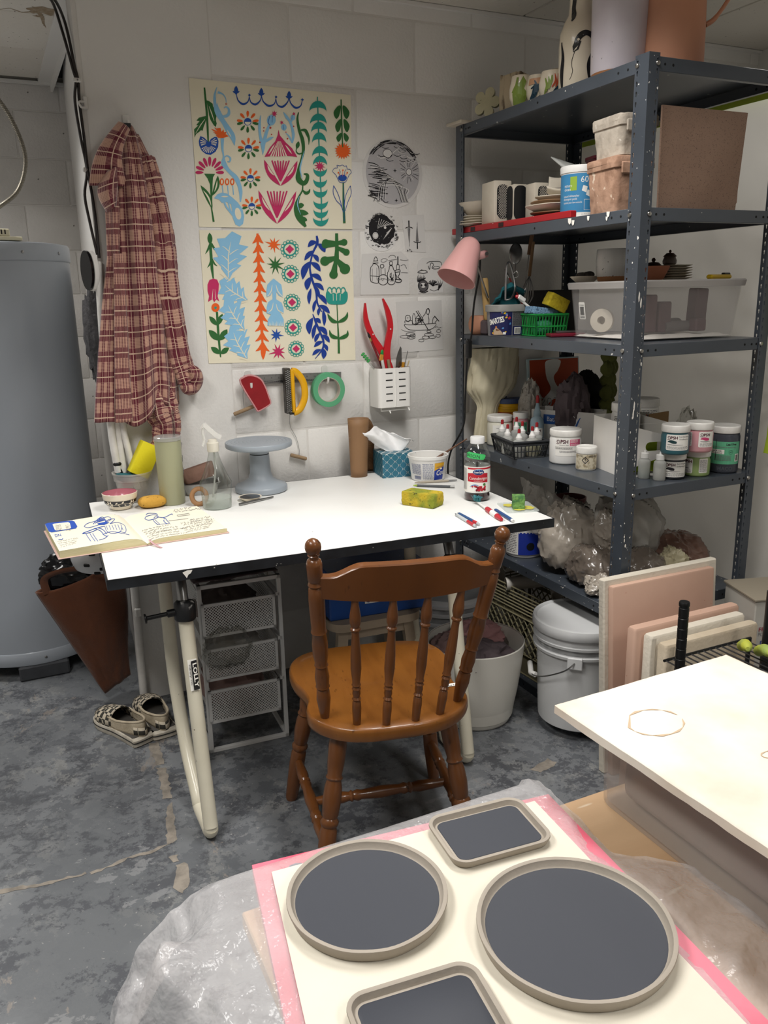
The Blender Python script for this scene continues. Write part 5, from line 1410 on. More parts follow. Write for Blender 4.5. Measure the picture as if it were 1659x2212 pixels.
for k,(dx,dy,r) in enumerate(((-.018,-.01,.012),(-.004,-.015,.013),(.010,-.008,.014),(.022,.004,.011),(-.01,.01,.012),(.012,.014,.012))):
    o=MB().sphere((1.417+dx,-.565+dy,ZL3+.012+r*.75),(r*1.2,r,r*.75),12,8).build('pebble',GREYP)
    tag(o,('leftmost','second from left','middle front','rightmost','rear left','rear right')[k]+' dark grey clay pebble on the cream saucer','pebble','pebbles on the cream saucer')
TB=mat('terracotta_bowl','#b9775a',.7)
t=thing('terracotta_bowl','small terracotta bowl behind the near post on the clear bin lid','bowl',(1.520,-.735,ZL3))
L(t).lathe([(.03,0),(.036,.003),(.052,.036),(.053,.040),(.050,.040),(.034,.008),(0,.007)],30,cap1=False).build('body',TB,t)
BRG=mat('brown_grey_glaze','#6d5f57',.3,col2='#3f332c',nscale=18,coat=.2);BRL=mat('dark_brown_glaze','#4a3426',.4)
def sugarpot(x,y,z,r,label):
    t=thing('lidded_pot',label,'pot',(x,y,z),(0,0,0),'lidded pots on the clear bin')
    L(t).lathe([(r*.6,0),(r*.95,r*.3),(r,r*.7),(r*.8,r*1.2),(r*.75,r*1.25)],24).build('body',BRG,t)
    L(t).lathe([(r*.9,r*1.25),(r*.92,r*1.35),(r*.5,r*1.75),(r*.2,r*1.8)],24).build('lid',BRL,t)
    L(t).lathe([(r*.12,r*1.8),(r*.22,r*2.0),(r*.1,r*2.2)],12).build('knob',BRL,t)
sugarpot(1.572,-.688,ZL3,.030,'larger brown lidded pot with a knob beside the terracotta bowl')
sugarpot(1.640,-.683,ZL3+.043,.021,'smaller brown lidded pot on the stack of cream plates')
for k in range(6):
    t=tag(MB(Tm((1.625,-.705,ZL3+.0072*k),(0,0,.03*k))).loft([[(p[0]*s,p[1]*s,z) for p in rrect(.10,.10,.02,4)] for s,z in ((.6,0),(.65,.001),(1,.007),(1,.008),(.95,.008),(.6,.003))],cap1=True).build('square_plate',PLAST),['bottom','second','third','fourth','fifth','topmost'][k]+' cream square plate of the stack on the clear bin','plate','square plates on the clear bin')
t=thing('box_cutter','yellow box cutter lying on the right end of the clear bin lid','knife',(1.655,-.865,ZL3),(0,0,radians(14)))
L(t).box((0,0,.006),(.11,.02,.012),bev=.004).build('handle',mat('bright_yellow_plastic','#e0b91c',.4),t)
L(t).box((.036,0,.0135),(.032,.012,.007),bev=.002).build('slider',BLACKP,t)
# pink clamp lamp on the far left post
PINKL=mat('pink_enamel','#d8a3a0',.28,coat=.4)
t=thing('clamp_lamp','pink desk lamp with a conical shade clipped at the left shelf post','lamp',(1.235,-.17,1.43))
ax0,ax1=Vector((1.212,-.245,1.488)),Vector((1.142,-.262,1.367))
M=frame(ax0,ax1);ln=(ax1-ax0).length
L_=MB(M);L_.lathe([(.0,0),(.018,.003),(.031,.014),(.040,.035),(.047,.07),(.058,.115),(.065,.148),(.063,.148),(.056,.115),(.044,.06),(.03,.02)],36,cap1=True)
lsh=L_.build('lamp_shade',PINKL,t)
MB(M).sphere((0,0,.085),(.024,.024,.03),16,12).build('bulb',mat('bulb_glass','#e8e4da',.3),lsh)
lbr=MB().box((1.258,-.222,1.437),(.058,.018,.026),rot=(0,-.25,.2),bev=.008,seg=2).build('bracket',PINKL,t)
MB().lathe([(.006,0),(.006,.004)],10,frame((1.272,-.232,1.442),(1.2,-.9,1.45))).build('pivot_screw',STEEL,lbr)
MB().tube([(1.232,-.235,1.412),(1.285,-.225,1.30)],.0032,8).build('arm',STEEL,t)
o=MB().tube(spline([(1.262,-.21,1.44),(1.262,-.205,1.38),(1.245,-.20,1.28),(1.236,-.20,1.18),(1.236,-.175,1.12),(1.232,-.165,.95),(1.228,-.16,.86),(1.195,-.125,.76),(1.19,-.12,.66),(1.21,-.14,.45)],8),.0034,8).build('lamp_cord',BLACKP,t)
MB().box((1.236,-.182,1.13),(.020,.018,.062),bev=.004).build('cord_switch',BLACKP,t)

# ------------------------------------------------------------------ fifth shelf: bags of clay
Z5=DT[4]+.0002
HAZE=mat('hazy_clay_bag','#a9a094',.24,col2='#8b8175',nscale=8,spec=.7,coat=.4,bump=.7,bscale=6,bdist=.02)
HAZED=mat('dark_clay_bag','#6f655c',.22,col2='#5b5249',nscale=8,spec=.8,coat=.5,bump=.7,bscale=6,bdist=.02)
PINKB=mat('brown_clay_bag','#7d5f52',.25,col2='#664b40',nscale=9,spec=.7,coat=.4,bump=.9,bscale=8,bdist=.02,stretch=(1,1,2.5))
CLRB=mat('cloudy_white_bag','#e2dfd8',.2,col2='#bdb8ae',nscale=10,alpha=.85,spec=.8,coat=.4,bump=.6,bscale=6,bdist=.02,transl=.4)
def bag(label,c,r,m,seed,amp=.34,fr=1.6,rot=(0,0,0),neck=None,flat=-.55,group='bags of clay on the fifth shelf'):
    t=thing('clay_bag',label,'bag',(c[0],c[1],c[2]-r[2]*-flat),(0,0,0),group)
    def fn(n):
        q=Vector((n.x*fr,n.y*fr,n.z*fr*.6))*.8+Vector((seed*3.1,seed*1.7,seed))
        cr=sum((1-min(1,abs(noise.noise(q*f_+Vector((f_*5,0,0))))*5))**2*a_ for f_,a_ in ((1.3,.6),(2.4,.45),(4.4,.18)))
        s=1+amp*(.7*noise.noise(q)+.42*cr-.15)
        if n.z<flat:s *= flat/n.z
        return s
    b=MB(Tm(c,rot));b.sphere((0,0,0),r,80,56,fn=fn);b.build('bag',m,t)
    if neck:
        p,d,rn,ln=neck
        secs=[]
        for i in range(14):
            q=i/13;R=rn*(.55+.5*q**1.5+.25*(1-q)**3)
            secs.append([Vector(p)+Vector(d)*ln*q+Vector((R*cos(a)*(1+.35*sin(5*a+q*4)),R*sin(a)*(1+.35*sin(4*a+1+q*3)),.006*sin(7*a)*q)) for a in [2*pi*k/48 for k in range(48)]])
        MB().loft(secs,cap0=False,cap1=False).build('gathered_neck',m,t)
    return t
bag('large grey clay bag at the left of the fifth shelf',(1.375,-.585,.535),(.10,.115,.125),HAZE,1)
bag('twisted top of a pale clay bag resting behind the near post',(1.42,-.74,.585),(.055,.06,.075),HAZE,2,.4,2.2,group=None,flat=-1)
bag('dark clay bag in front of the twisted pale one, left of the near post',(1.345,-.745,.488),(.075,.085,.072),HAZED,3,.3,1.8)
bag('small crumpled plastic bag at the front left edge of the fifth shelf',(1.30,-.835,.464),(.045,.05,.034),HAZE,4,.45,2.6,group=None)
bag('dark grey clay bag right of the near post behind the pink board',(1.455,-.83,.488),(.08,.085,.07),HAZED,5)
bag('brown clay bag at the right end of the fifth shelf',(1.630,-.79,.495),(.085,.11,.082),PINKB,6,.25,1.9)
bag('big cloudy white plastic bag standing right of the near post',(1.520,-.70,.60),(.115,.10,.135),CLRB,7,.38,1.3)
bag('yellowish crumpled plastic bag in front of the big white one',(1.535,-.885,.49),(.05,.045,.07),mat('yellowish_bag','#c9bf9d',.35,trans=.2,spec=.5),8,.42,2.0,group=None)
o=MB().grid(lambda u,v:(1.30+.20*u+.02*fbm((u*4,v*4,2),3),-.44-.12*u+.05*(v-.5)-.02*fbm((u*3,v*3,4),3),.50+.17*v*(1-.5*u)+.03*ridge((u*3,v*3,1),3,1)),30,24).build('plastic_wrap',mat('clear_wrap','#d9d4ca',.15,alpha=.5,spec=.8,bump=1,bscale=24,bdist=.02))
tag(o,'loose clear plastic wrap draped over the blue paint pail','plastic wrap')
t=thing('paint_pail','white and blue printed pail at the left end of the fifth shelf','pail',(1.335,-.395,Z5))
L(t).lathe([(.058,0),(.062,.004),(.068,.13),(.071,.131),(.072,.142),(.068,.143)],36).build('body',WPL,t)
f=Flat();f.rect(-.02,0,.10,.105,0);f.rect(-.075,0,-.02,.105,1);f.lay=.0003;fine_print(f,-.07,.006,-.026,.10,.006,3,5,.3)
f.ell(.022,.075,.014,.014,2);f.poly([(.05,.055),(.07,.06),(.075,.085),(.05,.08)],1)
put_label(t,f,.0655,.118,tocam(1.335,-.395),[mat('royal_blue_print','#20369a',.4),LBL,BLKS,TXTG])
REDP=mat('dark_red_pot','#5d1512',.4)
for k,(z,r,h) in enumerate(((Z5,.062,.075),(Z5+.0755,.055,.075))):
    t=thing('plant_pot',['lower white rimmed pot at the back of the fifth shelf','dark red pot stacked on the white rimmed one at the back of the fifth shelf'][k],'pot',(1.60,-.30,z))
    L(t).lathe([(r*.8,0),(r,h-.02),(r*1.08,h-.02),(r*1.08,h),(r,h),(r*.75,.01)],30,cap1=True).build('body',[WPL,REDP][k],t)

# ------------------------------------------------------------------ bottom shelf: crate, pipes, bucket
Z6=DT[5]+.0002
CRATE=mat('olive_beige_crate','#8b8468',.5,col2='#7b745a',nscale=10)
cx,cy,cw,cdp,chh=1.385,-.425,.23,.40,.30
t=thing('milk_crate','olive beige plastic milk crate full of white pipes on the bottom shelf','crate',(cx,cy,Z6),(0,0,radians(3)))
def crate_side(b,P,W,H):
    """P(s, z) -> point, s in metres along the side"""
    def bar(a,c,r=.0028):b.tube([P(*a),P(*c)],r,5)
    def strip(z0,z1):b.add([P(-W/2,z0),P(W/2,z0),P(W/2,z1),P(-W/2,z1)],[(0,1,2,3)])
    strip(0,.075);strip(.205,.218)
    for z in (.002,.075,.205,.224,.236,.248,.26,.272,.284,H):bar((-W/2,z),(W/2,z),.0034)
    n=int(W/.045)
    for i in range(n+1):s=-W/2+W*i/n;bar((s,.205),(s,H),.0022)
    for i in (0,n // 2,n):s=-W/2+W*i/n;bar((s,0),(s,.08),.004)
    st=.032;k=-int(.13/st)-1
    while -W/2+k*st<W/2:
        for sg in (1,-1):
            pts=[]
            for z in (.078,.11,.142,.174,.203):
                s=(-W/2+k*st+(z-.078)*.85)*sg
                if -W/2<=s<=W/2:pts.append(P(s,z))
            if len(pts)>1:b.tube(pts,.0028,5)
        k+=1
    for s in (-W/2,W/2):bar((s,0),(s,H),.0065)
for sgn,ax in ((-1,0),(1,0),(-1,1),(1,1)):
    b=L(t)
    if ax==0:crate_side(b,lambda s,z:Vector((s,sgn*cdp/2,z)),cw,chh)
    else:crate_side(b,lambda s,z:Vector((sgn*cw/2,s,z)),cdp,chh)
    b.build('lattice_side',CRATE,t)
L(t).box((0,0,.003),(cw-.004,cdp-.004,.006)).build('base',CRATE,t)
PVC=mat('white_pvc','#c9c5bd',.4)
pl_=['white pipe elbow poking out at the near top corner of the crate','thick white pipe lying across the top of the crate','white pipe sticking up at the far end of the crate','white pipe standing inside the crate behind the lattice','second white pipe standing inside the crate','third white pipe standing inside the crate','short white pipe at the near end of the crate top','white pipe slanting down inside the crate']
for k,(p,q,r) in enumerate((((1.262,-.395,.335),(1.42,-.46,.345),.023),((1.30,-.33,.385),(1.44,-.36,.375),.027),((1.34,-.27,.10),(1.32,-.25,.39),.024),((1.31,-.38,.04),(1.31,-.44,.26),.018),((1.315,-.45,.04),(1.315,-.50,.25),.018),((1.31,-.53,.04),(1.315,-.56,.24),.017),((1.36,-.56,.325),(1.45,-.42,.335),.022),((1.32,-.31,.05),(1.32,-.36,.25),.018))):
    d=(Vector(q)-Vector(p)).length
    tag(MB().lathe([(r*.85,.02),(r*.85,0),(r,0),(r,d),(r*.85,d),(r*.85,d-.02)],18,frame(p,q),cap0=True,cap1=True).build('pvc_pipe',PVC),pl_[k],'pipe','white pipes in the milk crate')
PAIL=mat('pale_grey_pail','#d3d4d4',.4,col2='#c6c7c8',nscale=6)
def pail(name,label,x,y,z,r,h,lid,rings,m=PAIL,rot=0.0):
    t=thing(name,label,'bucket',(x,y,z),(0,0,rot))
    pr_=[(r*.86,0),(r*.885,.003),(r*.89,.010),(r*.905,h*.2),(r*.92,h*.4),(r*.935,h*.6)]
    for q in rings:pr_+=[(r*(.89+.08*(q-.012)/h),q-.012),(r*1.03,q-.010),(r*1.04,q-.002),(r*(.89+.08*q/h),q)]
    pr_+=[(r*.97,h)]
    L(t).lathe(pr_+([] if lid else [(r*.93,h),(r*.85,.02)]),48,cap1=True).build('body',m,t)
    if lid:
        L(t).lathe([(r*1.05,h-.024),(r*1.06,h-.022),(r*1.065,h-.003),(r*1.045,h+.005),(r*.99,h+.006),(r*.965,h),(r*.945,h-.012),(r*.935,h-.013)],48,cap0=False,cap1=False).lathe([(r*.935,h-.013),(r*.34,h-.013),(r*.28,h-.019),(0,h-.019)],48,cap0=False,sm=False).build('lid',m,t)
    return t
t=pail('lidded_bucket','large pale grey lidded bucket with a wire handle beside the shelving unit',1.268,-.800,Z6,.140,.325,True,(.28,.25),rot=0)
a=tocam(1.268,-.80);hx=.14*.985
ear=frame(Vector((hx*cos(a-.1)*.97,hx*sin(a-.1)*.97,.232)),Vector((2*cos(a-.1),2*sin(a-.1),.232)))
L(t).box((0,0,.006),(.044,.036,.016),bev=.002,M=ear).build('handle_ear',PAIL,t)
e0=Vector((.148*cos(a-.1),.148*sin(a-.1),.235))
hp=[e0,e0+Vector((-.03,.01,-.022)),Vector((.156*cos(a-.75),.156*sin(a-.75),.170)),Vector((.158*cos(a-1.15),.158*sin(a-1.15),.155)),Vector((.157*cos(a-1.9),.157*sin(a-1.9),.155))]
L(t).tube(spline(hp,6),.0022,6).build('wire_handle',STEEL,t)
L(t).tube([hp[3]+Vector((.004,-.018,0)),hp[3],(hp[3]+hp[4])/2*1.04],.0085,10).build('grip',WPL,t)
# boards and slabs standing in front of the shelving unit
PKB=mat('pink_clay_board','#c2a08d',.8,col2='#b3907d',nscale=5,col3='#a87862',n3=(60,.73,.76));CANV=mat('canvas_edge','#cfc7b8',.8,bump=.3,bscale=100)
t=thing('plaster_board','tall pinkish clay stained board with a pale frame leaning on the shelving unit','board',(1.352,-1.075,0),(radians(-4),0,radians(-1)))
L(t).box((.0,.018,.2835),(.405,.024,.567),bev=.004).build('backing',CANV,t)
L(t).box((-.008,-.004,.275),(.362,.022,.55),bev=.006,seg=2).build('face_panel',PKB,t)
CANV2=mat('stained_canvas','#c2b5a0',.85,col2='#ab9a82',nscale=7,namt=.8,bump=.25,bscale=120)
for k,(x,y,w,h,m,la) in enumerate(((1.325,-1.150,.37,.475,PKB,'pinkish canvas covered slab, rearmost of the three behind the black post'),(1.325,-1.188,.33,.465,CANV,'pale canvas covered slab between the other two slabs'),(1.335,-1.226,.325,.452,CANV2,'stained canvas covered slab nearest to the black post'))):
    t=thing('plaster_slab',la,'slab',(x,y,0),(0,0,0),'canvas slabs behind the black post')
    b=L(t);b.loft([[(p[0],p[1]+.0,z) for p in rrect(w*s,.032*s2,.008,4)] for s,s2,z in ((.985,.8,0),(1,1,.006),(1,1,h*.5),(1,1,h-.006),(.985,.8,h))]);b.build('slab',m,t)
    if k:L(t).loft([[(-w/2+.02+.02*sin(z*9+k)+d,-.0168-.002*(d>.005),z) for d in (0,.006,.012)] for z in [h*.45+h*.54*j/12 for j in range(13)]],closed=False,cap0=False,cap1=False).build('canvas_fold',m,t)
t=thing('rack_post','black round grooved rack post standing behind the white plaster slab','post',(1.110,-1.35,0))
pr_=[]
for k in range(24):
    z=k*.0254
    pr_+=[(.0118,z),(.0118,z+.0215),(.0108,z+.0225),(.0108,z+.0245)]
L(t).lathe(pr_+[(.0118,.61),(.0125,.611),(.0125,.618),(.011,.621)],20).build('tube',mat('black_powder_coat','#121213',.35),t)
t=thing('carton','white and brown cardboard carton with printed marks right of the pink board','box',(1.725,-1.125,0),(0,0,radians(-18)))
L(t).box((0,0,.235),(.26,.16,.47),bev=.003).build('carton',mat('grubby_white_card','#b9b6ae',.8,col2='#a39f96',nscale=6),t)
f=Flat();f.text('FRAGILE',-.115,.30,.012,0,w=.07,bold=.02);f.text('PORCELAINE',-.115,.285+.03,.012,1,w=.07);f.lay=.0002;barcode(f,-.10,.335,-.01,.37,2,5);f.stroke([(-.105,.33),(-.005,.33),(-.005,.375),(-.105,.375)],.003,2,closed=True)
wm2=WORLD[t]
f.mesh(lambda x,y,h:wm2@Vector((x,-.0803-h,.68-y)),'print',[mat('print_wine','#8a3340',.6),TXTG,mat('print_blue2','#2c4486',.6)],t)['kind']='stuff'
L(t).box((0,0,.474),(.27,.17,.008),bev=.002).build('lid_flap',mat('kraft_grey','#8d8474',.8),t)
# ------------------------------------------------------------------ paintings and sketches on the wall
CRM=mat('cream_art_paper','#ece5cd',.85)
ART=[mat('gouache_'+n,c,.75) for n,c in (('green','#2f6a34'),('sky','#8ec4e6'),('orange','#ee6420'),('blue','#1e4fa6'),('magenta','#c62d64'),('teal','#27998c'),('cream','#ece5cd'),('navy','#153a94'),('red','#c43a2c'),('brick','#5f2a24'))]
G,S,O_,B_,M_,T_,C_,NV,RD,BK=range(10)
class Art(Flat):
    def leaf(s,p,q,w,mi,bend=0.0):
        p,q=Vector(p),Vector(q);d=q-p;n=Vector((-d.y,d.x)).normalized()
        a,b_=[],[]
        for k in range(9):
            t=k/8;c=p+d*t+n*bend*sin(pi*t);h=w/2*sin(pi*t)**.8
            a.append(c+n*h);b_.append(c-n*h)
        return s.poly(a+b_[-2:0:-1],mi)
    def petal(s,cx,cy,ang,r0,r1,w,mi):
        d=Vector((cos(ang),sin(ang)));n=Vector((-d.y,d.x));c=Vector((cx,cy));pts=[]
        for k in range(15):
            a=pi*2*k/15;u=(cos(a)+1)/2;hw=w/2*sin(a)*(.55+.45*u)
            pts.append(c+d*(r0+(r1-r0)*u)+n*hw)
        return s.poly(pts,mi)
    def moon(s,cx,cy,r,up,mi,w=None,h=None):
        w=w or r;h=h or r;n=12;a,b_=[],[]
        for k in range(n+1):
            t=pi*k/n;sg=-1 if up else 1
            a.append((cx-w*cos(t),cy+sg*h*sin(t)+(0 if up else 0)));b_.append((cx-w*cos(t)*.98,cy+sg*h*.38*sin(t)))
        return s.poly(a+b_[-2:0:-1],mi)
    def curve(s,pts,w,mi):return s.stroke(pts,w,mi,5)
def wallmap(src,dst):
    hm=homog(src,dst)
    def fn(x,y,h):
        a,z=hm(x,y);return Vector((a,-.0006-h,z))
    return fn
def paper(name,label,src,dst,f,mats,outline=None,y0=.0,group=None,cat='drawing',pm=None):
    t=thing(name,label,cat,(dst[0][0],0,dst[3][1]),(0,0,0),group)
    fn=wallmap(src,dst);b=MB()
    ring=outline or src
    b.prism([fn(p[0],p[1],0).xz for p in ring],.0008,M=Matrix(((1,0,0,0),(0,0,-1,-.0004),(0,1,0,0),(0,0,0,1))))
    b.build('sheet',pm or CRM,t)
    f.mesh(lambda x,y,h:fn(x,y,h+.0012),'artwork',mats,t,lift=.0002)['kind']='stuff'
    return t
f=Art()
# -- first painting
f.stroke([(235,185),(243,270),(256,400),(262,520),(268,660)],[14,17,18,18,12],G)
f.poly([(252,292),(275,300),(305,322),(308,345),(328,372),(325,400),(338,425),(332,460),(340,490),(332,520),(315,505),(298,478),(285,455),(275,420),(268,370),(258,325)],G);f.lay=.0002;f.stroke([(275,345),(295,400),(318,470)],[3,9,3],C_);f.lay=0
f.poly([(255,425),(225,432),(190,440),(168,466),(195,468),(165,505),(185,505),(148,540),(152,610),(165,580),(190,562),(205,548),(220,552),(228,520),(240,490),(252,455)],G);f.lay=.0002;f.stroke([(240,452),(205,500),(160,575)],[3,8,3],C_);f.lay=0
f.poly([(200,598),(232,610),(262,640),(272,650),(290,622),(322,604),(342,606),(355,640),(352,690),(330,730),(290,757),(250,752),(212,722),(192,680),(187,640)],B_);f.lay=.0002
for a in range(9):
    t=pi*(.18+.64*a/8);f.stroke([(270+22*cos(t),672+20*sin(t)),(270+68*cos(t),668+72*sin(t))],[2,8],C_)
for sx in (-1,1):
    for a,l in ((-.62,70),(-.35,74),(-.05,70),(.25,66)):f.stroke([(270+sx*24*cos(a),658+24*sin(a)),(270+sx*l*cos(a),658+l*sin(a))],[3,10 if a>-.5 else 6],C_)
f.lay=0
for k in range(9):f.petal(280,908,pi+pi*k/8,52,122+14*sin(pi*k/8),34,M_)
f.poly([(232,918),(326,920),(308,950),(304,1010),(302,1100),(300,1210),(322,1330),(305,1332),(290,1212),(286,1100),(282,1010),(262,960)],G)
f.leaf((202,1018),(302,1222),46,G,-14);f.lay=.0002;f.leaf((222,1060),(292,1195),14,C_,-12);f.lay=0
f.leaf((350,935),(302,1108),44,G,-14);f.lay=.0002;f.leaf((343,975),(318,1075),12,C_,-6);f.lay=0
# pale blue scrolling plant
f.curve([(342,180),(322,250),(330,330),(352,400),(400,480),(450,560),(478,610),(492,678)],[4,18,34,50,40,52,44,4],S);f.curve([(348,225),(390,240),(415,275),(420,312)],[22,12,8,5],S);f.ell(421,324,8,9,RD);f.curve([(355,420),(405,430),(440,412),(442,370),(420,348),(400,360)],[8,22,26,18,12,6],S)
f.lay=.0002;f.ell(421,324,4,5,C_);f.leaf((340,225),(338,330),10,C_);f.leaf((425,540),(465,610),10,C_);f.lay=0
f.curve([(388,615),(388,700),(398,770),(400,830),(440,890),(500,950),(530,1010),(545,1080),(542,1160)],[30,20,14,44,30,40,34,30,10],S);f.curve([(398,790),(425,765),(455,785),(450,815),(430,815)],[10,10,16,12,5],S)
f.poly([(355,612),(330,592),(345,590),(305,560),(335,570),(288,535),(320,545),(345,555),(318,522),(352,540),(340,530),(372,528),(380,560),(398,540),(402,565),(425,560),(415,580),(442,598),(412,608),(390,614)],O_)
for cx in (383,428,472):f.ell(cx,988,19,30,O_);f.stroke([(cx+4,1018),(cx+12,1100)],8,S)
f.lay=.0002
for cx in (383,428,472):f.ell(cx,988,8,19,C_)
f.lay=0
f.poly([(316,1128),(345,1095),(385,1080),(430,1090),(470,1120),(520,1165),(560,1220),(575,1290),(565,1350),(535,1372),(500,1355),(478,1300),(470,1230),(462,1180),(420,1160),(385,1170),(360,1140)],S);f.curve([(400,1150),(420,1200),(450,1240),(490,1290)],16,S);f.curve([(440,1165),(450,1210),(470,1260)],12,S)
f.lay=.0002;f.ell(522,1262,26,52,C_,18,-.2);f.leaf((375,1115),(440,1115),14,C_);f.lay=0
# crown swag
for x0,y0,x1,y1,d in ((508,240,618,258,92),(618,258,722,250,88),(722,250,845,275,92),(845,275,958,258,96),(958,258,1072,285,100)):
    f.curve([(x0,y0),(x0+(x1-x0)*.12,y0+d*.55),((x0+x1)/2,(y0+y1)/2+d*.82),(x0+(x1-x0)*.88,y1+d*.5),(x1,y1)],[5,10,18,10,5],B_)
for x,y in ((505,205),(720,220),(958,245)):f.leaf((x,y+42),(x,y-36),34,B_);f.leaf((x-4,y+28),(x-30,y+8),12,B_);f.leaf((x+4,y+28),(x+30,y+8),12,B_)
for x,y in ((618,248),(846,262),(1072,284)):f.ell(x,y,9,mi=B_);f.star(x,y,16,6,4,B_)
# four half and half daisies
for cx,cy,r in ((604,474,94),(611,702,92),(628,958,86),(640,1198,84)):
    for k in range(5):f.petal(cx,cy,pi+.12+(pi-.24)*k/4,r*.42,r,r*.30,O_)
    for k in range(5):f.petal(cx,cy,.22+(pi-.44)*k/4,r*.42,r,r*.30,G)
    f.ell(cx,cy,r*.34,mi=B_,n=20);f.lay=.0002;f.poly([(cx+r*.27*cos(a),cy+r*.02+r*.27*sin(a)) for a in [pi*k/10 for k in range(11)]],C_);f.lay=0
# thistles
f.curve([(716,418),(705,500),(712,600),(735,680),(733,755)],[4,22,22,34,4],S);f.curve([(735,690),(760,580),(790,500)],[30,28,20],S);f.curve([(745,650),(790,620),(825,605)],[16,24,4],S)
f.ell(806,460,38,46,S,18,.2);f.stroke([(792,425),(780,480),(796,505)],5,B_,4);f.stroke([(815,422),(812,480)],4,B_);f.star(832,405,30,12,7,M_,.3,.4)
f.curve([(985,655),(960,600),(930,570)],[8,14,4],S);f.curve([(985,655),(995,580),(970,480),(935,430),(908,390)],[14,24,20,24,3],S);f.curve([(965,490),(985,460)],12,S)
f.ell(990,438,20,24,S);f.ell(914,520,24,28,S,16,-.2);f.stroke([(984,420),(982,455)],3,B_);f.stroke([(908,500),(912,540)],3,B_);f.star(1000,405,18,7,6,M_,.2,.4);f.star(895,480,20,8,6,M_,-.5,.4)
for x,y,r in ((798,525,9),(742,525,6),(740,552,6),(808,582,6),(708,650,7),(998,512,6),(945,618,7),(932,562,5)):f.ell(x,y,r,mi=RD,n=9)
# three magenta fans
def fan(pts_out,tips,base,w):
    f.poly(pts_out,M_);f.lay=.0002
    for t in tips:f.stroke([base,t],[3,w],C_)
    f.lay=0
f.poly([(868,540),(880,590),(930,650),(985,700),(1030,775),(985,768),(930,765),(870,770),(800,768),(748,774),(790,700),(840,640),(860,590)],M_);f.lay=.0002
for x0,x1 in ((862,800),(866,822),(869,845),(872,868),(876,892),(880,915),(885,938)):f.stroke([(x0,640),(x1,772)],[2,11],C_)
f.leaf((780,755),(835,665),12,C_);f.leaf((985,750),(925,670),12,C_);f.lay=0
for oy,L0,tops in ((800,1022,((745,798),(1032,806))),(1062,1348,((697,1060),(1022,1068)))):
    (xa,ya),(xb,yb)=tops;xc=(xa+xb)/2-2;h=L0-oy
    f.leaf((xa,ya),(xc,L0),50,M_,20);f.leaf((xb,yb),(xc,L0),50,M_,-20)
    for k in range(7):
        u=-.42+.84*k/6;f.stroke([(xc+u*(xb-xa)*.62,oy+4+6*(k%2)),(xc+u*(xb-xa)*.36,oy+h*.4),(xc,oy+h*.82)],[12,13,12],M_)
    f.lay=.0002;f.leaf((xa+28,ya+h*.2),(xa+(xc-xa)*.62,ya+h*.62),16,C_,8);f.leaf((xb-28,yb+h*.2),(xb+(xc-xb)*.62,yb+h*.62),16,C_,-8);f.lay=0
# dark green scrolling vine
f.curve([(1040,392),(1030,450),(1045,540),(1075,630),(1082,720),(1065,800),(1045,880),(1040,960),(1080,1000),(1110,980),(1118,930),(1085,920)],[8,18,24,30,26,20,30,46,40,36,26,10],G)
f.curve([(1060,545),(1095,545),(1115,575),(1130,620),(1128,668)],[14,26,26,16,3],G);f.leaf((1025,705),(1042,640),34,G);f.curve([(1085,735),(1045,748),(1020,725),(1028,690)],[12,12,9,6],G)
f.curve([(1078,1000),(1075,1060),(1045,1120),(1025,1200),(1050,1290),(1105,1375)],[8,12,18,44,60,20],G);f.curve([(1078,1060),(1105,1085),(1130,1075),(1140,1050)],[10,26,22,6],G)
for p,q in (((1040,1180),(1090,1190)),((1040,1230),(1130,1262)),((1060,1290),(1118,1320))):f.leaf(p,q,46,G,8)
f.lay=.0002;f.curve([(1090,720),(1070,800),(1055,880),(1075,965)],[3,9,12,4],S);f.curve([(1050,1110),(1032,1180),(1060,1270)],[3,8,3],S);f.lay=0
# teal moons on a stalk
f.stroke([(1202,258),(1210,500),(1222,780)],[8,12,9],T_);f.stroke([(1228,920),(1240,1150),(1242,1330)],[9,12,10],T_)
for cx,cy,w in ((1206,385,74),(1210,494,72),(1216,565,68),(1218,655,62),(1225,772,68),(1226,848,62)):f.moon(cx,cy,w,True,T_,w,92 if cy!=848 else 84)
for cx,cy,w in ((1228,868,60),(1228,962,60),(1230,1048,62),(1234,1148,64),(1235,1225,64),(1235,1295,68)):f.moon(cx,cy,w,False,T_,w,76)
f.star(1226,854,54,20,10,M_,.2,.3)
# right column: leafy stem over an orange burst, blue lily
f.stroke([(1405,280),(1412,480),(1420,670)],[10,12,10],G)
for cx,cy,w,h in ((1410,338,64,108),(1418,455,58,104),(1420,572,50,70)):
    for sg in (-1,1):f.poly([(p.x,p.y) for p in spline([(cx+sg*8,cy),(cx+sg*w*.55,cy+h*.02),(cx+sg*w*1.08,cy+h*.5),(cx+sg*w*.75,cy+h),(cx+sg*w*.32,cy+h*.75)],4,True)],G)
f.star(1423,722,74,50,18,O_,0,.16);f.stroke([(1418,650),(1422,690)],10,G)
lily=[(1335,895),(1352,870),(1378,868),(1372,845),(1400,850),(1420,842),(1440,855),(1455,850),(1462,878),(1485,880),(1498,908),(1478,930),(1452,985),(1420,995),(1392,985),(1365,930),(1345,910)]
f.stroke([(p.x,p.y) for p in spline(lily,3,True)],4,B_,0,True);f.stroke([(1395,940),(1402,900),(1392,880)],4,B_);f.stroke([(1440,940),(1440,900),(1452,880)],4,B_)
f.ell(1421,954,38,28,B_)
for x,y in ((1385,908),(1424,888),(1462,910)):f.stroke([(x,y),((x+1421)/2,940)],3,O_);f.ell(x,y,7,mi=O_,n=9)
f.stroke([(1428,995),(1432,1180),(1440,1345)],[12,18,22],G);f.lay=.0002;f.stroke([(1432,1010),(1438,1330)],[3,4],B_);f.lay=0
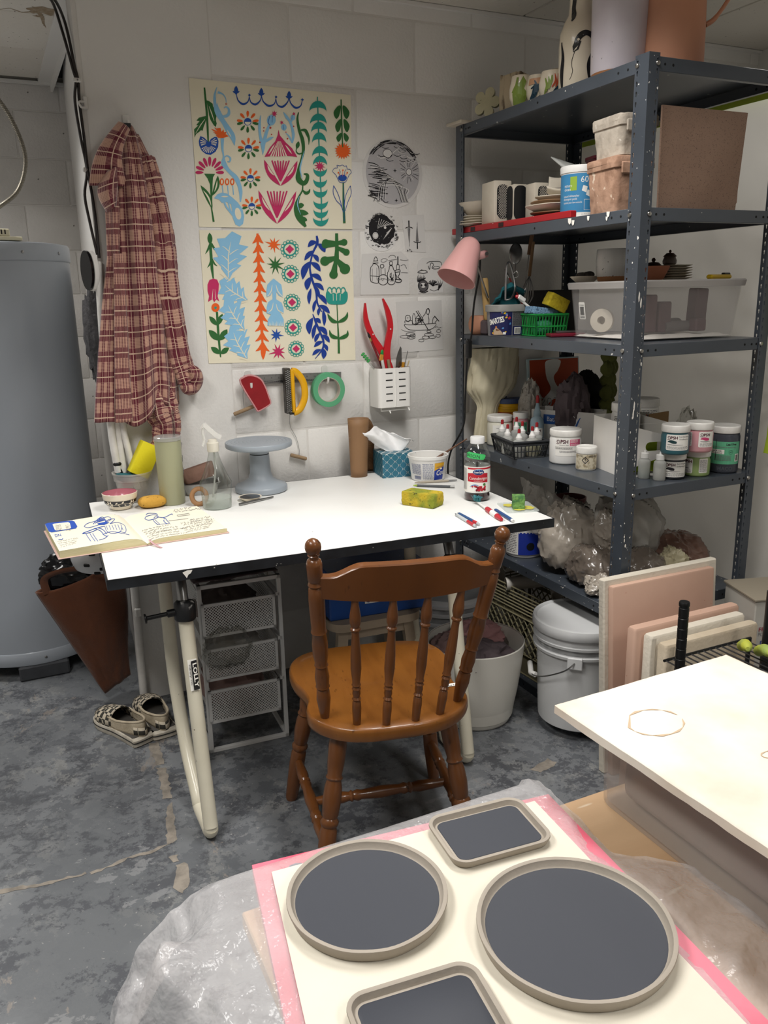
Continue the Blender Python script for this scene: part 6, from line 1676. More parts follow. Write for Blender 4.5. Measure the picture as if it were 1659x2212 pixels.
for sg,pts in ((1,[(1345,1020),(1342,1085),(1370,1150),(1408,1190),(1430,1250)]),(1,[(1345,1020),(1378,1080),(1400,1140),(1420,1215)]),(1,[(1490,1022),(1498,1090),(1470,1160),(1445,1240)]),(1,[(1490,1022),(1462,1075),(1445,1130),(1438,1200)])):f.stroke(pts,5,B_,4)
paper('painting','upper painting of folk style flowers, moons and four orange and green daisies',[(102,103),(1490,240),(1512,1397),(190,1375)],[(.378,1.950),(.899,1.942),(.891,1.532),(.376,1.532)],f,ART,cat='painting',group='gouache paintings')
# -- second painting
f=Art()
f.stroke([(222,120),(225,250),(238,420),(250,505)],[16,26,26,12],G);f.leaf((214,92),(222,200),46,G);f.curve([(222,190),(200,245),(175,285)],[20,18,3],G);f.curve([(230,190),(262,240),(292,265)],[20,18,3],G);f.curve([(232,330),(215,380),(195,408)],[14,14,3],G);f.curve([(238,330),(262,375),(286,392)],[14,14,3],G)
f.poly([(250,506),(285,515),(302,555),(298,620),(290,665),(306,712),(278,692),(260,718),(243,690),(202,716),(212,665),(198,620),(197,560),(215,518)],M_);f.lay=.0002;f.stroke([(248,600),(240,690)],[1,7],C_);f.stroke([(265,600),(270,690)],[1,6],C_);f.lay=0
f.ell(271,766,38,40,O_,20);f.lay=.0002;f.ell(271,768,12,mi=T_);f.lay=0
f.stroke([(285,806),(298,1000),(312,1150),(320,1210)],[20,22,18,10],G)
for p,q,w in (((285,925),(215,845),44),((292,925),(335,822),46),((305,1062),(210,968),60),((310,1062),(380,960),60),((315,1180),(230,1120),50),((318,1180),(396,1125),48)):f.leaf(p,q,w,G,0)
# pale blue acanthus leaves
def acanthus(cx,cy,s,rot,seed):
    r=random.Random(seed);pts=[];n=9
    for k in range(2*n):
        t=k/(2*n);side=1
    L_,R_=[],[]
    for k in range(n+1):
        u=k/n;y=-1+2*u;w=.62*sin(pi*min(1,u*.9+.08))+.06
        L_.append((-w*(1.25 if k%2==0 else .72)*(1+.2*(r.random()-.5)),y-(.16 if k%2==0 else 0)));R_.append((w*(1.25 if k%2 else .72)*(1+.2*(r.random()-.5)),y-(.16 if k%2 else 0)))
    pts=[(0,-1.12)]+R_[1:-1]+[(.10,1.08)]+L_[-2:0:-1]
    tr=lambda p:(cx+s*(p[0]*cos(rot)-p[1]*sin(rot)),cy+s*(p[0]*sin(rot)+p[1]*cos(rot)))
    f.poly([tr(p) for p in pts],S);f.lay=.0002
    f.stroke([tr((.0,-.65)),tr((-.05,0)),tr((.05,1.0))],[2,9,7],C_,4)
    for k in range(1,5):
        u=-.75+.42*k
        f.stroke([tr((0,u+.18)),tr((-.26,u-.02)),tr((-.38,u-.06))],[7,6,1],C_,3);f.stroke([tr((.0,u+.28)),tr((.26,u+.06)),tr((.42,u+.0))],[7,6,1],C_,3)
    f.lay=0
acanthus(398,300,196,.10,1);acanthus(432,620,140,-.95,2);acanthus(440,830,150,-.55,3);acanthus(480,1080,152,-.45,4)
# orange spruce
f.stroke([(652,102),(660,300),(672,600),(690,900),(706,1225)],[20,24,26,30,8],O_)
for k in range(12):
    y=190+87.5*k;x=652+.046*(y-100);w=50+1.2*k
    for sg in (-1,1):f.curve([(x,y-70),(x+sg*w*.4,y-25),(x+sg*w,y)],[26,28,4],O_)
f.leaf((706,1070),(706,1228),46,O_)
for cx,cy,r,m,n,ro,sd in ((798,203,74,O_,9,-1.4,3),(814,384,78,G,9,-1.6,5),(824,1008,66,B_,8,-1.5,7),(840,1156,76,M_,9,-1.3,9)):f.star(cx,cy,r,r*.36,n,m,ro,.5,sd)
for cx,cy,r in ((944,244,84),(950,464,80),(965,716,76),(974,940,76),(1002,1128,72)):
    for k in range(14):
        a=2*pi*k/14;f.stroke([(cx+r*.82*cos(a)+r*.17*cos(b_),cy+r*.82*sin(a)+r*.17*sin(b_)) for b_ in [2*pi*j/9 for j in range(9)]],r*.07,T_,0,True)
    f.stroke([(cx+r*.66*cos(a),cy+r*.66*sin(a)) for a in [2*pi*j/26 for j in range(26)]],r*.16,T_,0,True)
    f.poly([(cx+r*.48*(abs(cos(a))**2.2)*(1 if cos(a)>0 else -1),cy+r*.48*(abs(sin(a))**2.2)*(1 if sin(a)>0 else -1)) for a in [2*pi*j/32 for j in range(32)]],M_)
f.poly([(798,505),(830,530),(868,560),(878,620),(880,672),(845,655),(822,620),(822,690),(870,720),(888,770),(890,815),(855,800),(835,770),(870,830),(890,870),(890,928),(860,925),(745,924),(748,870),(775,825),(735,815),(736,760),(750,715),(788,690),(788,620),(770,655),(736,672),(733,620),(742,560),(770,530)],S);f.lay=.0002
for x in range(760,880,13):f.stroke([(x,885+(x%3)*6),(x,928)],[1,6],C_)
f.stroke([(785,560),(775,620),(740,668)],[3,9,4],C_,3);f.stroke([(820,560),(838,620),(878,665)],[3,9,4],C_,3);f.stroke([(795,720),(782,780),(745,810)],[3,9,4],C_,3);f.stroke([(822,730),(838,785),(888,812)],[3,9,4],C_,3);f.lay=0
# navy vine
f.curve([(1185,125),(1190,190),(1150,280),(1125,400),(1140,500),(1180,620),(1190,720),(1230,800)],[16,24,16,16,20,18,16,8],NV);f.curve([(1150,820),(1180,900),(1215,980),(1245,1060),(1235,1130),(1170,1215)],[8,20,18,18,16,4],NV)
for p,q,w,b_ in (((1190,180),(1105,225),46,16),((1195,195),(1262,272),50,-10),((1165,255),(1075,345),44,10),((1150,290),(1202,358),38,-8),((1130,350),(1060,515),60,20),((1130,360),(1220,442),46,-12),((1128,470),(1232,528),44,-16),((1132,490),(1098,608),56,12),((1160,545),(1250,610),40,-10),((1160,560),(1210,680),34,-8),((1135,590),(1118,735),36,8),((1185,640),(1275,735),42,-12),((1180,690),(1155,805),30,6),((1205,740),(1302,812),44,-10),((1210,760),(1200,832),28,4),((1240,780),(1252,925),36,-6),((1150,850),(1120,1000),56,18),((1165,860),(1222,900),36,-8),((1180,900),(1150,1040),36,6),((1200,930),(1280,1005),44,-10),((1215,985),(1168,1070),36,8),((1235,1000),(1300,1070),38,-8),((1240,1060),(1160,1110),36,8),((1245,1080),(1282,1145),32,-6),((1225,1130),(1145,1185),34,8),((1240,1120),(1245,1215),46,-8)):f.leaf(p,q,w,NV,b_)
# green lobed leaf and teal tulip
f.stroke([(1362,105),(1365,250),(1358,380)],[26,34,50],G)
for p,q,r in (((1365,190),(1265,190),34),((1365,205),(1262,205),34),((1370,190),(1428,185),30),((1375,235),(1448,272),30),((1360,320),(1258,350),42),((1355,350),(1335,470),38),((1368,340),(1436,420),46)):f.stroke([p,q],[30,r*1.7],G);f.ell(q[0],q[1],r,r,G,18)
f.poly([(p.x,p.y) for p in spline([(1268,630),(1290,618),(1310,640),(1335,630),(1360,640),(1390,630),(1412,640),(1435,618),(1458,630),(1458,690),(1430,728),(1362,735),(1295,728),(1270,690)],3,True)],T_)
for k in range(4):f.stroke([(1300+40*k+22*cos(a),628+44*sin(a)) for a in [pi+pi*j/8 for j in range(9)]],9,T_)
f.lay=.0002
for k in range(3):f.stroke([(1330+32*k,640),(1332+30*k,700)],4,C_)
f.lay=0
f.stroke([(1365,735),(1372,900),(1380,1060),(1382,1165)],[7,10,18,20],G)
for pts in ([(1374,890),(1330,880),(1300,850),(1282,815)],[(1374,890),(1420,870),(1450,840),(1458,800)],[(1380,1030),(1335,1020),(1310,1000),(1298,960)],[(1380,1035),(1425,1020),(1455,1000),(1460,962)]):f.curve(pts,[14,34,26,4],G)
paper('painting','lower painting of blue leaves, an orange spruce and teal rosettes',[(118,68),(1500,88),(1530,1220),(212,1268)],[(.375,1.523),(.889,1.525),(.888,1.101),(.374,1.116)],f,ART,cat='painting',group='gouache paintings')
# -- pen and pencil sketches: crop coordinates of the wall between the paintings and the shelves
SK=[mat('graphite','#5a585a',.7),mat('pen_black','#17161a',.6),mat('sketch_paper','#d9d7d4',.8),mat('graphite_pale','#9a989a',.7),mat('graphite_wash','#b4b2b4',.75)]
def wx(p):return (.835+p[0]*.000377,2.0)   # unused guide
SRC=[(195,105),(770,105),(770,745),(195,745)];DST=[(.934,1.818),(1.157,1.818),(1.157,1.603),(.934,1.603)]
f=Art()
el=lambda cx,cy,rx,ry,n=36:[(cx+rx*cos(2*pi*k/n),cy+ry*sin(2*pi*k/n)) for k in range(n)]
r=random.Random(4)
f.poly(el(482,418,258,296),4);f.lay=.0002
for k in range(70):
    a=-2.6+1.9*r.random();rr1=.88+.12*r.random();f.stroke([(482+262*rr1*cos(a+d),415+302*rr1*sin(a+d)) for d in (0,.08,.16,.24)],3+5*r.random(),1)
for k in range(16):
    o=40*k;f.stroke([(250+o*.2,330+o*.35),(330+o*.3,350+o*.3),(420+o*.35,440+o*.22),(520+o*.15,560+o*.1),(560+o*.12,690)],4+4*(k%3==0),2 if k%2 else 1,4)
for k in range(40):
    x,y=230+110*r.random(),380+260*r.random();f.stroke([(x,y),(x+90,y-25+60*r.random())],3+4*r.random(),1)
for k in range(18):
    a=k*.35;f.stroke([(636+42*cos(a),402+46*sin(a)),(636+(80+40*r.random())*cos(a),402+(84+40*r.random())*sin(a))],4,1 if k%3 else 2)
for k in range(24):
    x,y=300+380*r.random(),170+140*r.random();f.stroke([(x,y),(x+30,y+14),(x+70,y+6)],5,1 if k%2 else 2,3)
for k in range(7):f.stroke([(330+12*k,700-6*k),(350+12*k,560-10*k),(400+14*k,500)],4,1 if k%2 else 2,3)
f.stroke([(290,690),(310,650),(330,690),(360,660),(400,700),(430,690)],6,1)
f.lay=.0005;f.ell(432,240,44,40,2,22);f.ell(636,402,28,30,2,18);f.stroke([(360,290),(430,270),(520,200),(555,165)],[4,10,8,3],2,4);f.stroke([(395,262),(440,282),(472,250)],5,1,4);f.stroke(el(432,240,44,40,20),4,1,0,True);f.stroke(el(636,402,28,30,18),4,1,0,True)
for x,y in ((500,395),(430,480),(508,675)):f.star(x,y,20,6,4,1)
paper('round_sketch','large round pencil sketch of planets and swirling sky',SRC,DST,f,SK,el(482,425,288,322,48),group='pen sketches',pm=SK[2])
f=Art();SRC=[(210,850),(525,850),(525,1160),(210,1160)];DST=[(.935,1.575),(1.060,1.575),(1.060,1.462),(.935,1.462)]
f.poly([(370+(118+18*r.random())*cos(a),970+(118+22*r.random())*sin(a)) for a in [2*pi*k/40 for k in range(40)]],1);f.lay=.0002
for k in range(60):
    a=2*pi*r.random();R=128+30*r.random();x,y=370+R*cos(a),975+R*sin(a)
    if y<1140:f.stroke([(x,y),(x+12*(r.random()-.5),y+10),(x+16,y+4)],5,1)
for k in range(7):f.stroke([(330+10*k,960-4*k),(352+22*k,870+8*k)],[2,5],2)
for k in range(5):f.stroke([(380+12*k,1060-12*k),(430+9*k,985-8*k)],[1,5],2)
f.ell(310,1022,27,30,2,18);f.ell(403,950,12,13,2);
for k in range(22):f.ell(290+170*r.random(),880+200*r.random(),2.5,mi=2,n=6)
f.lay=.0004;f.stroke(el(310,1022,20,22,14),3,3,0,True)
paper('round_sketch','small round ink sketch of a black night sky with comets',SRC,DST,f,SK,el(366,1006,158,156,40),group='pen sketches',pm=mat('white_sketch_paper','#e4e3e1',.8))
def rects(name,label,src,dst,f,outline=None):paper(name,label,src,dst,f,SK,outline,group='pen sketches',pm=SK[2])
f=Art()
for x,top,up in ((632,868,1),(712,870,-1)):
    y=lambda v:(top+v) if up>0 else (top+268-v)
    f.poly([(x-14,y(72)),(x+12,y(72)),(x+6,y(180)),(x+2,y(262)),(x-8,y(180))],0);f.stroke([(x-36,y(74)),(x-20,y(64)),(x+20,y(64)),(x+36,y(74))],7,1,3);f.stroke([(x,y(62)),(x,y(14))],12,1);f.ell(x,y(8),7,9,1);f.lay=.0002;f.stroke([(x-3,y(80)),(x-1,y(230))],3,2);f.lay=0
for q in ((610,1160),(635,1150),(650,1165)):f.star(q[0],q[1],14,4,3,1)
rects('dagger_sketch','small torn paper with two drawn daggers',[(565,822),(778,820),(797,1168),(590,1170)],[(1.077,1.578),(1.162,1.583),(1.169,1.458),(1.089,1.461)],f)
f=Art();P1=lambda pts,w=5,m=1,c=False:f.stroke(pts,w,m,3,c)
P1([(268,1320),(270,1430),(290,1455),(345,1462),(352,1400),(350,1320),(335,1285),(300,1270),(285,1290)],6,1,True);P1([(288,1265),(345,1265)],6);P1([(292,1245),(342,1245)],5);P1([(318,1200),(300,1240),(335,1240)],6,1,True);P1([(270,1390),(350,1400)]);P1([(285,1320),(288,1440)],4,0);P1([(330,1310),(332,1430)],4,0)
P1(el(392,1432,48,50,16),6,1,True);P1([(372,1385),(370,1320)]);P1([(412,1385),(408,1320)]);P1(el(380,1298,18,18,12),6,1,True);P1([(352,1430),(390,1420),(430,1430)],4,0);P1([(372,1410),(385,1440),(400,1425)],4,0)
P1([(440,1350),(432,1380),(440,1470),(500,1468),(505,1360),(490,1335),(478,1300),(452,1300),(448,1330)],6,1,True);P1([(450,1290),(480,1290)],7);P1([(452,1258),(478,1258),(476,1288),(454,1288)],5,1,True)
for k in range(14):f.stroke([(448+45*r.random(),1350+100*r.random()),(452+45*r.random(),1356+100*r.random())],4,1)
P1([(518,1340),(518,1290),(540,1290),(540,1340)],5);P1([(526,1285),(524,1240),(528,1205),(534,1245),(530,1285)],5,1,True);P1([(505,1345),(550,1340),(540,1390),(530,1410),(565,1440),(545,1460),(505,1450),(520,1410),(508,1380)],7,1,True);P1([(508,1362),(545,1358)],8);P1([(512,1430),(556,1436)],8)
P1([(370,1240),(395,1222),(430,1235),(412,1255),(380,1258)],4,0,True);P1([(440,1215),(460,1195),(500,1200),(510,1225)],4,0);P1([(550,1240),(590,1250),(625,1245)],4,0);P1([(555,1300),(590,1290),(610,1330)],4,0);P1([(440,1245),(520,1235)],4,0);P1([(560,1365),(620,1370)],4,0)
rects('bottle_sketch','pencil sketch of old bottles and a candle',[(180,1170),(628,1240),(636,1570),(177,1578)],[(.923,1.452),(1.100,1.435),(1.102,1.318),(.914,1.319)],f,[(180,1170),(480,1165),(560,1160),(600,1205),(628,1245),(636,1570),(177,1578)])
f=Art()
P1([(808,1290),(830,1275),(880,1272),(930,1275),(945,1300),(935,1330),(880,1340),(855,1330),(870,1300),(850,1285),(838,1310),(832,1345),(820,1310)],5,1);P1([(860,1330),(890,1315),(930,1325)],4,1)
P1([(722,1370),(745,1355),(790,1352),(812,1368),(780,1378),(745,1375)],5,1,True);P1([(750,1355),(758,1345),(775,1355)],4,1);P1([(905,1365),(945,1372),(935,1385),(910,1378)],5,1,True)
f.poly(el(768,1495,46,54,18),0);f.lay=.0002;f.ell(768,1490,26,24,2);f.ell(790,1488,12,14,1);f.ell(752,1490,9,12,1);f.stroke(el(768,1495,46,54,18),7,1,0,True);f.stroke([(730,1545),(770,1560),(812,1545)],8,1,3);f.lay=0
for k in range(9):P1([(722+6*k,1460-3*k),(718+9*k,1425),(728+8*k,1390+12*(k%3))],[8,6,2],1)
for k in range(26):a=pi+pi*r.random();f.stroke([(858,1500),(858+24*cos(a),1490+24*sin(a)),(858+50*cos(a),1492+52*sin(a))],4,1)
for k in range(7):P1([(905,1540),(912+5*k,1490),(905+8*k,1440+14*(k%3))],[6,4,2],1)
P1([(830,1530),(870,1545),(920,1520)],4,0)
rects('underwater_sketch','arched pencil sketch of a diving helmet and seaweed',[(722,1250),(955,1250),(957,1562),(718,1568)],[(1.133,1.436),(1.236,1.436),(1.238,1.321),(1.136,1.319)],f,[(722,1310),(735,1270),(775,1240),(850,1235),(920,1255),(950,1300),(957,1562),(718,1568)])
f=Art()
P1([(582,1860),(600,1890),(640,1910),(760,1912),(850,1900),(890,1850),(760,1858),(640,1862)],5,1,True);P1(el(618,1800,26,28,12),5,1,True);f.ell(612,1798,4,mi=1);f.ell(630,1798,4,mi=1);P1([(590,1850),(588,1825),(620,1832),(655,1820),(660,1858)],5,1)
P1([(665,1850),(662,1800),(672,1760),(685,1765),(690,1810),(700,1850)],5,1,True);P1([(690,1850),(700,1790),(730,1780),(750,1820),(745,1858)],5,1,True)
for k in range(12):f.stroke([(700+40*r.random(),1790+50*r.random()),(710+45*r.random(),1800+50*r.random())],5,1)
P1([(698,1735),(790,1870),(815,1915)],7,1);P1([(715,1730),(770,1820)],5,1);P1([(810,1910),(845,1930),(805,1935)],5,1,True);P1([(690,1865),(760,1815)],8,1)
P1([(765,1840),(762,1790),(785,1760),(800,1720),(820,1712),(828,1740),(815,1775),(822,1815),(820,1850)],5,1);P1(el(812,1740,14,26,10),5,1,True);P1([(855,1850),(862,1800),(885,1790),(900,1815),(880,1840)],5,1);P1([(875,1780),(920,1830)],7,1)
P1([(552,1905),(600,1925),(690,1925)],3,0);P1([(880,1888),(900,1880),(915,1892),(940,1885)],4,0)
for x,y,w in ((640,1950,45),(585,1975,48),(645,1982,40),(660,1965,28),(820,1955,45),(790,1982,36),(850,1978,34),(915,1920,20),(910,1965,22),(745,2010,26)):P1(el(x,y,w,14,12),4,1 if w<46 and x!=910 else 0,True)
rects('boat_sketch','pencil sketch of small figures in a rowing boat over lily pads',[(507,1650),(942,1635),(962,2098),(530,2130)],[(1.048,1.293),(1.230,1.295),(1.237,1.120),(1.060,1.117)],f)
# ------------------------------------------------------------------ hanging on the wall
def plaid():
    m=bpy.data.materials.new('red_plaid_flannel');m.use_nodes=True
    nt=m.node_tree;N=nt.nodes;K=nt.links;b=N['Principled BSDF']
    uv=N.new('ShaderNodeUVMap');sp=N.new('ShaderNodeSeparateXYZ');K.new(uv.outputs[0],sp.inputs[0])
    def mth(op,a,c=None):
        x=N.new('ShaderNodeMath');x.operation=op
        for i,q in enumerate((a,c)):
            if q is None:continue
            if isinstance(q,(int,float)):x.inputs[i].default_value=q
            else:K.new(q,x.inputs[i])
        return x.outputs[0]
    def stripe(v,period,lo,hi):
        f=mth('FRACT',mth('DIVIDE',v,period));return mth('MULTIPLY',mth('GREATER_THAN',f,lo),mth('LESS_THAN',f,hi))
    def mix(f,a,c):
        x=N.new('ShaderNodeMix');x.data_type='RGBA';K.new(f,x.inputs['Factor'])
        for s_,q in (('A',a),('B',c)):
            if isinstance(q,tuple):x.inputs[s_].default_value=q
            else:K.new(q,x.inputs[s_])
        return x.outputs['Result']
    u,v=sp.outputs[0],sp.outputs[1]
    P=.056
    lu,lv=stripe(u,P,.0,.5),stripe(v,P*1.08,.0,.5)
    s=mth('MULTIPLY',mth('ADD',lu,lv),.5)
    ck=mth('ADD',mth('MULTIPLY',lu,stripe(u,.0042,0,.42)),mth('MULTIPLY',lv,stripe(v,.0042,0,.42)))
    c=mix(mth('MINIMUM',mth('MULTIPLY',ck,.34),1.0),lin('#5a0f22'),lin('#ddb0a0'))
    c=mix(mth('MULTIPLY',mth('MULTIPLY',lu,lv),.5),c,lin('#cfa78c'))
    th=mth('MAXIMUM',stripe(u,P,.72,.775),stripe(v,P*1.08,.72,.775))
    c=mix(mth('MULTIPLY',th,.75),c,lin('#dcc0a6'))
    K.new(c,b.inputs['Base Color']);b.inputs['Roughness'].default_value=.9;b.inputs['Sheen Weight'].default_value=.25
    return m
PLAID=plaid()
def cloth(name,fn,nu,nv,uvfn,parent,m,th=.0035):
    b=MB().grid(fn,nu,nv);o=b.build(name,m,parent,fix=False)
    me=o.data;ul=me.uv_layers.new(name='UVMap');n=nu+1
    uv=[uvfn(i/nu,j/nv) for j in range(nv+1) for i in range(nu+1)]
    for lp in me.loops:ul.data[lp.index].uv=uv[lp.vertex_index]
    s=o.modifiers.new('solid','SOLIDIFY');s.thickness=th;s.offset=1
    return o
t=thing('wall_hook','white adhesive wall hook holding the plaid shirt','hook',(.186,0,1.815))
L(t).box((0,-.0025,0),(.020,.005,.045),bev=.002).build('plate',TRIM,t)
L(t).tube(spline([(0,-.004,-.006),(0,-.018,-.018),(0,-.024,-.006),(0,-.024,.004)],4),.004,8).build('hook',TRIM,t)
SHT=thing('plaid_shirt','dark red and cream plaid flannel shirt hanging from the white wall hook','shirt',(.186,-.02,1.795))
def lerp_tab(tab,z):
    for (z0,*a),(z1,*c) in zip(tab,tab[1:]):
        if z1<=z<=z0:
            q=(z0-z)/(z0-z1);return [x+(y-x)*q for x,y in zip(a,c)]
    return list(tab[-1][1:])
def panel(name,tab,seed,folds,amp,nu=60,nv=90,z0=None,z1=None,shear=0.0,hem=None):
    za,zb=tab[0][0],tab[-1][0]
    def fn(u,v):
        z=za+(zb-za)*v
        xl,xr,y0,bul=lerp_tab(tab,z)
        x=xl+(xr-xl)*u
        e=sin(pi*u)
        y=y0-bul*e**.7-amp*(.35+.65*v)*(.5+.5*sin(folds*2*pi*u+1.2*sin(v*3+seed)+seed))-.006*fbm((u*3,v*5,seed),3)
        if hem:z+=hem(u)*v**6
        return (x,y,z)
    return cloth(name,fn,nu,nv,lambda u,v:((u-.5)*.26*(1+.25*v)+shear*v+seed*.017,v*(za-zb)+seed*.013),SHT,PLAID)
# outlines of each panel down the wall: z, left, right, depth from the wall, bulge
panel('back',[(1.805,.168,.200,-.020,.010),(1.78,.158,.210,-.024,.02),(1.72,.148,.222,-.028,.03),(1.62,.136,.233,-.034,.035),(1.45,.124,.238,-.034,.040),(1.25,.108,.243,-.032,.042),(1.05,.094,.240,-.030,.042),(.975,.090,.236,-.030,.040)],1,2.5,.022,hem=lambda u:-.022*sin(u*6.5)+.04*(u-.5))
panel('front_left',[(1.66,.110,.150,-.034,.02),(1.58,.098,.144,-.034,.02),(1.44,.088,.132,-.034,.022),(1.33,.064,.126,-.036,.022),(1.17,.034,.120,-.038,.022),(.962,.0,.108,-.040,.02)],2,1.5,.010,36,70)
panel('placket',[(1.45,.104,.132,-.066,.004),(1.30,.090,.126,-.068,.006),(1.1,.070,.116,-.070,.006),(.960,.058,.110,-.070,.006)],5,.5,.004,14,50)
panel('front_right',[(1.785,.19,.216,-.012,.01),(1.72,.20,.245,-.012,.022),(1.60,.205,.255,-.012,.026),(1.45,.21,.262,-.014,.03),(1.25,.215,.272,-.014,.03),(1.02,.215,.268,-.014,.03),(.995,.215,.266,-.014,.03)],3,1.5,.012,36,70)
cloth('collar',lambda u,v:(.172-.060*v-.022*sin(pi*v)+.030*(u-.5)*(1+2.6*v),-.050-.02*sin(pi*v)-.014*sin(pi*u),1.800-.165*v-.020*(u-.5)*(1-v)),12,30,lambda u,v:(u*.07,v*.22),SHT,PLAID)
cloth('collar_fold',lambda u,v:(.098-.020*sin(pi*v)*(1-u)+.048*u*(1-.4*v),-.060-.030*sin(pi*u),1.668-.105*v+.02*u),12,20,lambda u,v:(u*.06,v*.12+.3),SHT,PLAID)
def sleeve(name,pts,rad,seed,cuff=None):
    P=spline(pts,8);n=len(P)
    R=[v.x for v in spline([(r,0) for r in rad],max(1,8*(len(pts)-1) // (len(rad)-1)))]
    while len(R)<n:R.append(R[-1])
    def fn(u,v):
        i=min(n-1,int(v*(n-1)));p=P[i];t_=(P[min(n-1,i+1)]-P[max(0,i-1)]).normalized()
        x=Vector((0,-1,0)).cross(t_).normalized();y=t_.cross(x);a=2*pi*u
        r=R[i]*(1+.22*sin(4*a+seed+v*3)*.6+.15*fbm((cos(a),sin(a),v*7+seed),3))
        return p+x*r*cos(a)+y*r*.62*sin(a)
    return cloth(name,fn,40,70,lambda u,v:(u*2*pi*.05,v*.75+seed*.1),SHT,PLAID)
sleeve('sleeve',[(.232,-.04,1.72),(.246,-.045,1.62),(.256,-.048,1.50),(.260,-.045,1.33),(.274,-.04,1.16),(.286,-.04,1.10),(.294,-.042,1.065)],[.016,.022,.026,.030,.032,.032,.030],2)
sleeve('sleeve',[(.200,-.035,1.06),(.205,-.045,.98),(.214,-.05,.94),(.205,-.05,.89),(.186,-.05,.85)],[.040,.044,.038,.034,.028],6)
o=MB().tube([Vector((.294+.024*cos(a),-.048-.012*sin(a*2),1.078+.032*sin(a))) for a in [-2.6+3.9*k/16 for k in range(17)]],[.012+.014*sin(pi*k/16) for k in range(17)],14).build('rolled_cuff',PLAID,SHT)
ul=o.data.uv_layers.new(name='UVMap')
for lp in o.data.loops:c=o.data.vertices[lp.vertex_index].co;ul.data[lp.index].uv=(c.x*1.6+c.y,c.z*1.6)
L(SHT).box((-.006,-.022,.008),(.022,.003,.010)).build('neck_label',BLKS,SHT)
# three hooks with ruler, scraper, rasp and tape
for k,(x,z) in enumerate(((.500,1.075),(.628,1.080),(.770,1.078))):
    t=thing('wall_hook',['white adhesive hook behind the red scraper','white adhesive hook behind the yellow rasp','white adhesive hook carrying the green tape roll'][k],'hook',(x,0,z),(0,0,0),'tool hooks under the paintings')
    L(t).prism([(p[0],p[1]) for p in rrect(.022,.062,.008,4,0,-.02)],.004,M=Matrix(((1,0,0,0),(0,0,-1,0),(0,1,0,0),(0,0,0,1)))).build('plate',TRIM,t)
    L(t).tube(spline([(0,-.003,-.030),(0,-.020,-.046),(0,-.034,-.040),(0,-.036,-.026)],4),.0042,8).build('hook',TRIM,t)
t=thing('steel_ruler','grey steel ruler hanging level on the wall behind the tools','ruler',(.655,-.012,1.053),(0,radians(1.5),0))
L(t).box((0,0,0),(.345,.0012,.031),bev=.0003).build('blade',mat('brushed_steel','#8d8c8a',.45,metal=.6,col2='#777674',nscale=30,stretch=(.1,1,1)),t)
f=Flat()
for k in range(66):f.rect(-.165+.005*k,-.0145,-.1645+.005*k,-.0145+(.006 if k%5==0 else .003),0)
for k in range(13):f.text(str(k+1),-.155+.025*k,-.001,.0055,0)
fine_print(f,-.15,.006,.1,.010,.003,0,3)
wr=WORLD[t];f.mesh(lambda x,y,h:wr@Vector((x,-.0008-h,-y)),'graduations',TXTK,t,lift=.0002)['kind']='stuff'
t=thing('rubber_scraper','dark red kidney shaped rubber scraper hanging on the left hook','scraper',(.512,-.030,1.015),(0,0,0))
ol=[(-.046,.035),(-.038,.052),(-.012,.058),(.018,.046),(.034,.020),(.046,-.018),(.050,-.032),(.045,-.042),(.012,-.058),(.004,-.058),(-.002,-.048)]
V2=Matrix(((1,0,0,0),(0,0,-1,0),(0,1,0,0),(0,0,0,1)))
L(t).prism([(p.x,p.y) for p in spline(ol,3,True)],.006,M=V2).build('blade',mat('wine_rubber','#8f1720',.4,col2='#7c1219',nscale=30),t)
RIMR=mat('pale_rubber_edge','#c98f90',.4)
L(t).tube([(p.x,-.003,p.y) for p in spline(ol,3,True)],.0035,6,closed=True).build('edge',RIMR,t)
YB=mat('bright_yellow_body','#e3a913',.38);GRATE=mat('rasp_blade','#54504a',.5,metal=.5,col2='#211d1a',nscale=60,namt=.9)
t=thing('rasp','yellow handled rasp with a black toothed blade hanging on the middle hook','rasp',(.640,-.034,1.01))
b=L(t);ou=[(-.004,.078),(.012,.066),(.030,.045),(.040,.018),(.040,-.020),(.026,-.052),(.012,-.064),(-.016,-.066),(-.016,.078)]
inn=[(.004,.028),(.020,.024),(.026,.004),(.022,-.022),(.008,-.040),(.002,-.038)]
P2=[(p.x,p.y) for p in spline([(-.002,.070)]+ou[1:7]+[(-.002,-.068)],4)]
b.tube([(x,-.008,z) for x,z in P2],.0085,10,flat=1.4);b.box((-.003,-.008,.004),(.016,.022,.144),bev=.005)
b.build('handle',YB,t)
L(t).box((-.021,-.010,.006),(.020,.026,.150),bev=.002).build('blade',GRATE,t)
b=L(t)
for k in range(22):
    for j in range(3):b.box((-.027+.006*j,-.0236,-.062+.0063*k+(.003 if j%2 else 0)),(.0042,.0018,.0030),rot=(.5,0,.0))
o=b.build('teeth',STEEL,t);o['kind']='stuff'
L(t).box((-.008,-.008,-.070),(.018,.014,.008),bev=.002).build('end_cap',BLACKP,t)
t=thing('masking_tape_roll','green masking tape roll hanging on the right hook','tape',(.772,-.012,1.008))
M_t=Matrix.Rotation(pi/2,4,'X')
L(t).lathe([(.041,0),(.058,0),(.0585,.001),(.0585,.023),(.058,.024),(.041,.024)],48,M_t,cap0=False,cap1=False).build('tape',mat('green_crepe_tape','#5aa57a',.7),t)
L(t).lathe([(.0395,0),(.041,0),(.041,.024),(.0395,.024),(.0395,0)],48,M_t,cap0=False,cap1=False).build('core',mat('cardboard_core','#b6ada0',.8),t)
TOG=mat('toggle_wood','#9c8466',.7,col2='#84694c',nscale=40,stretch=(.2,1,1))
t=thing('wire_cutter','clay cutting wire with two wooden toggles hanging behind the scraper and rasp','wire cutter',(.48,-.012,.96))
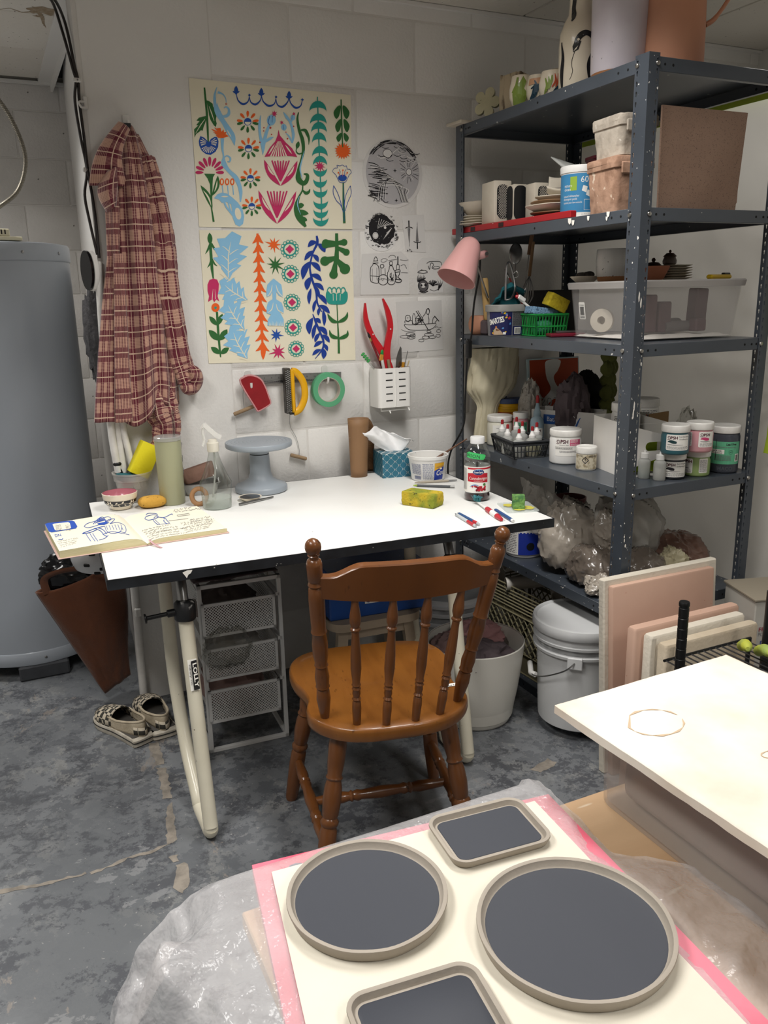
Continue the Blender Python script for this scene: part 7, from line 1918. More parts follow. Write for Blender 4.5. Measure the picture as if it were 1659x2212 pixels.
for p,q in (((.441,-.014,.948),(.515,-.018,.972)),((.630,-.012,.793),(.686,-.014,.774))):MB().lathe([(.0055,0),(.0065,.003),(.0065,(Vector(q)-Vector(p)).length-.003),(.0055,(Vector(q)-Vector(p)).length)],12,frame(p,q)).build('toggle',TOG,t)
MB().tube(spline([(.476,-.016,.960),(.478,-.012,1.02),(.495,-.016,1.045),(.56,-.018,1.047),(.628,-.018,1.045),(.640,-.016,.985),(.634,-.008,.90),(.655,-.006,.85),(.663,-.008,.81),(.660,-.013,.784)],8),.0009,6).build('wire',STEEL,t)
# white utensil holder with its tools
WMET=mat('white_enamel_metal','#eceae6',.35)
t=thing('utensil_holder','white slotted metal utensil holder mounted on the wall right of the tape','utensil holder',(.998,-.004,.938))
w,d,h=.128,.085,.135
b=L(t);rg=[(x,y-d/2) for x,y,_ in rrect(w,d,.014,4)]
b.loft([[(x,y,z) for x,y in rg] for z in (0,h)],cap0=True,cap1=False);b.loft([[(x*.97,(y+d/2)*.96-d/2,z) for x,y in rg] for z in (h,.004)],cap0=False,cap1=True)
b.build('cup',WMET,t)
L(t).box((.0,-d-.0005,h/2),(.004,.003,h),bev=.001).build('seam',WMET,t)
for k in range(10):L(t).box((-.024+.050*(k // 5),-d-.0006,.024+.0235*(k%5)),(.026,.0016,.0036),bev=.0005).build('slot',DARK,t)
b=L(t)
b.tube([(-.05,-.07,.0),(-.05,-.07,-.012),(.05,-.07,-.012),(.05,-.07,0)],.0025,6);b.tube([(-.022,-.08,-.012),(-.022,-.088,-.020)],.0025,6);b.tube([(.052,-.08,-.006),(.052,-.088,-.016)],.0025,6)
b.build('rail',WMET,t)
RD2=mat('red_handles','#c6202a',.35)
t=thing('glazing_tongs','red handled tongs standing open in the white utensil holder','tongs',(.995,-.04,1.0))
def arm(pts,ws):
    P=spline([(x,z) for x,z in pts],6);W_=[v.x for v in spline([(q,0) for q in ws],6)]
    a,c=[],[]
    for i,p in enumerate(P):
        d_=(P[min(len(P)-1,i+1)]-P[max(0,i-1)]).normalized();n_=Vector((-d_.y,d_.x))*W_[i]/2
        a.append((p.x+n_.x,p.y+n_.y));c.append((p.x-n_.x,p.y-n_.y))
    return a+c[::-1]
for k,(pts,ws) in enumerate((([(.912,1.292),(.914,1.235),(.935,1.18),(.965,1.135),(.995,1.08),(1.02,1.0)],[.004,.017,.020,.024,.026,.020]),([(.974,1.305),(.992,1.26),(1.0,1.21),(.988,1.15),(.985,1.10),(1.005,1.0)],[.004,.017,.020,.022,.026,.020]))):
    MB(Matrix.Translation((0,-.036-.010*k,0))@V2).prism(arm(pts,ws),.009).build('handle',RD2,t)
for x,z in ((.932,1.188),(.999,1.203)):MB().lathe([(.0025,0),(.0025,.001)],8,frame((x,-.056,z),(x,-1,z))).build('rivet',WPL,t)
def wt(name,label,cat,p,q,r,m,ex=None):return stick_tool(name,label,cat,p,q,r,m,ex,group='tools in the white utensil holder')
wt('paintbrush','long red handled paintbrush leaning left out of the white utensil holder','brush',(.992,-.045,1.02),(.930,-.045,1.165),.0042,mat('maroon_lacquer','#7b1a22',.3),brush_head(mat('brass_ferrule','#b09555',.3,metal=.8),BRIST,.022,.0042))
wt('toothbrush','toothbrush with green bristles leaning far left in the white utensil holder','toothbrush',(.955,-.05,1.05),(.905,-.055,1.105),.0042,CLEARP,lambda t,p,q:[MB().box(p.lerp(q,.8+.14*k)+Vector((-.004,-.005,.006)),(.007,.010,.014),rot=(0,.8,0),bev=.002).build('bristles',mat('green_bristles','#3c9a4e',.8),t) for k in range(4)])
wt('palette_knife','grey pointed palette knife at the right of the white utensil holder','palette knife',(1.035,-.04,1.04),(1.037,-.04,1.075),.004,DKW,lambda t,p,q:MB(Matrix.Translation((0,-.041,0))@V2).prism([(1.024,1.07),(1.047,1.072),(1.047,1.135),(1.043,1.142),(1.032,1.12),(1.026,1.10)],.0015).build('blade',STEEL,t))
wt('flat_brush','short orange ferruled brush in front of the red tongs','brush',(.975,-.055,1.04),(.962,-.06,1.10),.0055,WPL,lambda t,p,q:MB().box(q+Vector((-.002,0,.008)),(.014,.006,.022),rot=(0,.2,0),bev=.002).build('ferrule',mat('orange_tip','#c98a32',.5),t))
wt('modelling_tool','wooden modelling tool in the middle of the white utensil holder','tool',(.995,-.06,1.04),(.985,-.06,1.10),.0055,TOG)
wt('leaf_tool','green tipped tool behind the flat brush in the holder','tool',(.985,-.05,1.04),(.968,-.05,1.12),.004,TOG,lambda t,p,q:MB().sphere(q,(.007,.004,.015),10,8).build('tip',GRNB,t))
wt('yellow_knife','small yellow handled knife at the right edge of the white utensil holder','knife',(1.042,-.05,1.04),(1.047,-.055,1.088),.0055,mat('amber_handle','#c98f2a',.4))
wt('needle_tool','thin needle tool leaning right out of the white utensil holder','tool',(1.048,-.045,1.04),(1.072,-.04,1.125),.0014,STEEL)
wt('wire_tool','thin wire loop tool at the far right of the white utensil holder','tool',(1.052,-.055,1.04),(1.072,-.05,1.092),.0022,mat('pale_gold','#c7b58a',.4,metal=.5))

# ------------------------------------------------------------------ on the drafting table
TT=TZ+.0004
DELI=mat('cloudy_deli_plastic','#cfccc6',.3,alpha=.36,col2='#b9b5ae',nscale=9)
t=thing('deli_cup','cloudy plastic cup with sponges at the back left of the table','cup',(.094,-.062,TT))
L(t).lathe([(.042,0),(.044,.003),(.053,.065),(.0565,.067),(.0575,.085),(.0605,.087),(.061,.092),(.058,.092),(.052,.07),(.042,.006)],36,cap1=True).build('cup',DELI,t)
o=MB(Tm((.135,-.058,TT+.125),(0,.50,.1))).box((0,0,0),(.062,.042,.105),bev=.004,seg=2).build('yellow_block',mat('lemon_sponge','#e6d81d',.7,bump=.25,bscale=150));tag(o,'bright lemon yellow sponge block sticking out of the plastic cup','sponge')
sponge('teal_sponge','dark teal sponge lying in the plastic cup',(.075,-.066,TT+.076),(.05,.05,.02),TEALC,(0,.1,.2),5)
b=MB().tube([(.075,-.035,TT+.06),(.058,-.035,TT+.112)],.004,8).sphere((.056,-.035,TT+.114),(.013,.008,.008),10,8)
tag(b.build('black_tool',BLACKP),'black tool end at the back of the plastic cup','tool')
t=thing('tumbler','tall sage green tumbler with a clear lid and straw','tumbler',(.192,-.165,TT))
L(t).lathe([(.035,0),(.0375,.003),(.0385,.15),(.0392,.195)],36).build('body',mat('sage_steel','#a3a384',.4,col2='#9a9a7b',nscale=4),t)
L(t).lathe([(.0385,.195),(.041,.197),(.041,.206),(.038,.209),(.02,.2095),(0,.2095)],36,cap0=False).build('lid',mat('smoky_clear_lid','#b9bab8',.1,alpha=.5),t)
L(t).tube([(.020,.005,.16),(.026,.012,.285)],.0042,10).build('straw',CLEARP,t)
ch=[(.039+.003*sin(k),.012,.185-.0065*k) for k in range(17)]
b=L(t)
for k,p in enumerate(ch):b.tube([(p[0]+.0028*cos(a)*(1 if k%2 else .4),p[1]+.0028*cos(a)*(.4 if k%2 else 1),p[2]+.0045*sin(a)) for a in [2*pi*j/8 for j in range(8)]],.0007,4,closed=True)
b.build('chain',STEEL,t)['kind']='stuff'
PKG=mat('pink_glaze','#b9707c',.25,coat=.3)
t=thing('painted_bowl','small black and cream bowl with white flowers and pink inside','bowl',(.040,-.150,TT))
L(t).lathe([(.026,0),(.030,.002),(.031,.006),(.046,.022),(.0505,.040),(.0515,.050),(.050,.051)],40,cap1=False).build('body',IVORY,t)
L(t).lathe([(.0495,.0505),(.047,.038),(.04,.022),(.02,.012),(0,.011)],40,cap0=False).build('inside',PKG,t)
f=Flat();f.rect(-.10,.013,.10,.032,0);f.lay=.0004
for cx in (-.034,.036,.10,-.10):
    for k in range(6):a=k*pi/3;f.ell(cx+.0075*cos(a),.0215+.0065*sin(a),.0042,.0026,1,8,a)
    f.ell(cx,.0215,.0028,mi=0,n=8)
f.stroke([(-.022,.019),(0,.024),(.024,.021)],.0012,1,4)
for x,y,s in ((-.012,.026,1),(-.006,.018,-1),(.006,.028,1),(.014,.018,-1)):f.ell(x,y,.0045,.0018,1,8,.7*s)
a_=tocam(.04,-.15);wbl=WORLD[t]
def bowlmap(x,y,h):
    r=.031+(.046-.031)*min(1,max(0,(y-.006)/.016))+(.0045*max(0,(y-.022)/.018))+h
    return wbl@Vector((r*cos(a_+x/.047),r*sin(a_+x/.047),y))
subdiv(f,.005).mesh(bowlmap,'painted_band',[BLKG,IVORY],t,lift=.0006)
o=MB().sphere((.128,-.178,TT+.0165),(.042,.034,.0165),28,16,fn=lambda n:(abs(n.x)**2.6+abs(n.y)**2.6+abs(n.z)**2.6)**(-1/2.6)).build('tan_sponge',mat('tan_sponge','#c99a3f',.9,col2='#b8862e',nscale=20,col3='#7a5518',n3=(120,.66,.68),bump=.5,bscale=150))
tag(o,'oval tan sponge lying between the flower bowl and the tumbler','sponge')
# sketchbook
PGE=mat('sketchbook_page','#e9e4d0',.8);PEDGE=mat('page_edges','#cfc59c',.8,col2='#b3a87a',nscale=250,stretch=(.05,.05,4));PCOV=mat('pale_pink_cover','#c9a9a0',.6)
SB=thing('sketchbook','open sketchbook with blue drawings and notes hanging over the left table edge','sketchbook',(.035,-.445,TT),(0,0,radians(3)))
Wl,Dp=.210,.285
def page(u,v,sg,hgt):return (sg*Wl*u,Dp*(v-.5),hgt*(1-.25*u)*(1-math.exp(-u*14))+.004)
hl=.021;hr=.011
for sg,hh in ((-1,hl),(1,hr)):
    b=L(SB);secs=[]
    for j in (0,1):
        top=[page(k/16,j,sg,hh) for k in range(17)];bot=[(p[0]*(1.0),p[1],.0022) for p in top[::-1]]
        secs.append(top+bot)
    b.loft(secs,sm=False).build('page_block',PEDGE,SB)
    L(SB).grid(lambda u,v:tuple(Vector(page(u,v,sg,hh))+Vector((0,0,.0006))),16,2).build('page',PGE,SB)
L(SB).box((-Wl/2-.001,0,.0011),(Wl+.008,Dp+.008,.0022),bev=.0008).build('cover',PCOV,SB)
L(SB).box((Wl/2+.001,0,.0011),(Wl+.008,Dp+.008,.0022),bev=.0008).build('cover',PCOV,SB)
f=Art()   # crop coordinates of the left page, then of the right page
lp=homog([(180,1010),(765,898),(890,1098),(240,1222)],[(-1,1),(0,1),(0,0),(-1,0)]);rp=homog([(765,898),(1310,855),(1520,1025),(890,1098)],[(0,1),(1,1),(1,0),(0,0)])
BIC,GPH=0,1
f.poly([(180,1010),(200,1000),(375,978),(390,985),(403,1025),(390,1042),(215,1075),(195,1068)],0);f.lay=.0003;f.poly([(232,1012),(245,1006),(345,992),(355,1000),(356,1040),(345,1046),(250,1062),(240,1055)],2);f.lay=.0005
for k in range(14):f.scribble(250+70*(k%2),1018+9*(k // 2)*.8,290+60*(k%2),1014+9*(k // 2)*.8,8,1,k,2)
f.lay=0;C2=lambda pts,w=3:f.stroke(pts,w,0,4)
C2([(450,1025),(480,1000),(540,980),(600,955),(640,940),(660,955),(640,975),(600,990),(560,1010),(480,1035),(450,1025)]);C2([(520,1005),(560,965),(600,945),(615,980),(580,1000)],4)
for k in range(7):f.stroke([(535+10*k,1000-4*k),(585+6*k,950+3*k)],3,0)
f.poly([(550,1000),(610,985),(640,990),(600,1010),(560,1012)],0)
C2([(610,985),(640,965),(685,955),(660,985),(640,1000)]);C2([(640,1000),(700,985),(745,1000),(750,1040),(735,1070),(700,1060)],3);C2([(430,1080),(480,1060),(530,1040),(600,1020)],4);C2([(425,1085),(480,1075),(535,1052)],4)
for x in (450,480,500):C2([(x,1080),(x+10,1110),(x+25,1145)],4)
C2([(520,1040),(560,1060),(580,1095),(600,1105)],5);C2([(545,1035),(580,1050),(600,1085)],5);C2([(600,1020),(605,1060),(640,1080),(700,1065),(720,1030)],3);C2([(570,1090),(640,1065),(700,1075),(765,1085)],3);C2([(535,1135),(580,1120),(610,1095)],3)
for k in range(6):f.stroke([(610+22*k,1015-3*k),(616+22*k,1050)],3,0)
f.text('DN',232,1112,20,0,w=45,rot=-.18);f.scribble(250,1132,300,1118,16,0,3,4)
for k in range(4):f.scribble(240+5*k,1150+14*k,390-8*k,1118+14*k,7,1,20+k,1.6)
C3=C2
C3([(915,930),(930,915),(980,905),(1010,910),(1020,922),(990,935),(940,942),(915,930)]);C3([(930,905),(950,893),(1000,896),(1020,905)]);C3([(985,930),(1000,920),(1060,928),(1120,905),(1130,912)]);C3([(975,940),(985,960),(1005,980)],4);C3([(990,940),(1005,960),(1020,978)],3);C3([(1055,930),(1075,940),(1080,955)],4);C3([(1060,945),(1055,955),(1075,978)],4);C3([(1080,950),(1095,972)],3);C3([(1000,980),(1050,976),(1100,972)],2)
f.scribble(1140,880,1270,864,10,1,40,2.2);f.scribble(1150,892,1350,872,10,1,41,2.2);f.stroke([(1160,915),(1250,905),(1255,916),(1165,924),(1160,915)],2,1);f.stroke([(1090,955),(1240,942)],2,1);f.scribble(1250,952,1400,934,10,1,43,2.2);f.scribble(1255,968,1330,958,9,1,44,2)
for k in range(6):f.scribble(872+10*k,1012+14*k,1100+60*(k%3),985+13*k,10,1,50+k,2.4);f.scribble(1180+20*(k%3),975+14*k,1440-10*k,948+13*k,10,1,70+k,2.2)
ws=WORLD[SB]
def pmap(x,y,h):
    a,v=lp(x,y)
    if a>0:a,v=rp(x,y);q=page(min(1,a),v,1,hr)
    else:q=page(min(1,-a),v,-1,hl)
    return ws@(Vector(q)+Vector((0,0,.0010+h)))
f.mesh(pmap,'drawings',[mat('blue_ballpoint','#2450b0',.6),TXTG,PGE],SB,lift=.0004)['kind']='stuff'
b=L(SB).grid(lambda u,v:(.006+.006*u+.016*v**2,-.13-.055*v,.010*(1-v)+.0012),2,10);b.build('ribbon',mat('pink_ribbon','#c99fa3',.5),SB,solid=.0006)
# spray bottle, ring, tray
t=thing('spray_bottle','clear spray bottle with water and a white trigger head','spray bottle',(.300,-.285,TT))
L(t).lathe([(.040,0),(.043,.003),(.0445,.04),(.0475,.072),(.047,.078),(.034,.105),(.021,.14),(.0145,.165),(.0140,.178)],36,cap1=False).build('body',thin('clear_bottle','#eef0ee'),t)
L(t).lathe([(.0425,.003),(.0435,.032),(0,.032)],36).build('water',mat('water','#cfd6cf',.05,alpha=.45),t)
OFFW=mat('ivory_trigger_plastic','#d9d4c6',.35)
L(t).lathe([(.0165,.170),(.0175,.172),(.0175,.196),(.014,.198),(.012,.206)],24).build('collar',OFFW,t)
L(t).tube(spline([(0,0,.20),(.002,.0,.02+.10),(-.010,.004,.03)],6),.0025,8).build('dip_tube',MILKY,t)
CLT=mat('clear_trigger','#e9e8e3',.12,alpha=.6)
L(t).loft([[(x+a*.6,c,z+a*.8) for a,c in ((-.007,-.008),(.007,-.008),(.007,.008),(-.007,.008))] for x,z in ((.024,.210),(.010,.218),(-.008,.236),(-.020,.250),(-.028,.246))],sm=False).build('spray_head',CLT,t)
L(t).tube(spline([(-.024,0,.246),(-.027,0,.225),(-.024,0,.205),(-.030,0,.188)],5),.004,8,flat=1.5).build('trigger',CLT,t)
t=thing('clay_ring','tan clay ring handle standing beside the spray bottle','ring',(.258,-.238,TT),(0,0,radians(65)))
L(t).tube([Vector((.006*sin(a),.022*cos(a),.0285+.0225*sin(a))) for a in [2*pi*k/26 for k in range(26)]],.0062,10,closed=True,flat=1.2).build('ring',mat('tan_wooden_ring','#a87d55',.55,col2='#8f6640',nscale=30),t)
t=thing('foil_tray','crumpled foil tray behind the spray bottle','tray',(.300,-.075,TT),(0,0,-.1))
L(t).loft([[(p[0]*s*(1+.03*fbm((p[0]*90,p[1]*90,z*90),2)),p[1]*s,z) for p in rrect(.115,.08,.016,6)] for s,z in ((.78,0),(.82,.002),(1,.036),(1.06,.037),(.97,.038),(.8,.004))],cap1=True).build('tray',mat('dull_foil','#a8a7a5',.35,metal=.7,bump=.5,bscale=80),t)
t=thing('terracotta_trough','small mauve brown clay trough lying across the foil tray','trough',(.300,-.078,TT+.045),(radians(-8),radians(-14),-.05))
L(t).loft([[(p[0]*s,p[1]*s,z) for p in rrect(.105,.055,.010,4)] for s,z in ((.9,0),(.95,.003),(1.02,.045),(.92,.045),(.85,.012))],cap1=True).build('trough',mat('mauve_clay','#8a6a5c',.85,col2='#755548',nscale=22,bump=.4,bscale=70),t)
# banding wheel
BW=mat('blue_grey_cast','#9ba3ab',.38,col2='#8f979f',nscale=5)
t=thing('banding_wheel','blue grey pedestal banding wheel against the wall','banding wheel',(.482,-.140,TT))
L(t).lathe([(.080,0),(.084,.003),(.084,.016),(.080,.021),(.058,.030),(.040,.042),(.034,.06),(.031,.12)],56,cap1=True).build('pedestal',BW,t)
L(t).lathe([(.0295,.12),(.0295,.123)],40).build('bearing_gap',DARK,t)
L(t).lathe([(.031,.123),(.031,.134)],40).build('neck',BW,t)
L(t).lathe([(.035,.134),(.096,.142),(.105,.146),(.1065,.150),(.1065,.160),(.105,.162)]+[q for k in range(8) for q in ((.100-.012*k,.162),(.0994-.012*k,.1612),(.0988-.012*k,.162))]+[(0,.162)],72,cap0=False).build('turntable',BW,t)
t=thing('small_dish','tiny dish with a black and white flower inside beside the banding wheel','dish',(.412,-.250,TT))
L(t).lathe([(.020,0),(.024,.002),(.0345,.010),(.0355,.012),(.034,.012),(.022,.005),(0,.004)],32,cap1=False).build('body',IVORY,t)
f=Flat();f.ell(0,0,.031,.031,0,28);f.lay=.0003;f.stroke([(-.02,.008),(-.004,.012),(.012,.004),(.02,-.01)],[.002,.008,.007,.002],1,4);f.stroke([(-.012,-.014),(.004,-.016),(.018,-.012)],[.002,.006,.002],1,4);f.star(-.012,-.002,.008,.003,5,1)
wd_=WORLD[t];f.mesh(lambda x,y,h:wd_@Vector((x,y,.0045+.006*((x*x+y*y)/.00096)**1.5+h)),'painted_inside',[BLKG,IVORY],t,lift=.0012)
def rod(name,label,cat,p,q,parts,group=None):
    """pens and pencils lying on the table; parts: (name, t0, t1, radius0, radius1, material)"""
    p,q=Vector(p),Vector(q);ln=(q-p).length;M=frame(p,q);t=thing(name,label,cat,p,(0,0,0),group)
    for n_,a,c,r0,r1,m in parts:MB(M).lathe([(r0,a*ln),(r0 if r1 is None else r0,a*ln+(c-a)*ln*.02),(r1,c*ln)],12).build(n_,m,t)
    return t
rod('metal_tool','thin grey metal tool lying in front of the tiny dish','tool',(.362,-.306,TT+.005),(.482,-.262,TT+.004),[('shaft',0,.55,.0045,.004,STEEL),('blade',.55,1,.004,.0025,STEEL)])
# paper rolls, tissues, tub, bottle
ROLL=mat('brown_tar_paper','#8d6b4b',.6,col2='#7d5d40',nscale=3,col3='#d8c9b8',n3=(90,.76,.77))
t=thing('paper_roll','tall brown paper roll standing against the wall','roll',(.842,-.105,TT))
def spiral(u,v):
    a=2.2-u*2*pi*1.55;r=(.041-.012*u)*(.80+.22*v)+.0
    return (r*cos(a)+.002*v,r*sin(a)*.82,.200*v)
L(t).grid(spiral,64,8).build('rolled_sheet',ROLL,t,solid=.0012)
CORK=mat('dark_cork','#6f5236',.9,col2='#54391f',nscale=60,bump=.8,bscale=160)
t=thing('cork_sheet','curved brown cork piece standing behind the paper roll','cork',(.900,-.060,TT))
L(t).grid(lambda u,v:(.022*sin(pi*(u-.5))+.003*fbm((u*9,v*9,1),2),.018*cos(pi*(u-.5)),(.192-.035*(2*u-1)**2)*v),12,16).build('sheet',CORK,t,solid=.005)
TBX=mat('tissue_box_teal','#2c6a7d',.5,col2='#34708f',nscale=12)
t=thing('tissue_box','teal patterned tissue box with a tissue pulled up','tissue box',(.966,-.133,TT),(0,0,radians(-9)))
w,d,h=.118,.118,.082
L(t).box((0,0,h/2),(w,d,h),bev=.0015).build('box',mat('white_box_card','#e2e6e4',.5),t)
def quatre(f,W_,H_):
    nx,ny=max(2,round(W_/.0295)),3
    for i in range(nx+1):
        for j in range(ny+1):
            cx_,cy_=-W_/2+W_*i/nx,H_*j/ny
            for ox,oy in ((0,0),(.5,.5)):
                x,y=cx_+ox*W_/nx,cy_+oy*H_/ny;s=.0122
                pts=[(x+s*(abs(cos(a))**1.6)*(1 if cos(a)>0 else -1),y+s*(abs(sin(a))**1.6)*(1 if sin(a)>0 else -1)) for a in [2*pi*k/16 for k in range(16)]]
                pts=[(min(W_/2,max(-W_/2,px)),min(H_,max(0,py))) for px,py in pts]
                if max(p[0] for p in pts)-min(p[0] for p in pts)>.002 and max(p[1] for p in pts)-min(p[1] for p in pts)>.002:f.poly(pts,0)
            f.lay=.0002
            for ox,oy in ((.5,0),(0,.5)):
                x,y=cx_+ox*W_/nx,cy_+oy*H_/ny
                if abs(x)<W_/2-.002 and .002<y<H_-.002:f.ell(x,y,.0019,mi=1,n=6)
            f.lay=0
wt_=WORLD[t]
for nm,fnm,W_,H_ in (('f',lambda x,y,h_:wt_@Vector((x,-d/2-h_,y)),w,h),('l',lambda x,y,h_:wt_@Vector((-w/2-h_,x,y)),d,h),('t',lambda x,y,h_:wt_@Vector((x,-d/2+y,h+h_)),w,d)):
    f=Flat();quatre(f,W_,H_);f.mesh(fnm,'printed_pattern',[TBX,mat('navy_dot','#173448',.5)],t,lift=.0004)['kind']='stuff'
TIS=mat('tissue','#eeeeee',.8)
def tissue(u,v):
    a=(u-.5);x=a*.16*(.35+1.0*v)-.028*v;y=.03*sin(a*9+v*2)*v+.02*(v-.5)
    z=h+.085*v*(1-.35*abs(a+.1)*2)-.045*max(0,v-.6)*(1+2*a)+.010*ridge((u*3,v*2,3),3,1.0)*v
    return (x,y,z)
L(t).grid(tissue,40,28).build('tissue',TIS,t,solid=.0006)
t=thing('whipped_topping_tub','white plastic tub with a blue and yellow printed label and a stick in it','tub',(1.030,-.262,TT))
L(t).lathe([(.053,0),(.056,.003),(.0655,.074),(.0685,.075),(.0695,.084),(.067,.0855),(.0635,.083),(.055,.006)],44,cap1=True).build('body',WPL,t)
L(t).lathe([(.0585,.050),(0,.0505)],40,cap0=False).build('contents',mat('murky_water','#c9c4ba',.15),t)
f=Flat();f.rect(.022,.0,.060,.058,0);f.lay=.0003;f.poly([(.022,0),(.060,0),(.060,.014),(.040,.018),(.022,.026)],1);f.lay=.0006
f.text('Cool',.028,.043,.017,2,w=.042,bold=.02,shear=.25,rot=-.10);f.lay=.0008;f.ell(.046,.020,.006,.003,2,12);f.text('whipped topping',.028,.016,.0035,3,w=.03,rot=-.12);f.lay=0
f.rect(-.020,.0,.019,.058,2);f.lay=.0003;f.text('Nutrition Facts',-.018,.0055,.0046,3,w=.034,bold=.02);fine_print(f,-.018,.008,.018,.056,.0030,3,2,.35);f.lay=.0003;fine_print(f,-.062,.004,-.024,.040,.0030,3,7,.4);barcode(f,-.052,.044,-.026,.056,3,2)
a_=tocam(1.03,-.262);wtb=WORLD[t]
subdiv(f,.005).mesh(lambda x,y,h_:wtb@Vector(((.0655-.0095*(y+.010)/.074+h_)*cos(a_+x/.062),(.0655-.0095*(y+.010)/.074+h_)*sin(a_+x/.062),.064-y)),'printed_label',[mat('royal_print','#1f3a9a',.4),mat('gold_print','#e0a92c',.4),WPL,mat('small_print','#3a4a80',.5)],t,lift=.0006)
tag(MB().tube([(1.035,-.262,TT+.055),(1.095,-.255,TT+.078),(1.192,-.245,TT+.118)],[.0042,.0038,.0022],10).build('stirring_stick',mat('dark_stick_wood','#6a4a38',.6)),'long brown stick standing in the whipped topping tub','stick')
JB=thing('juice_bottle','clear cranberry juice bottle with a red label and green tape','bottle',(1.020,-.592,TT))
bp=[(.030,0),(.037,.004),(.0385,.014),(.037,.024),(.0385,.028),(.0385,.108),(.0395,.112),(.0385,.118),(.036,.122),(.0395,.128),(.0385,.140),(.031,.158),(.022,.170),(.0195,.174)]
L(JB).lathe(bp,40,cap1=False).build('body',thin('clear_pet','#eef0f0'),JB)
L(JB).lathe([(.029,.002),(.036,.005),(.0375,.014),(.036,.0235),(0,.0235)],36).build('juice',mat('cranberry_juice','#3a0710',.05,alpha=.97),JB)
L(JB).lathe([(.0205,.172),(.0215,.173),(.0215,.190),(.0205,.192),(0,.192)],36).build('cap',mat('white_cap','#dcdcdc',.3),JB)
f=Flat();f.rect(-.118,0,.118,.079,0);f.lay=.0002;f.rect(-.030,.003,.118,.008,1);f.poly([(-.030,.020),(.0,.017),(.034,.020),(.034,.048),(.0,.046),(-.030,.045)],1);f.lay=.0005
f.ell(.004,.015,.0175,.0095,0,24);f.lay=.0007;f.ell(.004,.0155,.0165,.0086,2,24);f.stroke([(-.010,.012),(.004,.009),(.017,.013)],[.001,.004,.001],4,4);f.lay=.0009;f.text('Ocean Spray',-.009,.0185,.0052,0,w=.026,bold=.02)
f.text('Canneberges',-.025,.0385,.0088,0,w=.056,bold=.0);f.text('cranberry',-.010,.0435,.0034,0,w=.026);f.lay=.0006
rr_=random.Random(2)
for k in range(30):f.ell(-.016+.042*rr_.random(),.058+.013*rr_.random(),.0032,mi=1 if k%3 else 5,n=8)
f.ell(.022,.0535,.0045,.004,6,8);f.stroke([(-.022,.060),(-.008,.054),(.004,.056)],[.001,.003,.001],4,4);f.text('1.77 L',-.002,.0765,.003,3,w=.012);f.lay=.0003;fine_print(f,-.06,.006,-.034,.07,.003,3,4)
a_=tocam(1.02,-.592);put_label(JB,f,.0387,.107,a_+.0,[LBL,mat('juice_red','#b81f30',.4),mat('juice_navy','#182a66',.4),TXTG,mat('juice_blue','#5f8cc0',.4),mat('juice_dark_red','#7d0f20',.4),mat('berry_green','#4a7a3a',.5)])
f=Flat();f.poly([(-.032,.004),(-.022,.0),(.026,.008),(.031,.012),(.027,.020),(.022,.024),(-.030,.017)],0);f.lay=.0003
f.text('JASON',-.032,.0135,.0095,1,w=.044,rot=.14)
subdiv(f,.005).mesh(lambda x,y,h_:WORLD[JB]@Vector(((.0385-.3*max(0,(.147-y-.128))*.5+.0008+h_)*cos(a_-.12+x/.0385),(.0385-.3*max(0,(.147-y-.128))*.5+.0008+h_)*sin(a_-.12+x/.0385),.152-y)),'name_tape',[mat('green_tape','#3fb562',.6),TXTK],JB,lift=.0006,label='green tape with hand lettering')
WOODT=mat('pale_clay_tool','#a39a8b',.6)
rod('wood_tool','grey wooden modelling tool lying in front of the tub','tool',(.953,-.312,TT+.0045),(1.090,-.352,TT+.0045),[('tip',0,.25,.002,.0045,WOODT),('body',.25,.8,.0045,.004,WOODT),('metal_end',.8,1,.003,.002,STEEL)],'pencil shaped tools in front of the tub')
rod('mechanical_pencil','dark grey pencil with a green tip lying below the wooden tool','pencil',(.930,-.345,TT+.0045),(1.035,-.432,TT+.0045),[('tip',0,.10,.0012,.004,mat('lime_tip','#8fa83a',.5)),('body',.10,.9,.0042,.0042,mat('grey_pencil','#4d4f52',.4)),('cap',.9,1,.0042,.003,STEEL)],'pencil shaped tools in front of the tub')
SPO=mat('olive_yellow_sponge','#bfa62c',.95,col2='#7f8a2c',nscale=16,nrange=(.42,.6),namt=.95,col3='#4c4a20',n3=(90,.64,.68),bump=.9,bscale=140)
sponge('stained_sponge','olive and yellow stained sponge block near the juice bottle',(.845,-.570,TT+.0205),(.112,.062,.040),SPO,(0,0,radians(-58)),9,bev=.006,amp=.0022)
CP=mat('clear_pen_barrel','#c9cfd2',.15,alpha=.75);RI=mat('pen_red','#b52a35',.4);BI=mat('pen_blue','#2b4f7d',.4)
pk='pens lying at the front right of the table'
rod('ballpoint_pen','clear and red pen lying nearest the chair on the table','pen',(.868,-.722,TT+.0045),(.850,-.862,TT+.0045),[('tip',0,.10,.001,.004,mat('grey_tip','#4a4c50',.4)),('barrel',.10,.62,.0045,.0045,CP),('grip',.62,.92,.0045,.0045,RI),('cap',.92,1,.0045,.0035,CP)],pk)
rod('ballpoint_pen','blue grey pen touching the clear and red pen','pen',(.878,-.718,TT+.0045),(.868,-.850,TT+.0045),[('tip',0,.08,.001,.004,STEEL),('barrel',.08,.75,.0045,.0045,BI),('grip',.75,.92,.0045,.0045,RI),('cap',.92,1,.0045,.003,CP)],pk)
rod('marker_pen','dark blue pen lying right of the toothbrush','pen',(.990,-.735,TT+.0048),(.965,-.868,TT+.0048),[('tip',0,.08,.0012,.0046,BI),('barrel',.08,.92,.0048,.0048,mat('navy_barrel','#274c82',.35)),('end',.92,1,.0042,.0035,WPL)],pk)
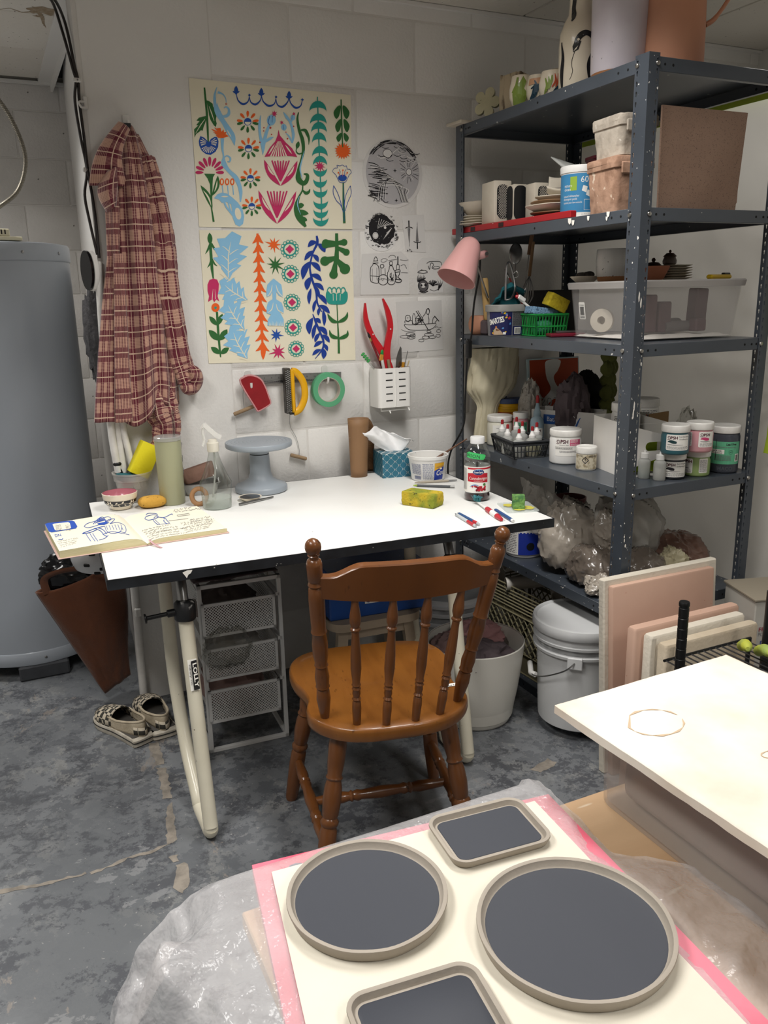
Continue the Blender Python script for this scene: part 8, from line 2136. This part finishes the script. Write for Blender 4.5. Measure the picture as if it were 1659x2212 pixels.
t=rod('toothbrush','red and white toothbrush with splayed teal bristles on the table','toothbrush',(.989,-.645,TT+.006),(.944,-.842,TT+.006),[('neck',0,.42,.0028,.0045,WPL),('grip',.42,.62,.0075,.008,RI),('label_band',.62,.82,.0082,.0082,WPL),('end',.82,1,.0082,.005,RI)])
b=MB();r=random.Random(3)
for k in range(90):
    p=Vector((.988+.010*(r.random()-.5),-.645+.026*(r.random()-.5),TT+.009));d_=Vector((r.random()-.5,r.random()-.5,.75))
    b.tube([p,p+d_*.018,p+d_*.018+Vector((d_.x,d_.y,0))*.008],.0008,3,cap=False)
b.build('bristles',mat('teal_bristles','#3d7f86',.8),t)['kind']='stuff'
t=thing('glass_sheet','small clear sheet smeared with yellow glaze at the right end of the table','plate',(1.068,-.738,TT),(0,0,radians(-17)))
L(t).loft([[(p[0],p[1],z) for p in rrect(.095,.115,.008,4)] for z in (0,.003)]).build('sheet',mat('clear_sheet','#dfe6e2',.08,alpha=.35,spec=.8),t)
f=Flat();r=random.Random(8)
for cx_,cy_,R0 in ((-.02,.02,.022),(.018,-.02,.026),(-.005,-.035,.018)):f.poly([(cx_+R0*(.75+.5*r.random())*cos(a),cy_+.7*R0*(.7+.6*r.random())*sin(a)) for a in [2*pi*k/16 for k in range(16)]])
wg=WORLD[t];f.mesh(lambda x,y,h_:wg@Vector((x,y,.0032+h_)),'glaze_smear',mat('pale_yellow_glaze','#ccc258',.4),t)['kind']='stuff'
sponge('green_sponge','small green sponge cube standing on the glazed sheet',(1.060,-.752,TT+.0225),(.036,.030,.038),mat('green_sponge','#6f9a52',.95,col2='#39693f',nscale=70,nrange=(.45,.6),namt=.8,bump=.9,bscale=160),(0,0,radians(-30)),4,bev=.003,amp=.0018)
# ------------------------------------------------------------------ under and beside the table
WME=mat('white_epoxy_metal','#d6d6d4',.4)
def mesh_mat():
    m=mat('white_wire_mesh','#d2d2d0',.45);nt=m.node_tree;N=nt.nodes;b=N['Principled BSDF']
    tc=N.new('ShaderNodeTexCoord')
    w=[]
    for a in (45,-45):
        q=N.new('ShaderNodeMapping');q.inputs['Rotation'].default_value=(0,radians(a),0);q.inputs['Scale'].default_value=(1,1,1)
        nt.links.new(tc.outputs['Object'],q.inputs['Vector'])
        x=N.new('ShaderNodeTexWave');x.wave_type='BANDS';x.bands_direction='X';x.inputs['Scale'].default_value=50
        nt.links.new(q.outputs['Vector'],x.inputs['Vector']);w.append(x.outputs['Fac'])
    mx=N.new('ShaderNodeMath');mx.operation='MAXIMUM';nt.links.new(w[0],mx.inputs[0]);nt.links.new(w[1],mx.inputs[1])
    g=N.new('ShaderNodeMath');g.operation='GREATER_THAN';g.inputs[1].default_value=.66;nt.links.new(mx.outputs[0],g.inputs[0]);nt.links.new(g.outputs[0],b.inputs['Alpha'])
    return m
MESH=mesh_mat()
t=thing('drawer_unit','white metal drawer unit with three mesh drawers under the table','drawer unit',(.185,-.445,0),(0,0,radians(-3)))
w,d,h=.245,.36,.53
b=L(t)
for x in (.006,w-.006):
    for y in (.006,d-.006):b.box((x,y,h/2),(.012,.012,h),bev=.001)
for z in (.006,h-.006):
    for y in (.006,d-.006):b.box((w/2,y,z),(w,.012,.012),bev=.001)
    for x in (.006,w-.006):b.box((x,d/2,z),(.012,d,.012),bev=.001)
b.build('frame',WME,t,fix=False)
for k,(z0,z1) in enumerate(((.372,.475),(.236,.335),(.100,.205))):
    f=L(t);dw=w-.03;z=(z0+z1)/2;hh=z1-z0
    for q in (z0+.004,z1-.004):f.box((w/2-.008,-.006,q),(dw,.006,.008))
    for x in (w/2-.008-dw/2+.004,w/2-.008+dw/2-.004):f.box((x,-.006,z),(.008,.006,hh))
    dr=f.build('drawer',WME,t,fix=False)
    L(t).grid(lambda u,v:(w/2-.008+dw*(u-.5),-.0055,z0+hh*v),1,1).build('mesh_front',MESH,dr)
    b=L(t);[b.grid(lambda u,v:(x,-.003+(d-.03)*u,z0+hh*v),1,1) for x in (.015,w-.026)];b.grid(lambda u,v:(.015+(w-.041)*u,-.003+(d-.03)*v,z0+.004),1,1);b.build('mesh_sides',MESH,dr)
    L(t).box((w-.012,.17,z1-.004),(.012,.34,.010)).build('runner',WME,t)
for k,(z,m,la) in enumerate(((.395,mat('taupe_cloth','#6f6560',.9),'taupe cloth in the top mesh drawer'),(.258,mat('pale_bags','#a9a59e',.5),'pale plastic bags in the middle mesh drawer'),(.135,mat('dusty_pink_cloth','#947a74',.9),'dusty pink cloth spilling from the bottom mesh drawer'))):
    crumple('drawer_contents',la,'cloth',(.295,-.31,z+.022),(.088,.105,.055+.014*(k==2)),m,11+k,.2,3.0,40,26,flat=-.45)
crumple('clear_plastic_bag','clear plastic bag draped over the middle mesh drawer','plastic bag',(.255,-.468,.335),(.060,.014,.055),thin('clear_bag_film','#efefed',.2,.6),4,.4,2.6,36,24)
for k,(z,m,r_,s_,la) in enumerate(((.536,GREYC,.0,(.25,.30),'dark cloth at the bottom of the paper pile on the drawer unit'),(.549,mat('green_sheet','#2f7a3f',.6),-.1,(.21,.26),'green sheet in the paper pile on the drawer unit'),(.560,mat('blue_sheet','#2b5c9a',.5),.12,(.22,.2),'blue sheet in the paper pile on the drawer unit'),(.571,mat('cream_papers','#b9ac93',.8),-.05,(.20,.24),'cream papers on top of the pile on the drawer unit'),(.583,PAPER,.2,(.15,.2),'white crumpled paper topmost on the drawer unit'))):
    o=MB(Tm((.305,-.285,z),(0,0,r_))).grid(lambda u,v:(s_[0]*(u-.5),s_[1]*(v-.5),.005*fbm((u*4,v*4,k),3)),16,16).build('paper_sheet',m,solid=.003);tag(o,la,'paper','papers on the drawer unit')
# wooden stool with a blue box
STW=mat('pale_stained_wood','#b5a48f',.7,col2='#98866f',nscale=14,stretch=(.3,1,1))
t=thing('step_stool','small pale wooden stool under the table carrying the blue box','stool',(.71,-.43,0),(0,0,radians(-4)))
L(t).loft([[(p[0],p[1],z) for p in rrect(.30,.25,.05,5)] for z in (.345,.370)]).build('seat',STW,t)
for sx in (-1,1):
    for sy in (-1,1):L(t).loft([[(sx*.105*k+a,sy*.085*k+c,z) for a,c in ((-.016,-.013),(.016,-.013),(.016,.013),(-.016,.013))] for k,z in ((1.35,0),(1,.345))],sm=False).build('leg',STW,t)
    L(t).box((0,sx*.088,.325),(.20,.016,.034)).build('apron',STW,t)
BXB=mat('royal_blue_card','#1c4c98',.45,col2='#17407f',nscale=9,col3='#9fb6d6',n3=(50,.73,.75))
t=thing('blue_box','royal blue cardboard box with a white printed label on the stool','box',(.725,-.42,.3705),(0,0,radians(-5)))
L(t).box((0,0,.075),(.31,.20,.15),bev=.004).build('carton',BXB,t)
L(t).box((0,0,.128),(.316,.206,.05),bev=.003).build('lid',BXB,t)
f=Flat();f.rect(-.045,0,.105,.042,0);f.lay=.0003;f.text('SHIMPO',-.040,.037,.022,1,w=.115,bold=.05);f.text('Nidec',-.040,.011,.008,2,w=.03,bold=.03,shear=.25);f.text('Group Company',-.004,.011,.0075,2,w=.07)
wq=WORLD[t];f.mesh(lambda x,y,h_:wq@Vector((x,-.1035-h_,.085-y)),'label',[LBL,mat('label_blue','#1d4ea3',.5),TXTK],t)
# waste bin, pail behind
t=thing('waste_bin','white plastic waste bin full of dirty rags beside the chair','bin',(1.010,-.605,0))
BINW=mat('cream_white_plastic','#d9d6cd',.35,col2='#cfccc2',nscale=4)
L(t).lathe([(.106,0),(.111,.002),(.114,.008),(.1195,.03),(.127,.065),(.1335,.10),(.1395,.14),(.145,.18),(.1500,.225),(.1535,.255),(.1545,.262),(.151,.264),(.148,.255),(.138,.15),(.12,.02)],56,cap1=True).build('body',BINW,t)
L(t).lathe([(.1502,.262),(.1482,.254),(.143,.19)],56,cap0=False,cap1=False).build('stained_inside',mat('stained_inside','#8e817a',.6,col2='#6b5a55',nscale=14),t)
for k,(c,r_,m,la) in enumerate((((.997,-.64,.212),(.095,.08,.045),GREYC,'grey brown rag at the front of the waste bin'),((1.040,-.55,.235),(.08,.06,.05),mat('dusty_rose_rag','#a87c7c',.9),'dusty rose rag at the back of the waste bin'),((.945,-.57,.228),(.06,.055,.042),mat('mauve_rag','#7d6664',.9),'mauve rag at the left of the waste bin'))):
    crumple('rag',la,'rag',c,r_,m,21+k,.4,2.0,48,32,flat=-1,group='rags in the waste bin')
pail('white_pail','white ribbed plastic pail under the table behind the waste bin',1.070,-.33,0,.135,.33,False,(.315,.285,.25),mat('white_pail','#c9cacb',.4))
tag(MB().tube(spline([(.49,-.03,.64),(.50,-.025,.5),(.52,-.02,.36),(.505,-.03,.2),(.50,-.03,.02)],8),.0035,8).build('hanging_cord',mat('pale_cord','#b9b5a8',.5)),'pale cord hanging down the wall behind the chair','cord')
# shoes
def checker(c1,c2,s,rot=0.0):
    m=mat('checker_canvas',c1,.85);nt=m.node_tree;N=nt.nodes
    tc=N.new('ShaderNodeTexCoord');q=N.new('ShaderNodeTexChecker');q.inputs['Scale'].default_value=s;q.inputs['Color1'].default_value=lin(c1);q.inputs['Color2'].default_value=lin(c2)
    nt.links.new(tc.outputs['Object'],q.inputs['Vector']);nt.links.new(q.outputs['Color'],N['Principled BSDF'].inputs['Base Color']);return m
CHK=checker('#c4b9a5','#37352f',64);CANVB=mat('dirty_canvas','#bdb099',.9,col2='#958770',nscale=30,bump=.4,bscale=160);SOLE=mat('grimy_white_sole','#c3bcae',.7,col2='#8f8675',nscale=40);LINING=mat('grey_lining','#4d4a46',.9)
def shoe(label,x,y,rot,mir):
    t=thing('slip_on_shoe',label,'shoe',(x,y,0),(0,0,rot),'pair of checked shoes')
    cl=[(a*.9,c,w_*.92) for a,c,w_ in [(-.135,0,.036),(-.11,0,.042),(-.06,.001,.042),(0,.002*mir,.044),(.06,.004*mir,.051),(.10,.004*mir,.049),(.13,.001,.036),(.143,0,.018)]]
    def ring(s,z,zf=0.0):
        L_,R_=[],[]
        for k in range(len(cl)):
            a,c,w_=cl[k];L_.append((a*s,c+w_*s,z+zf*max(0,a)));R_.append((a*s,c-w_*s,z+zf*max(0,a)))
        return [tuple(p) for p in spline([Vector(p) for p in L_+R_[::-1]],4,True)]
    L(t).loft([ring(.98,.0),ring(1.02,.004),ring(1.03,.024),ring(.99,.027)]).build('sole',SOLE,t)
    L(t).tube([Vector(p) for p in ring(1.035,.017)],.0016,6,closed=True).build('sole_stripe',DARK,t)
    def arch(a,w_,top,y0):return [(a,y0+w_*cos(q),.026+top*sin(q)**.7) for q in [pi*j/14 for j in range(15)]]
    L(t).loft([arch(a,w_*.98,h_,c) for a,w_,h_,c in ((.127,.017,.006,0),(.119,.031,.020,.001),(.095,.043,.030,.003*mir),(.063,.046,.038,.004*mir),(.032,.043,.050,.003*mir),(.008,.039,.055,.002))],closed=False,cap0=False,cap1=False).build('vamp',CHK,t,solid=.003)
    def side(zf,s):
        out=[]
        for k in range(25):
            th=pi*k/24
            out.append((-.048+(-.071*sin(th)**.8+.076*(1-sin(th)))*s,(.039-.004*sin(th))*cos(th)*s,0))
        return out
    secs=[]
    for q in range(5):
        s=1-.05*q/4
        secs.append([(p[0],p[1],.026+(q/4)*(.030+.020*min(1,max(0,(-p[0]-.02)/.1)))) for p in side(0,s)])
    L(t).loft(secs,closed=False,cap0=False,cap1=False).build('quarter',CANVB,t,solid=.003)
    L(t).loft([[(p[0]*1.02-.002,p[1]*1.02,.026+.030*q) for p in side(0,1)[7:18]] for q in (0,1)],closed=False,cap0=False,cap1=False).build('heel_panel',CHK,t,solid=.001)
    L(t).loft([ring(.90,.0285),ring(.5,.029)],cap0=False).build('insole',LINING,t)
    L(t).tube([(p[0],p[1],p[2]+.0005) for p in secs[-1]],.0038,8).build('collar',CANVB,t)
shoe('left dirty checkered slip on shoe, turned outward',-.026,-.185,radians(113),1)
shoe('right dirty checkered slip on shoe, nearer the table leg',.070,-.170,radians(97),-1)
# tote bag with a black bag, helmet
TOTE=mat('brown_corduroy','#5b3118',.9,col2='#4d2812',nscale=6,bump=.35,bscale=200,sheen=.2)
t=thing('tote_bag','brown corduroy tote bag hanging under the left corner of the table','bag',(-.05,.02,.47))
tl_,tr_,bl_,br_=Vector((-.225,.05,.425)),Vector((.040,.09,.50)),Vector((-.052,.06,.025)),Vector((.052,.09,.062))
def totef(dy):
    def fn(u,v):
        p=tl_.lerp(tr_,u).lerp(bl_.lerp(br_,u),v)
        bul=sin(pi*u)**.6*(.055*(1-.2*v))*sin(pi*min(1,.22+v*.78))**.5
        p=p+Vector((.012*sin(v*5)*u,dy*(bul+.006*fbm((u*4,v*4,dy),3)),.015*sin(pi*u)*(1-v)*-1))
        p.y-=.004*max(0,sin(u*9+v*4))*(dy>0)*-1
        return p
    return fn
MB().grid(totef(-1),40,50).build('front',TOTE,t,solid=.003)
MB().grid(totef(1),40,50).build('back',TOTE,t,solid=.003)
MB().tube(spline([(-.190,.03,.42),(-.195,.02,.47),(-.16,.0,.495),(-.09,.0,.497),(-.03,.01,.478),(.0,.03,.462)],8),.012,8,flat=.25).build('strap',TOTE,t)
crumple('black_bin_bag','shiny black plastic bag inside the brown tote','plastic bag',(-.120,.065,.470),(.070,.03,.055),mat('gloss_black_film','#111214',.18),31,.45,2.6,40,28)
t=thing('helmet','white helmet with dark vents hanging behind the open sketchbook','helmet',(-.035,-.20,.600))
L(t).sphere((0,0,0),(.088,.11,.082),32,20,fn=lambda n:1.0 if n.z>-.5 else .5/-n.z*1.0).build('shell',mat('white_gloss','#c9cacc',.25),t)
for a,e in ((-2.2,-.1),(-1.7,-.25),(-2.0,.3),(-1.5,.2),(-1.2,-.2),(-1.9,-.42)):
    p=Vector((.088*cos(e)*cos(a),.11*cos(e)*sin(a),.082*sin(e)));L(t).box((0,0,0),(.018,.009,.006),bev=.002,M=frame(p,p*2)).build('vent',DARK,t)
# ------------------------------------------------------------------ foreground: work table, wrapped board, trays, plaster slab
PLY=mat('worn_plywood','#c2a380',.7,col2='#a27f5b',nscale=5,col3='#dccdb6',n3=(22,.66,.72),stretch=(.35,1.6,1),bump=.15,bscale=60)
t=thing('work_table','low worn plywood work table in the foreground','table',(.45,-2.2,0))
L(t).box((0.125,0,.569),(1.28,.80,.022),bev=.002).build('tabletop',PLY,t)
for x in (-.44,.68):
    for y in (-.35,.35):L(t).box((x,y,.279),(.05,.05,.558),bev=.004).build('leg',PLY,t)
TB_=.5802
PNKF=mat('pink_foam_board','#cf4a63',.6,col2='#d98594',nscale=7,namt=.8,nrange=(.35,.6))
t=thing('foam_board','pink foam board wrapped in plastic carrying the clay trays','board',(.175,-1.98,TB_),(0,0,radians(-5)))
MB(Matrix.Translation((0,0,TB_+.0003))).prism([(-.034,-1.744),(.404,-1.792),(.366,-2.22),(.355,-2.33),(-.105,-2.29),(-.074,-2.0)],.017).build('board',PNKF,t)
f=Art();
for x,y,s in ((-.176,.185,.014),(-.196,.050,.012),(-.206,-.055,.012)):f.stroke([(x+s*cos(a)*(1-a*.05),y+s*sin(a)*.8) for a in [k*.5 for k in range(12)]],.004,0)
wf=WORLD[t];f.mesh(lambda x,y,h:wf@Vector((x,y,.0172+h)),'printed_marks',mat('foam_print','#3d4a63',.6),t)['kind']='stuff'
FILM=mat('hazy_poly_film','#d9d6d6',.2,alpha=.36,spec=.8,col2='#f4f2f2',nscale=16,bump=1,bscale=22,bdist=.012)
def film(u,v):
    y=-1.738-.66*v
    xr=.412 if v<.28 else .412+.068*min(1,(v-.28)/.10)-.11*max(0,v-.58)
    x=-.36+(xr+.36)*u
    w=ridge((u*4,v*4,1.5),3,1.3)
    d=-.066-x;ex=.405-(y+1.98)*.087*-1
    z=.6005
    inb=x<.39-.09*(-(y+1.75))
    if d>0:
        fl=min(1,d*14)
        z-=.045*fl*d/.1+1.05*max(0,d-.09)**1.1+.010*sin(y*46+d*20)*min(1,d*9)-.010*w*fl
        x+=.28*max(0,d-.06)+.016*sin(y*31)*fl*d*8
    elif inb:z+=.0004+.0006*max(0,w)
    else:z=.5835+.009*max(0,w)*min(1,(x-.36)*30)+.012*math.exp(-((x-(.39+.09*(y+1.75)))*60)**2)
    cf=math.exp(-(((x+.175)*22)**2+((y+1.84+(x+.175)*1.4)*11)**2));z+=cf*(.035+.018*w);x-=cf*.02*w
    if v<.03:z-=.016*(1-v/.03)
    return (x,y,z)
o=MB().grid(film,130,110).build('plastic_film',FILM);tag(o,'hazy plastic film spread over the pink board and hanging off the work table','plastic sheet')
NEWS=mat('cream_newsprint','#d8d2c3',.85,col2='#cbc4b3',nscale=6,bump=.15,bscale=40)
P_=[(-.017,-1.776),(.371,-1.804),(.344,-2.14),(.333,-2.30),(-.098,-2.27),(-.056,-2.007)]
o=MB().prism(P_,.0008,M=Matrix.Translation((0,0,.6028))).build('cream_paper',NEWS);tag(o,'sheet of cream paper under the clay trays','paper')
CLAYG=mat('raw_grey_clay','#a0978b',.75,col2='#928a7f',nscale=12,bump=.12,bscale=140);SLIP=mat('dark_slate_slip','#34373f',.6,col2='#3b3e47',nscale=3,stretch=(1,.15,1),bump=.05,bscale=60)
zt_=.6038
def rtray(label,x,y,r,rot=0.0,w=None,d=None,h=.017):
    t=thing('clay_tray',label,'tray',(x,y,zt_),(0,0,rot),'clay trays on the cream paper');n=72
    def rg(s,z,k=0):
        if w:return [(p[0],p[1],z+.0006*fbm((p[0]*20,p[1]*20,x),2)) for p in rrect(w-2*s,d-2*s,max(.004,.024-s),8)]
        return [((r-s)*(1+.006*fbm((cos(a),sin(a),x),2))*cos(a),(r-s)*(1+.006*fbm((cos(a),sin(a),x),2))*sin(a),z+.0008*fbm((2*cos(a),2*sin(a),y),2)) for a in [2*pi*q/n for q in range(n)]]
    L(t).loft([rg(.008,0),rg(.005,.001),rg(.0005,h-.003),rg(.0008,h-.0005),rg(.003,h),rg(.0058,h-.001),rg(.0085,h-.008),rg(.012,.0065)],cap1=True).build('body',CLAYG,t)
    L(t).loft([[(p[0],p[1],p[2]) for p in rg(.0068+.0006*sin(5),h-.0055)],rg(.0092,h-.0095),rg(.013,.0072)],cap0=False,cap1=True).build('slip_surface',SLIP,t)
rtray('round grey clay tray with dark slate inside, left of the two round ones',.0705,-1.8815,.098)
rtray('largest round grey clay tray with dark slate inside, at the right',.2615,-2.035,.1125)
rtray('small rectangular clay tray with dark slate inside, farthest away',.2690,-1.8415,0,radians(-5),.148,.108,.013)
rtray('rectangular clay tray with dark slate inside, cut off by the bottom of the picture',.052,-2.070,0,radians(-6),.150,.112,.014)
# plastic bin with the plaster slab on it
BINM=mat('grimy_clear_bin','#bdb6b1',.2,alpha=.26,col2='#cfc9c0',nscale=5,namt=.7,spec=.7,bump=.15,bscale=9)
t=thing('plastic_bin','grimy clear plastic bin under the white plaster slab','storage bin',(.636,-2.12,TB_+.0004))
L(t).loft([[(p[0]*s,p[1]*s2,z) for p in rrect(.327,.625,.022,6)] for s,s2,z in ((.955,.97,0),(.965,.98,.004),(.972,.985,.05),(1.0,1.0,.120),(1.03,1.02,.122),(1.03,1.02,.136),(1.0,1.0,.1365),(.96,.975,.05),(.95,.965,.008))],cap1=True).build('body',BINM,t)
L(t).box((0,0,.045),(.275,.57,.07),bev=.02,seg=3).build('clay_contents',mat('mauve_clay_slop','#8d817c',.6,col2='#a99b90',nscale=5,bump=.3,bscale=30),t)
f=Art();r=random.Random(12)
for k in range(26):x,y=.02*(r.random()-.5),.02*(r.random()-.5);f.stroke([(x,y),(x+.014*(r.random()-.5),y+.014*(r.random()-.5)),(x+.02*(r.random()-.5),y+.02*(r.random()-.5))],[.0006,.002,.0006],0,3)
wb_=WORLD[t];f.mesh(lambda x,y,h:wb_@Vector((-.1630-h,-.10+x*1.4,.072+y)),'plaster_splash',PAPER,t,lift=.002)['kind']='stuff'
SLAB=mat('white_plaster_slab','#e6ded2',.75,col2='#cdbca8',nscale=7,namt=.75,nrange=(.42,.7),bump=.12,bscale=70)
t=thing('plaster_slab','large white plaster slab lying on the plastic bin at the right','slab',(.600,-2.12,TB_+.1380),(0,0,radians(1.5)))
secs=[]
for s,z in ((-.004,0),(.0,.002),(.0,.014),(-.003,.0165),(-.010,.017)):
    secs.append([(p[0]+.0012*fbm((p[0]*25,p[1]*25,z*50),3),p[1]+.0012*fbm((p[0]*25,p[1]*25,7),3),z) for p in [(a,c) for a,c in [(-.172-s+q*(.352+2*s)/40,.345+s) for q in range(41)]+[(.18+s,.345+s-q*(.69+2*s)/60) for q in range(1,61)]+[(.18+s-q*(.352+2*s)/40,-.345-s) for q in range(1,41)]+[(-.172-s,-.345-s+q*(.69+2*s)/60) for q in range(1,60)]]])
L(t).loft(secs).build('slab',SLAB,t)
f=Flat();f.stroke([(-.085+.042*cos(a),.235+.034*sin(a)) for a in [k*.33 for k in range(19)] if a<2.2 or a>2.9],[.001,.004,.0004,.003,.0008,.005]*3,0);f.stroke([(.02+.05*cos(a),.085+.016*sin(a)-.02*cos(a)) for a in [.6+k*.3 for k in range(15)]],[.001,.002]*8,0)
ws_=WORLD[t];f.mesh(lambda x,y,h:ws_@Vector((x,y,.0171+h)),'ring_stain',mat('tan_stain','#bfa88c',.8),t)['kind']='stuff'
t=thing('garden_glove','yellow green rubber glove fingers on a black rack at the right edge','glove',(1.24,-1.42,.50))
GLV=mat('yellow_green_rubber','#b3b53a',.7,col2='#5c8f6c',nscale=18,bump=.4,bscale=90)
b=MB()
for p,q in (((1.30,-1.36,.475),(1.235,-1.43,.508)),((1.31,-1.40,.475),(1.262,-1.47,.505)),((1.33,-1.42,.47),(1.30,-1.49,.49))):b.tube(spline([p,Vector(p).lerp(Vector(q),.5)+Vector((0,0,.008)),q],4),[.013]*7+[.010,.005],12)
b.build('fingers',GLV,t)
t=thing('wire_rack','black wire rack shelf behind the plaster slab','rack',(1.28,-1.40,0))
b=MB()
for k in range(14):b.tube([(1.115+.02*k,-1.50,.452),(1.115+.02*k,-1.30,.452)],.002,5)
for y in (-1.50,-1.30):b.tube([(1.11,y,.452),(1.40,y,.452)],.0035,6)
b.build('wire_shelf',BLACKP,t)['kind']='stuff'
MB().tube([(1.385,-1.36,0),(1.385,-1.36,.60)],.0118,14).build('post',BLACKP,t)
for y in (-1.50,-1.30):MB().tube([(1.395,y,0),(1.395,y,.452)],.006,8).build('leg',BLACKP,t)
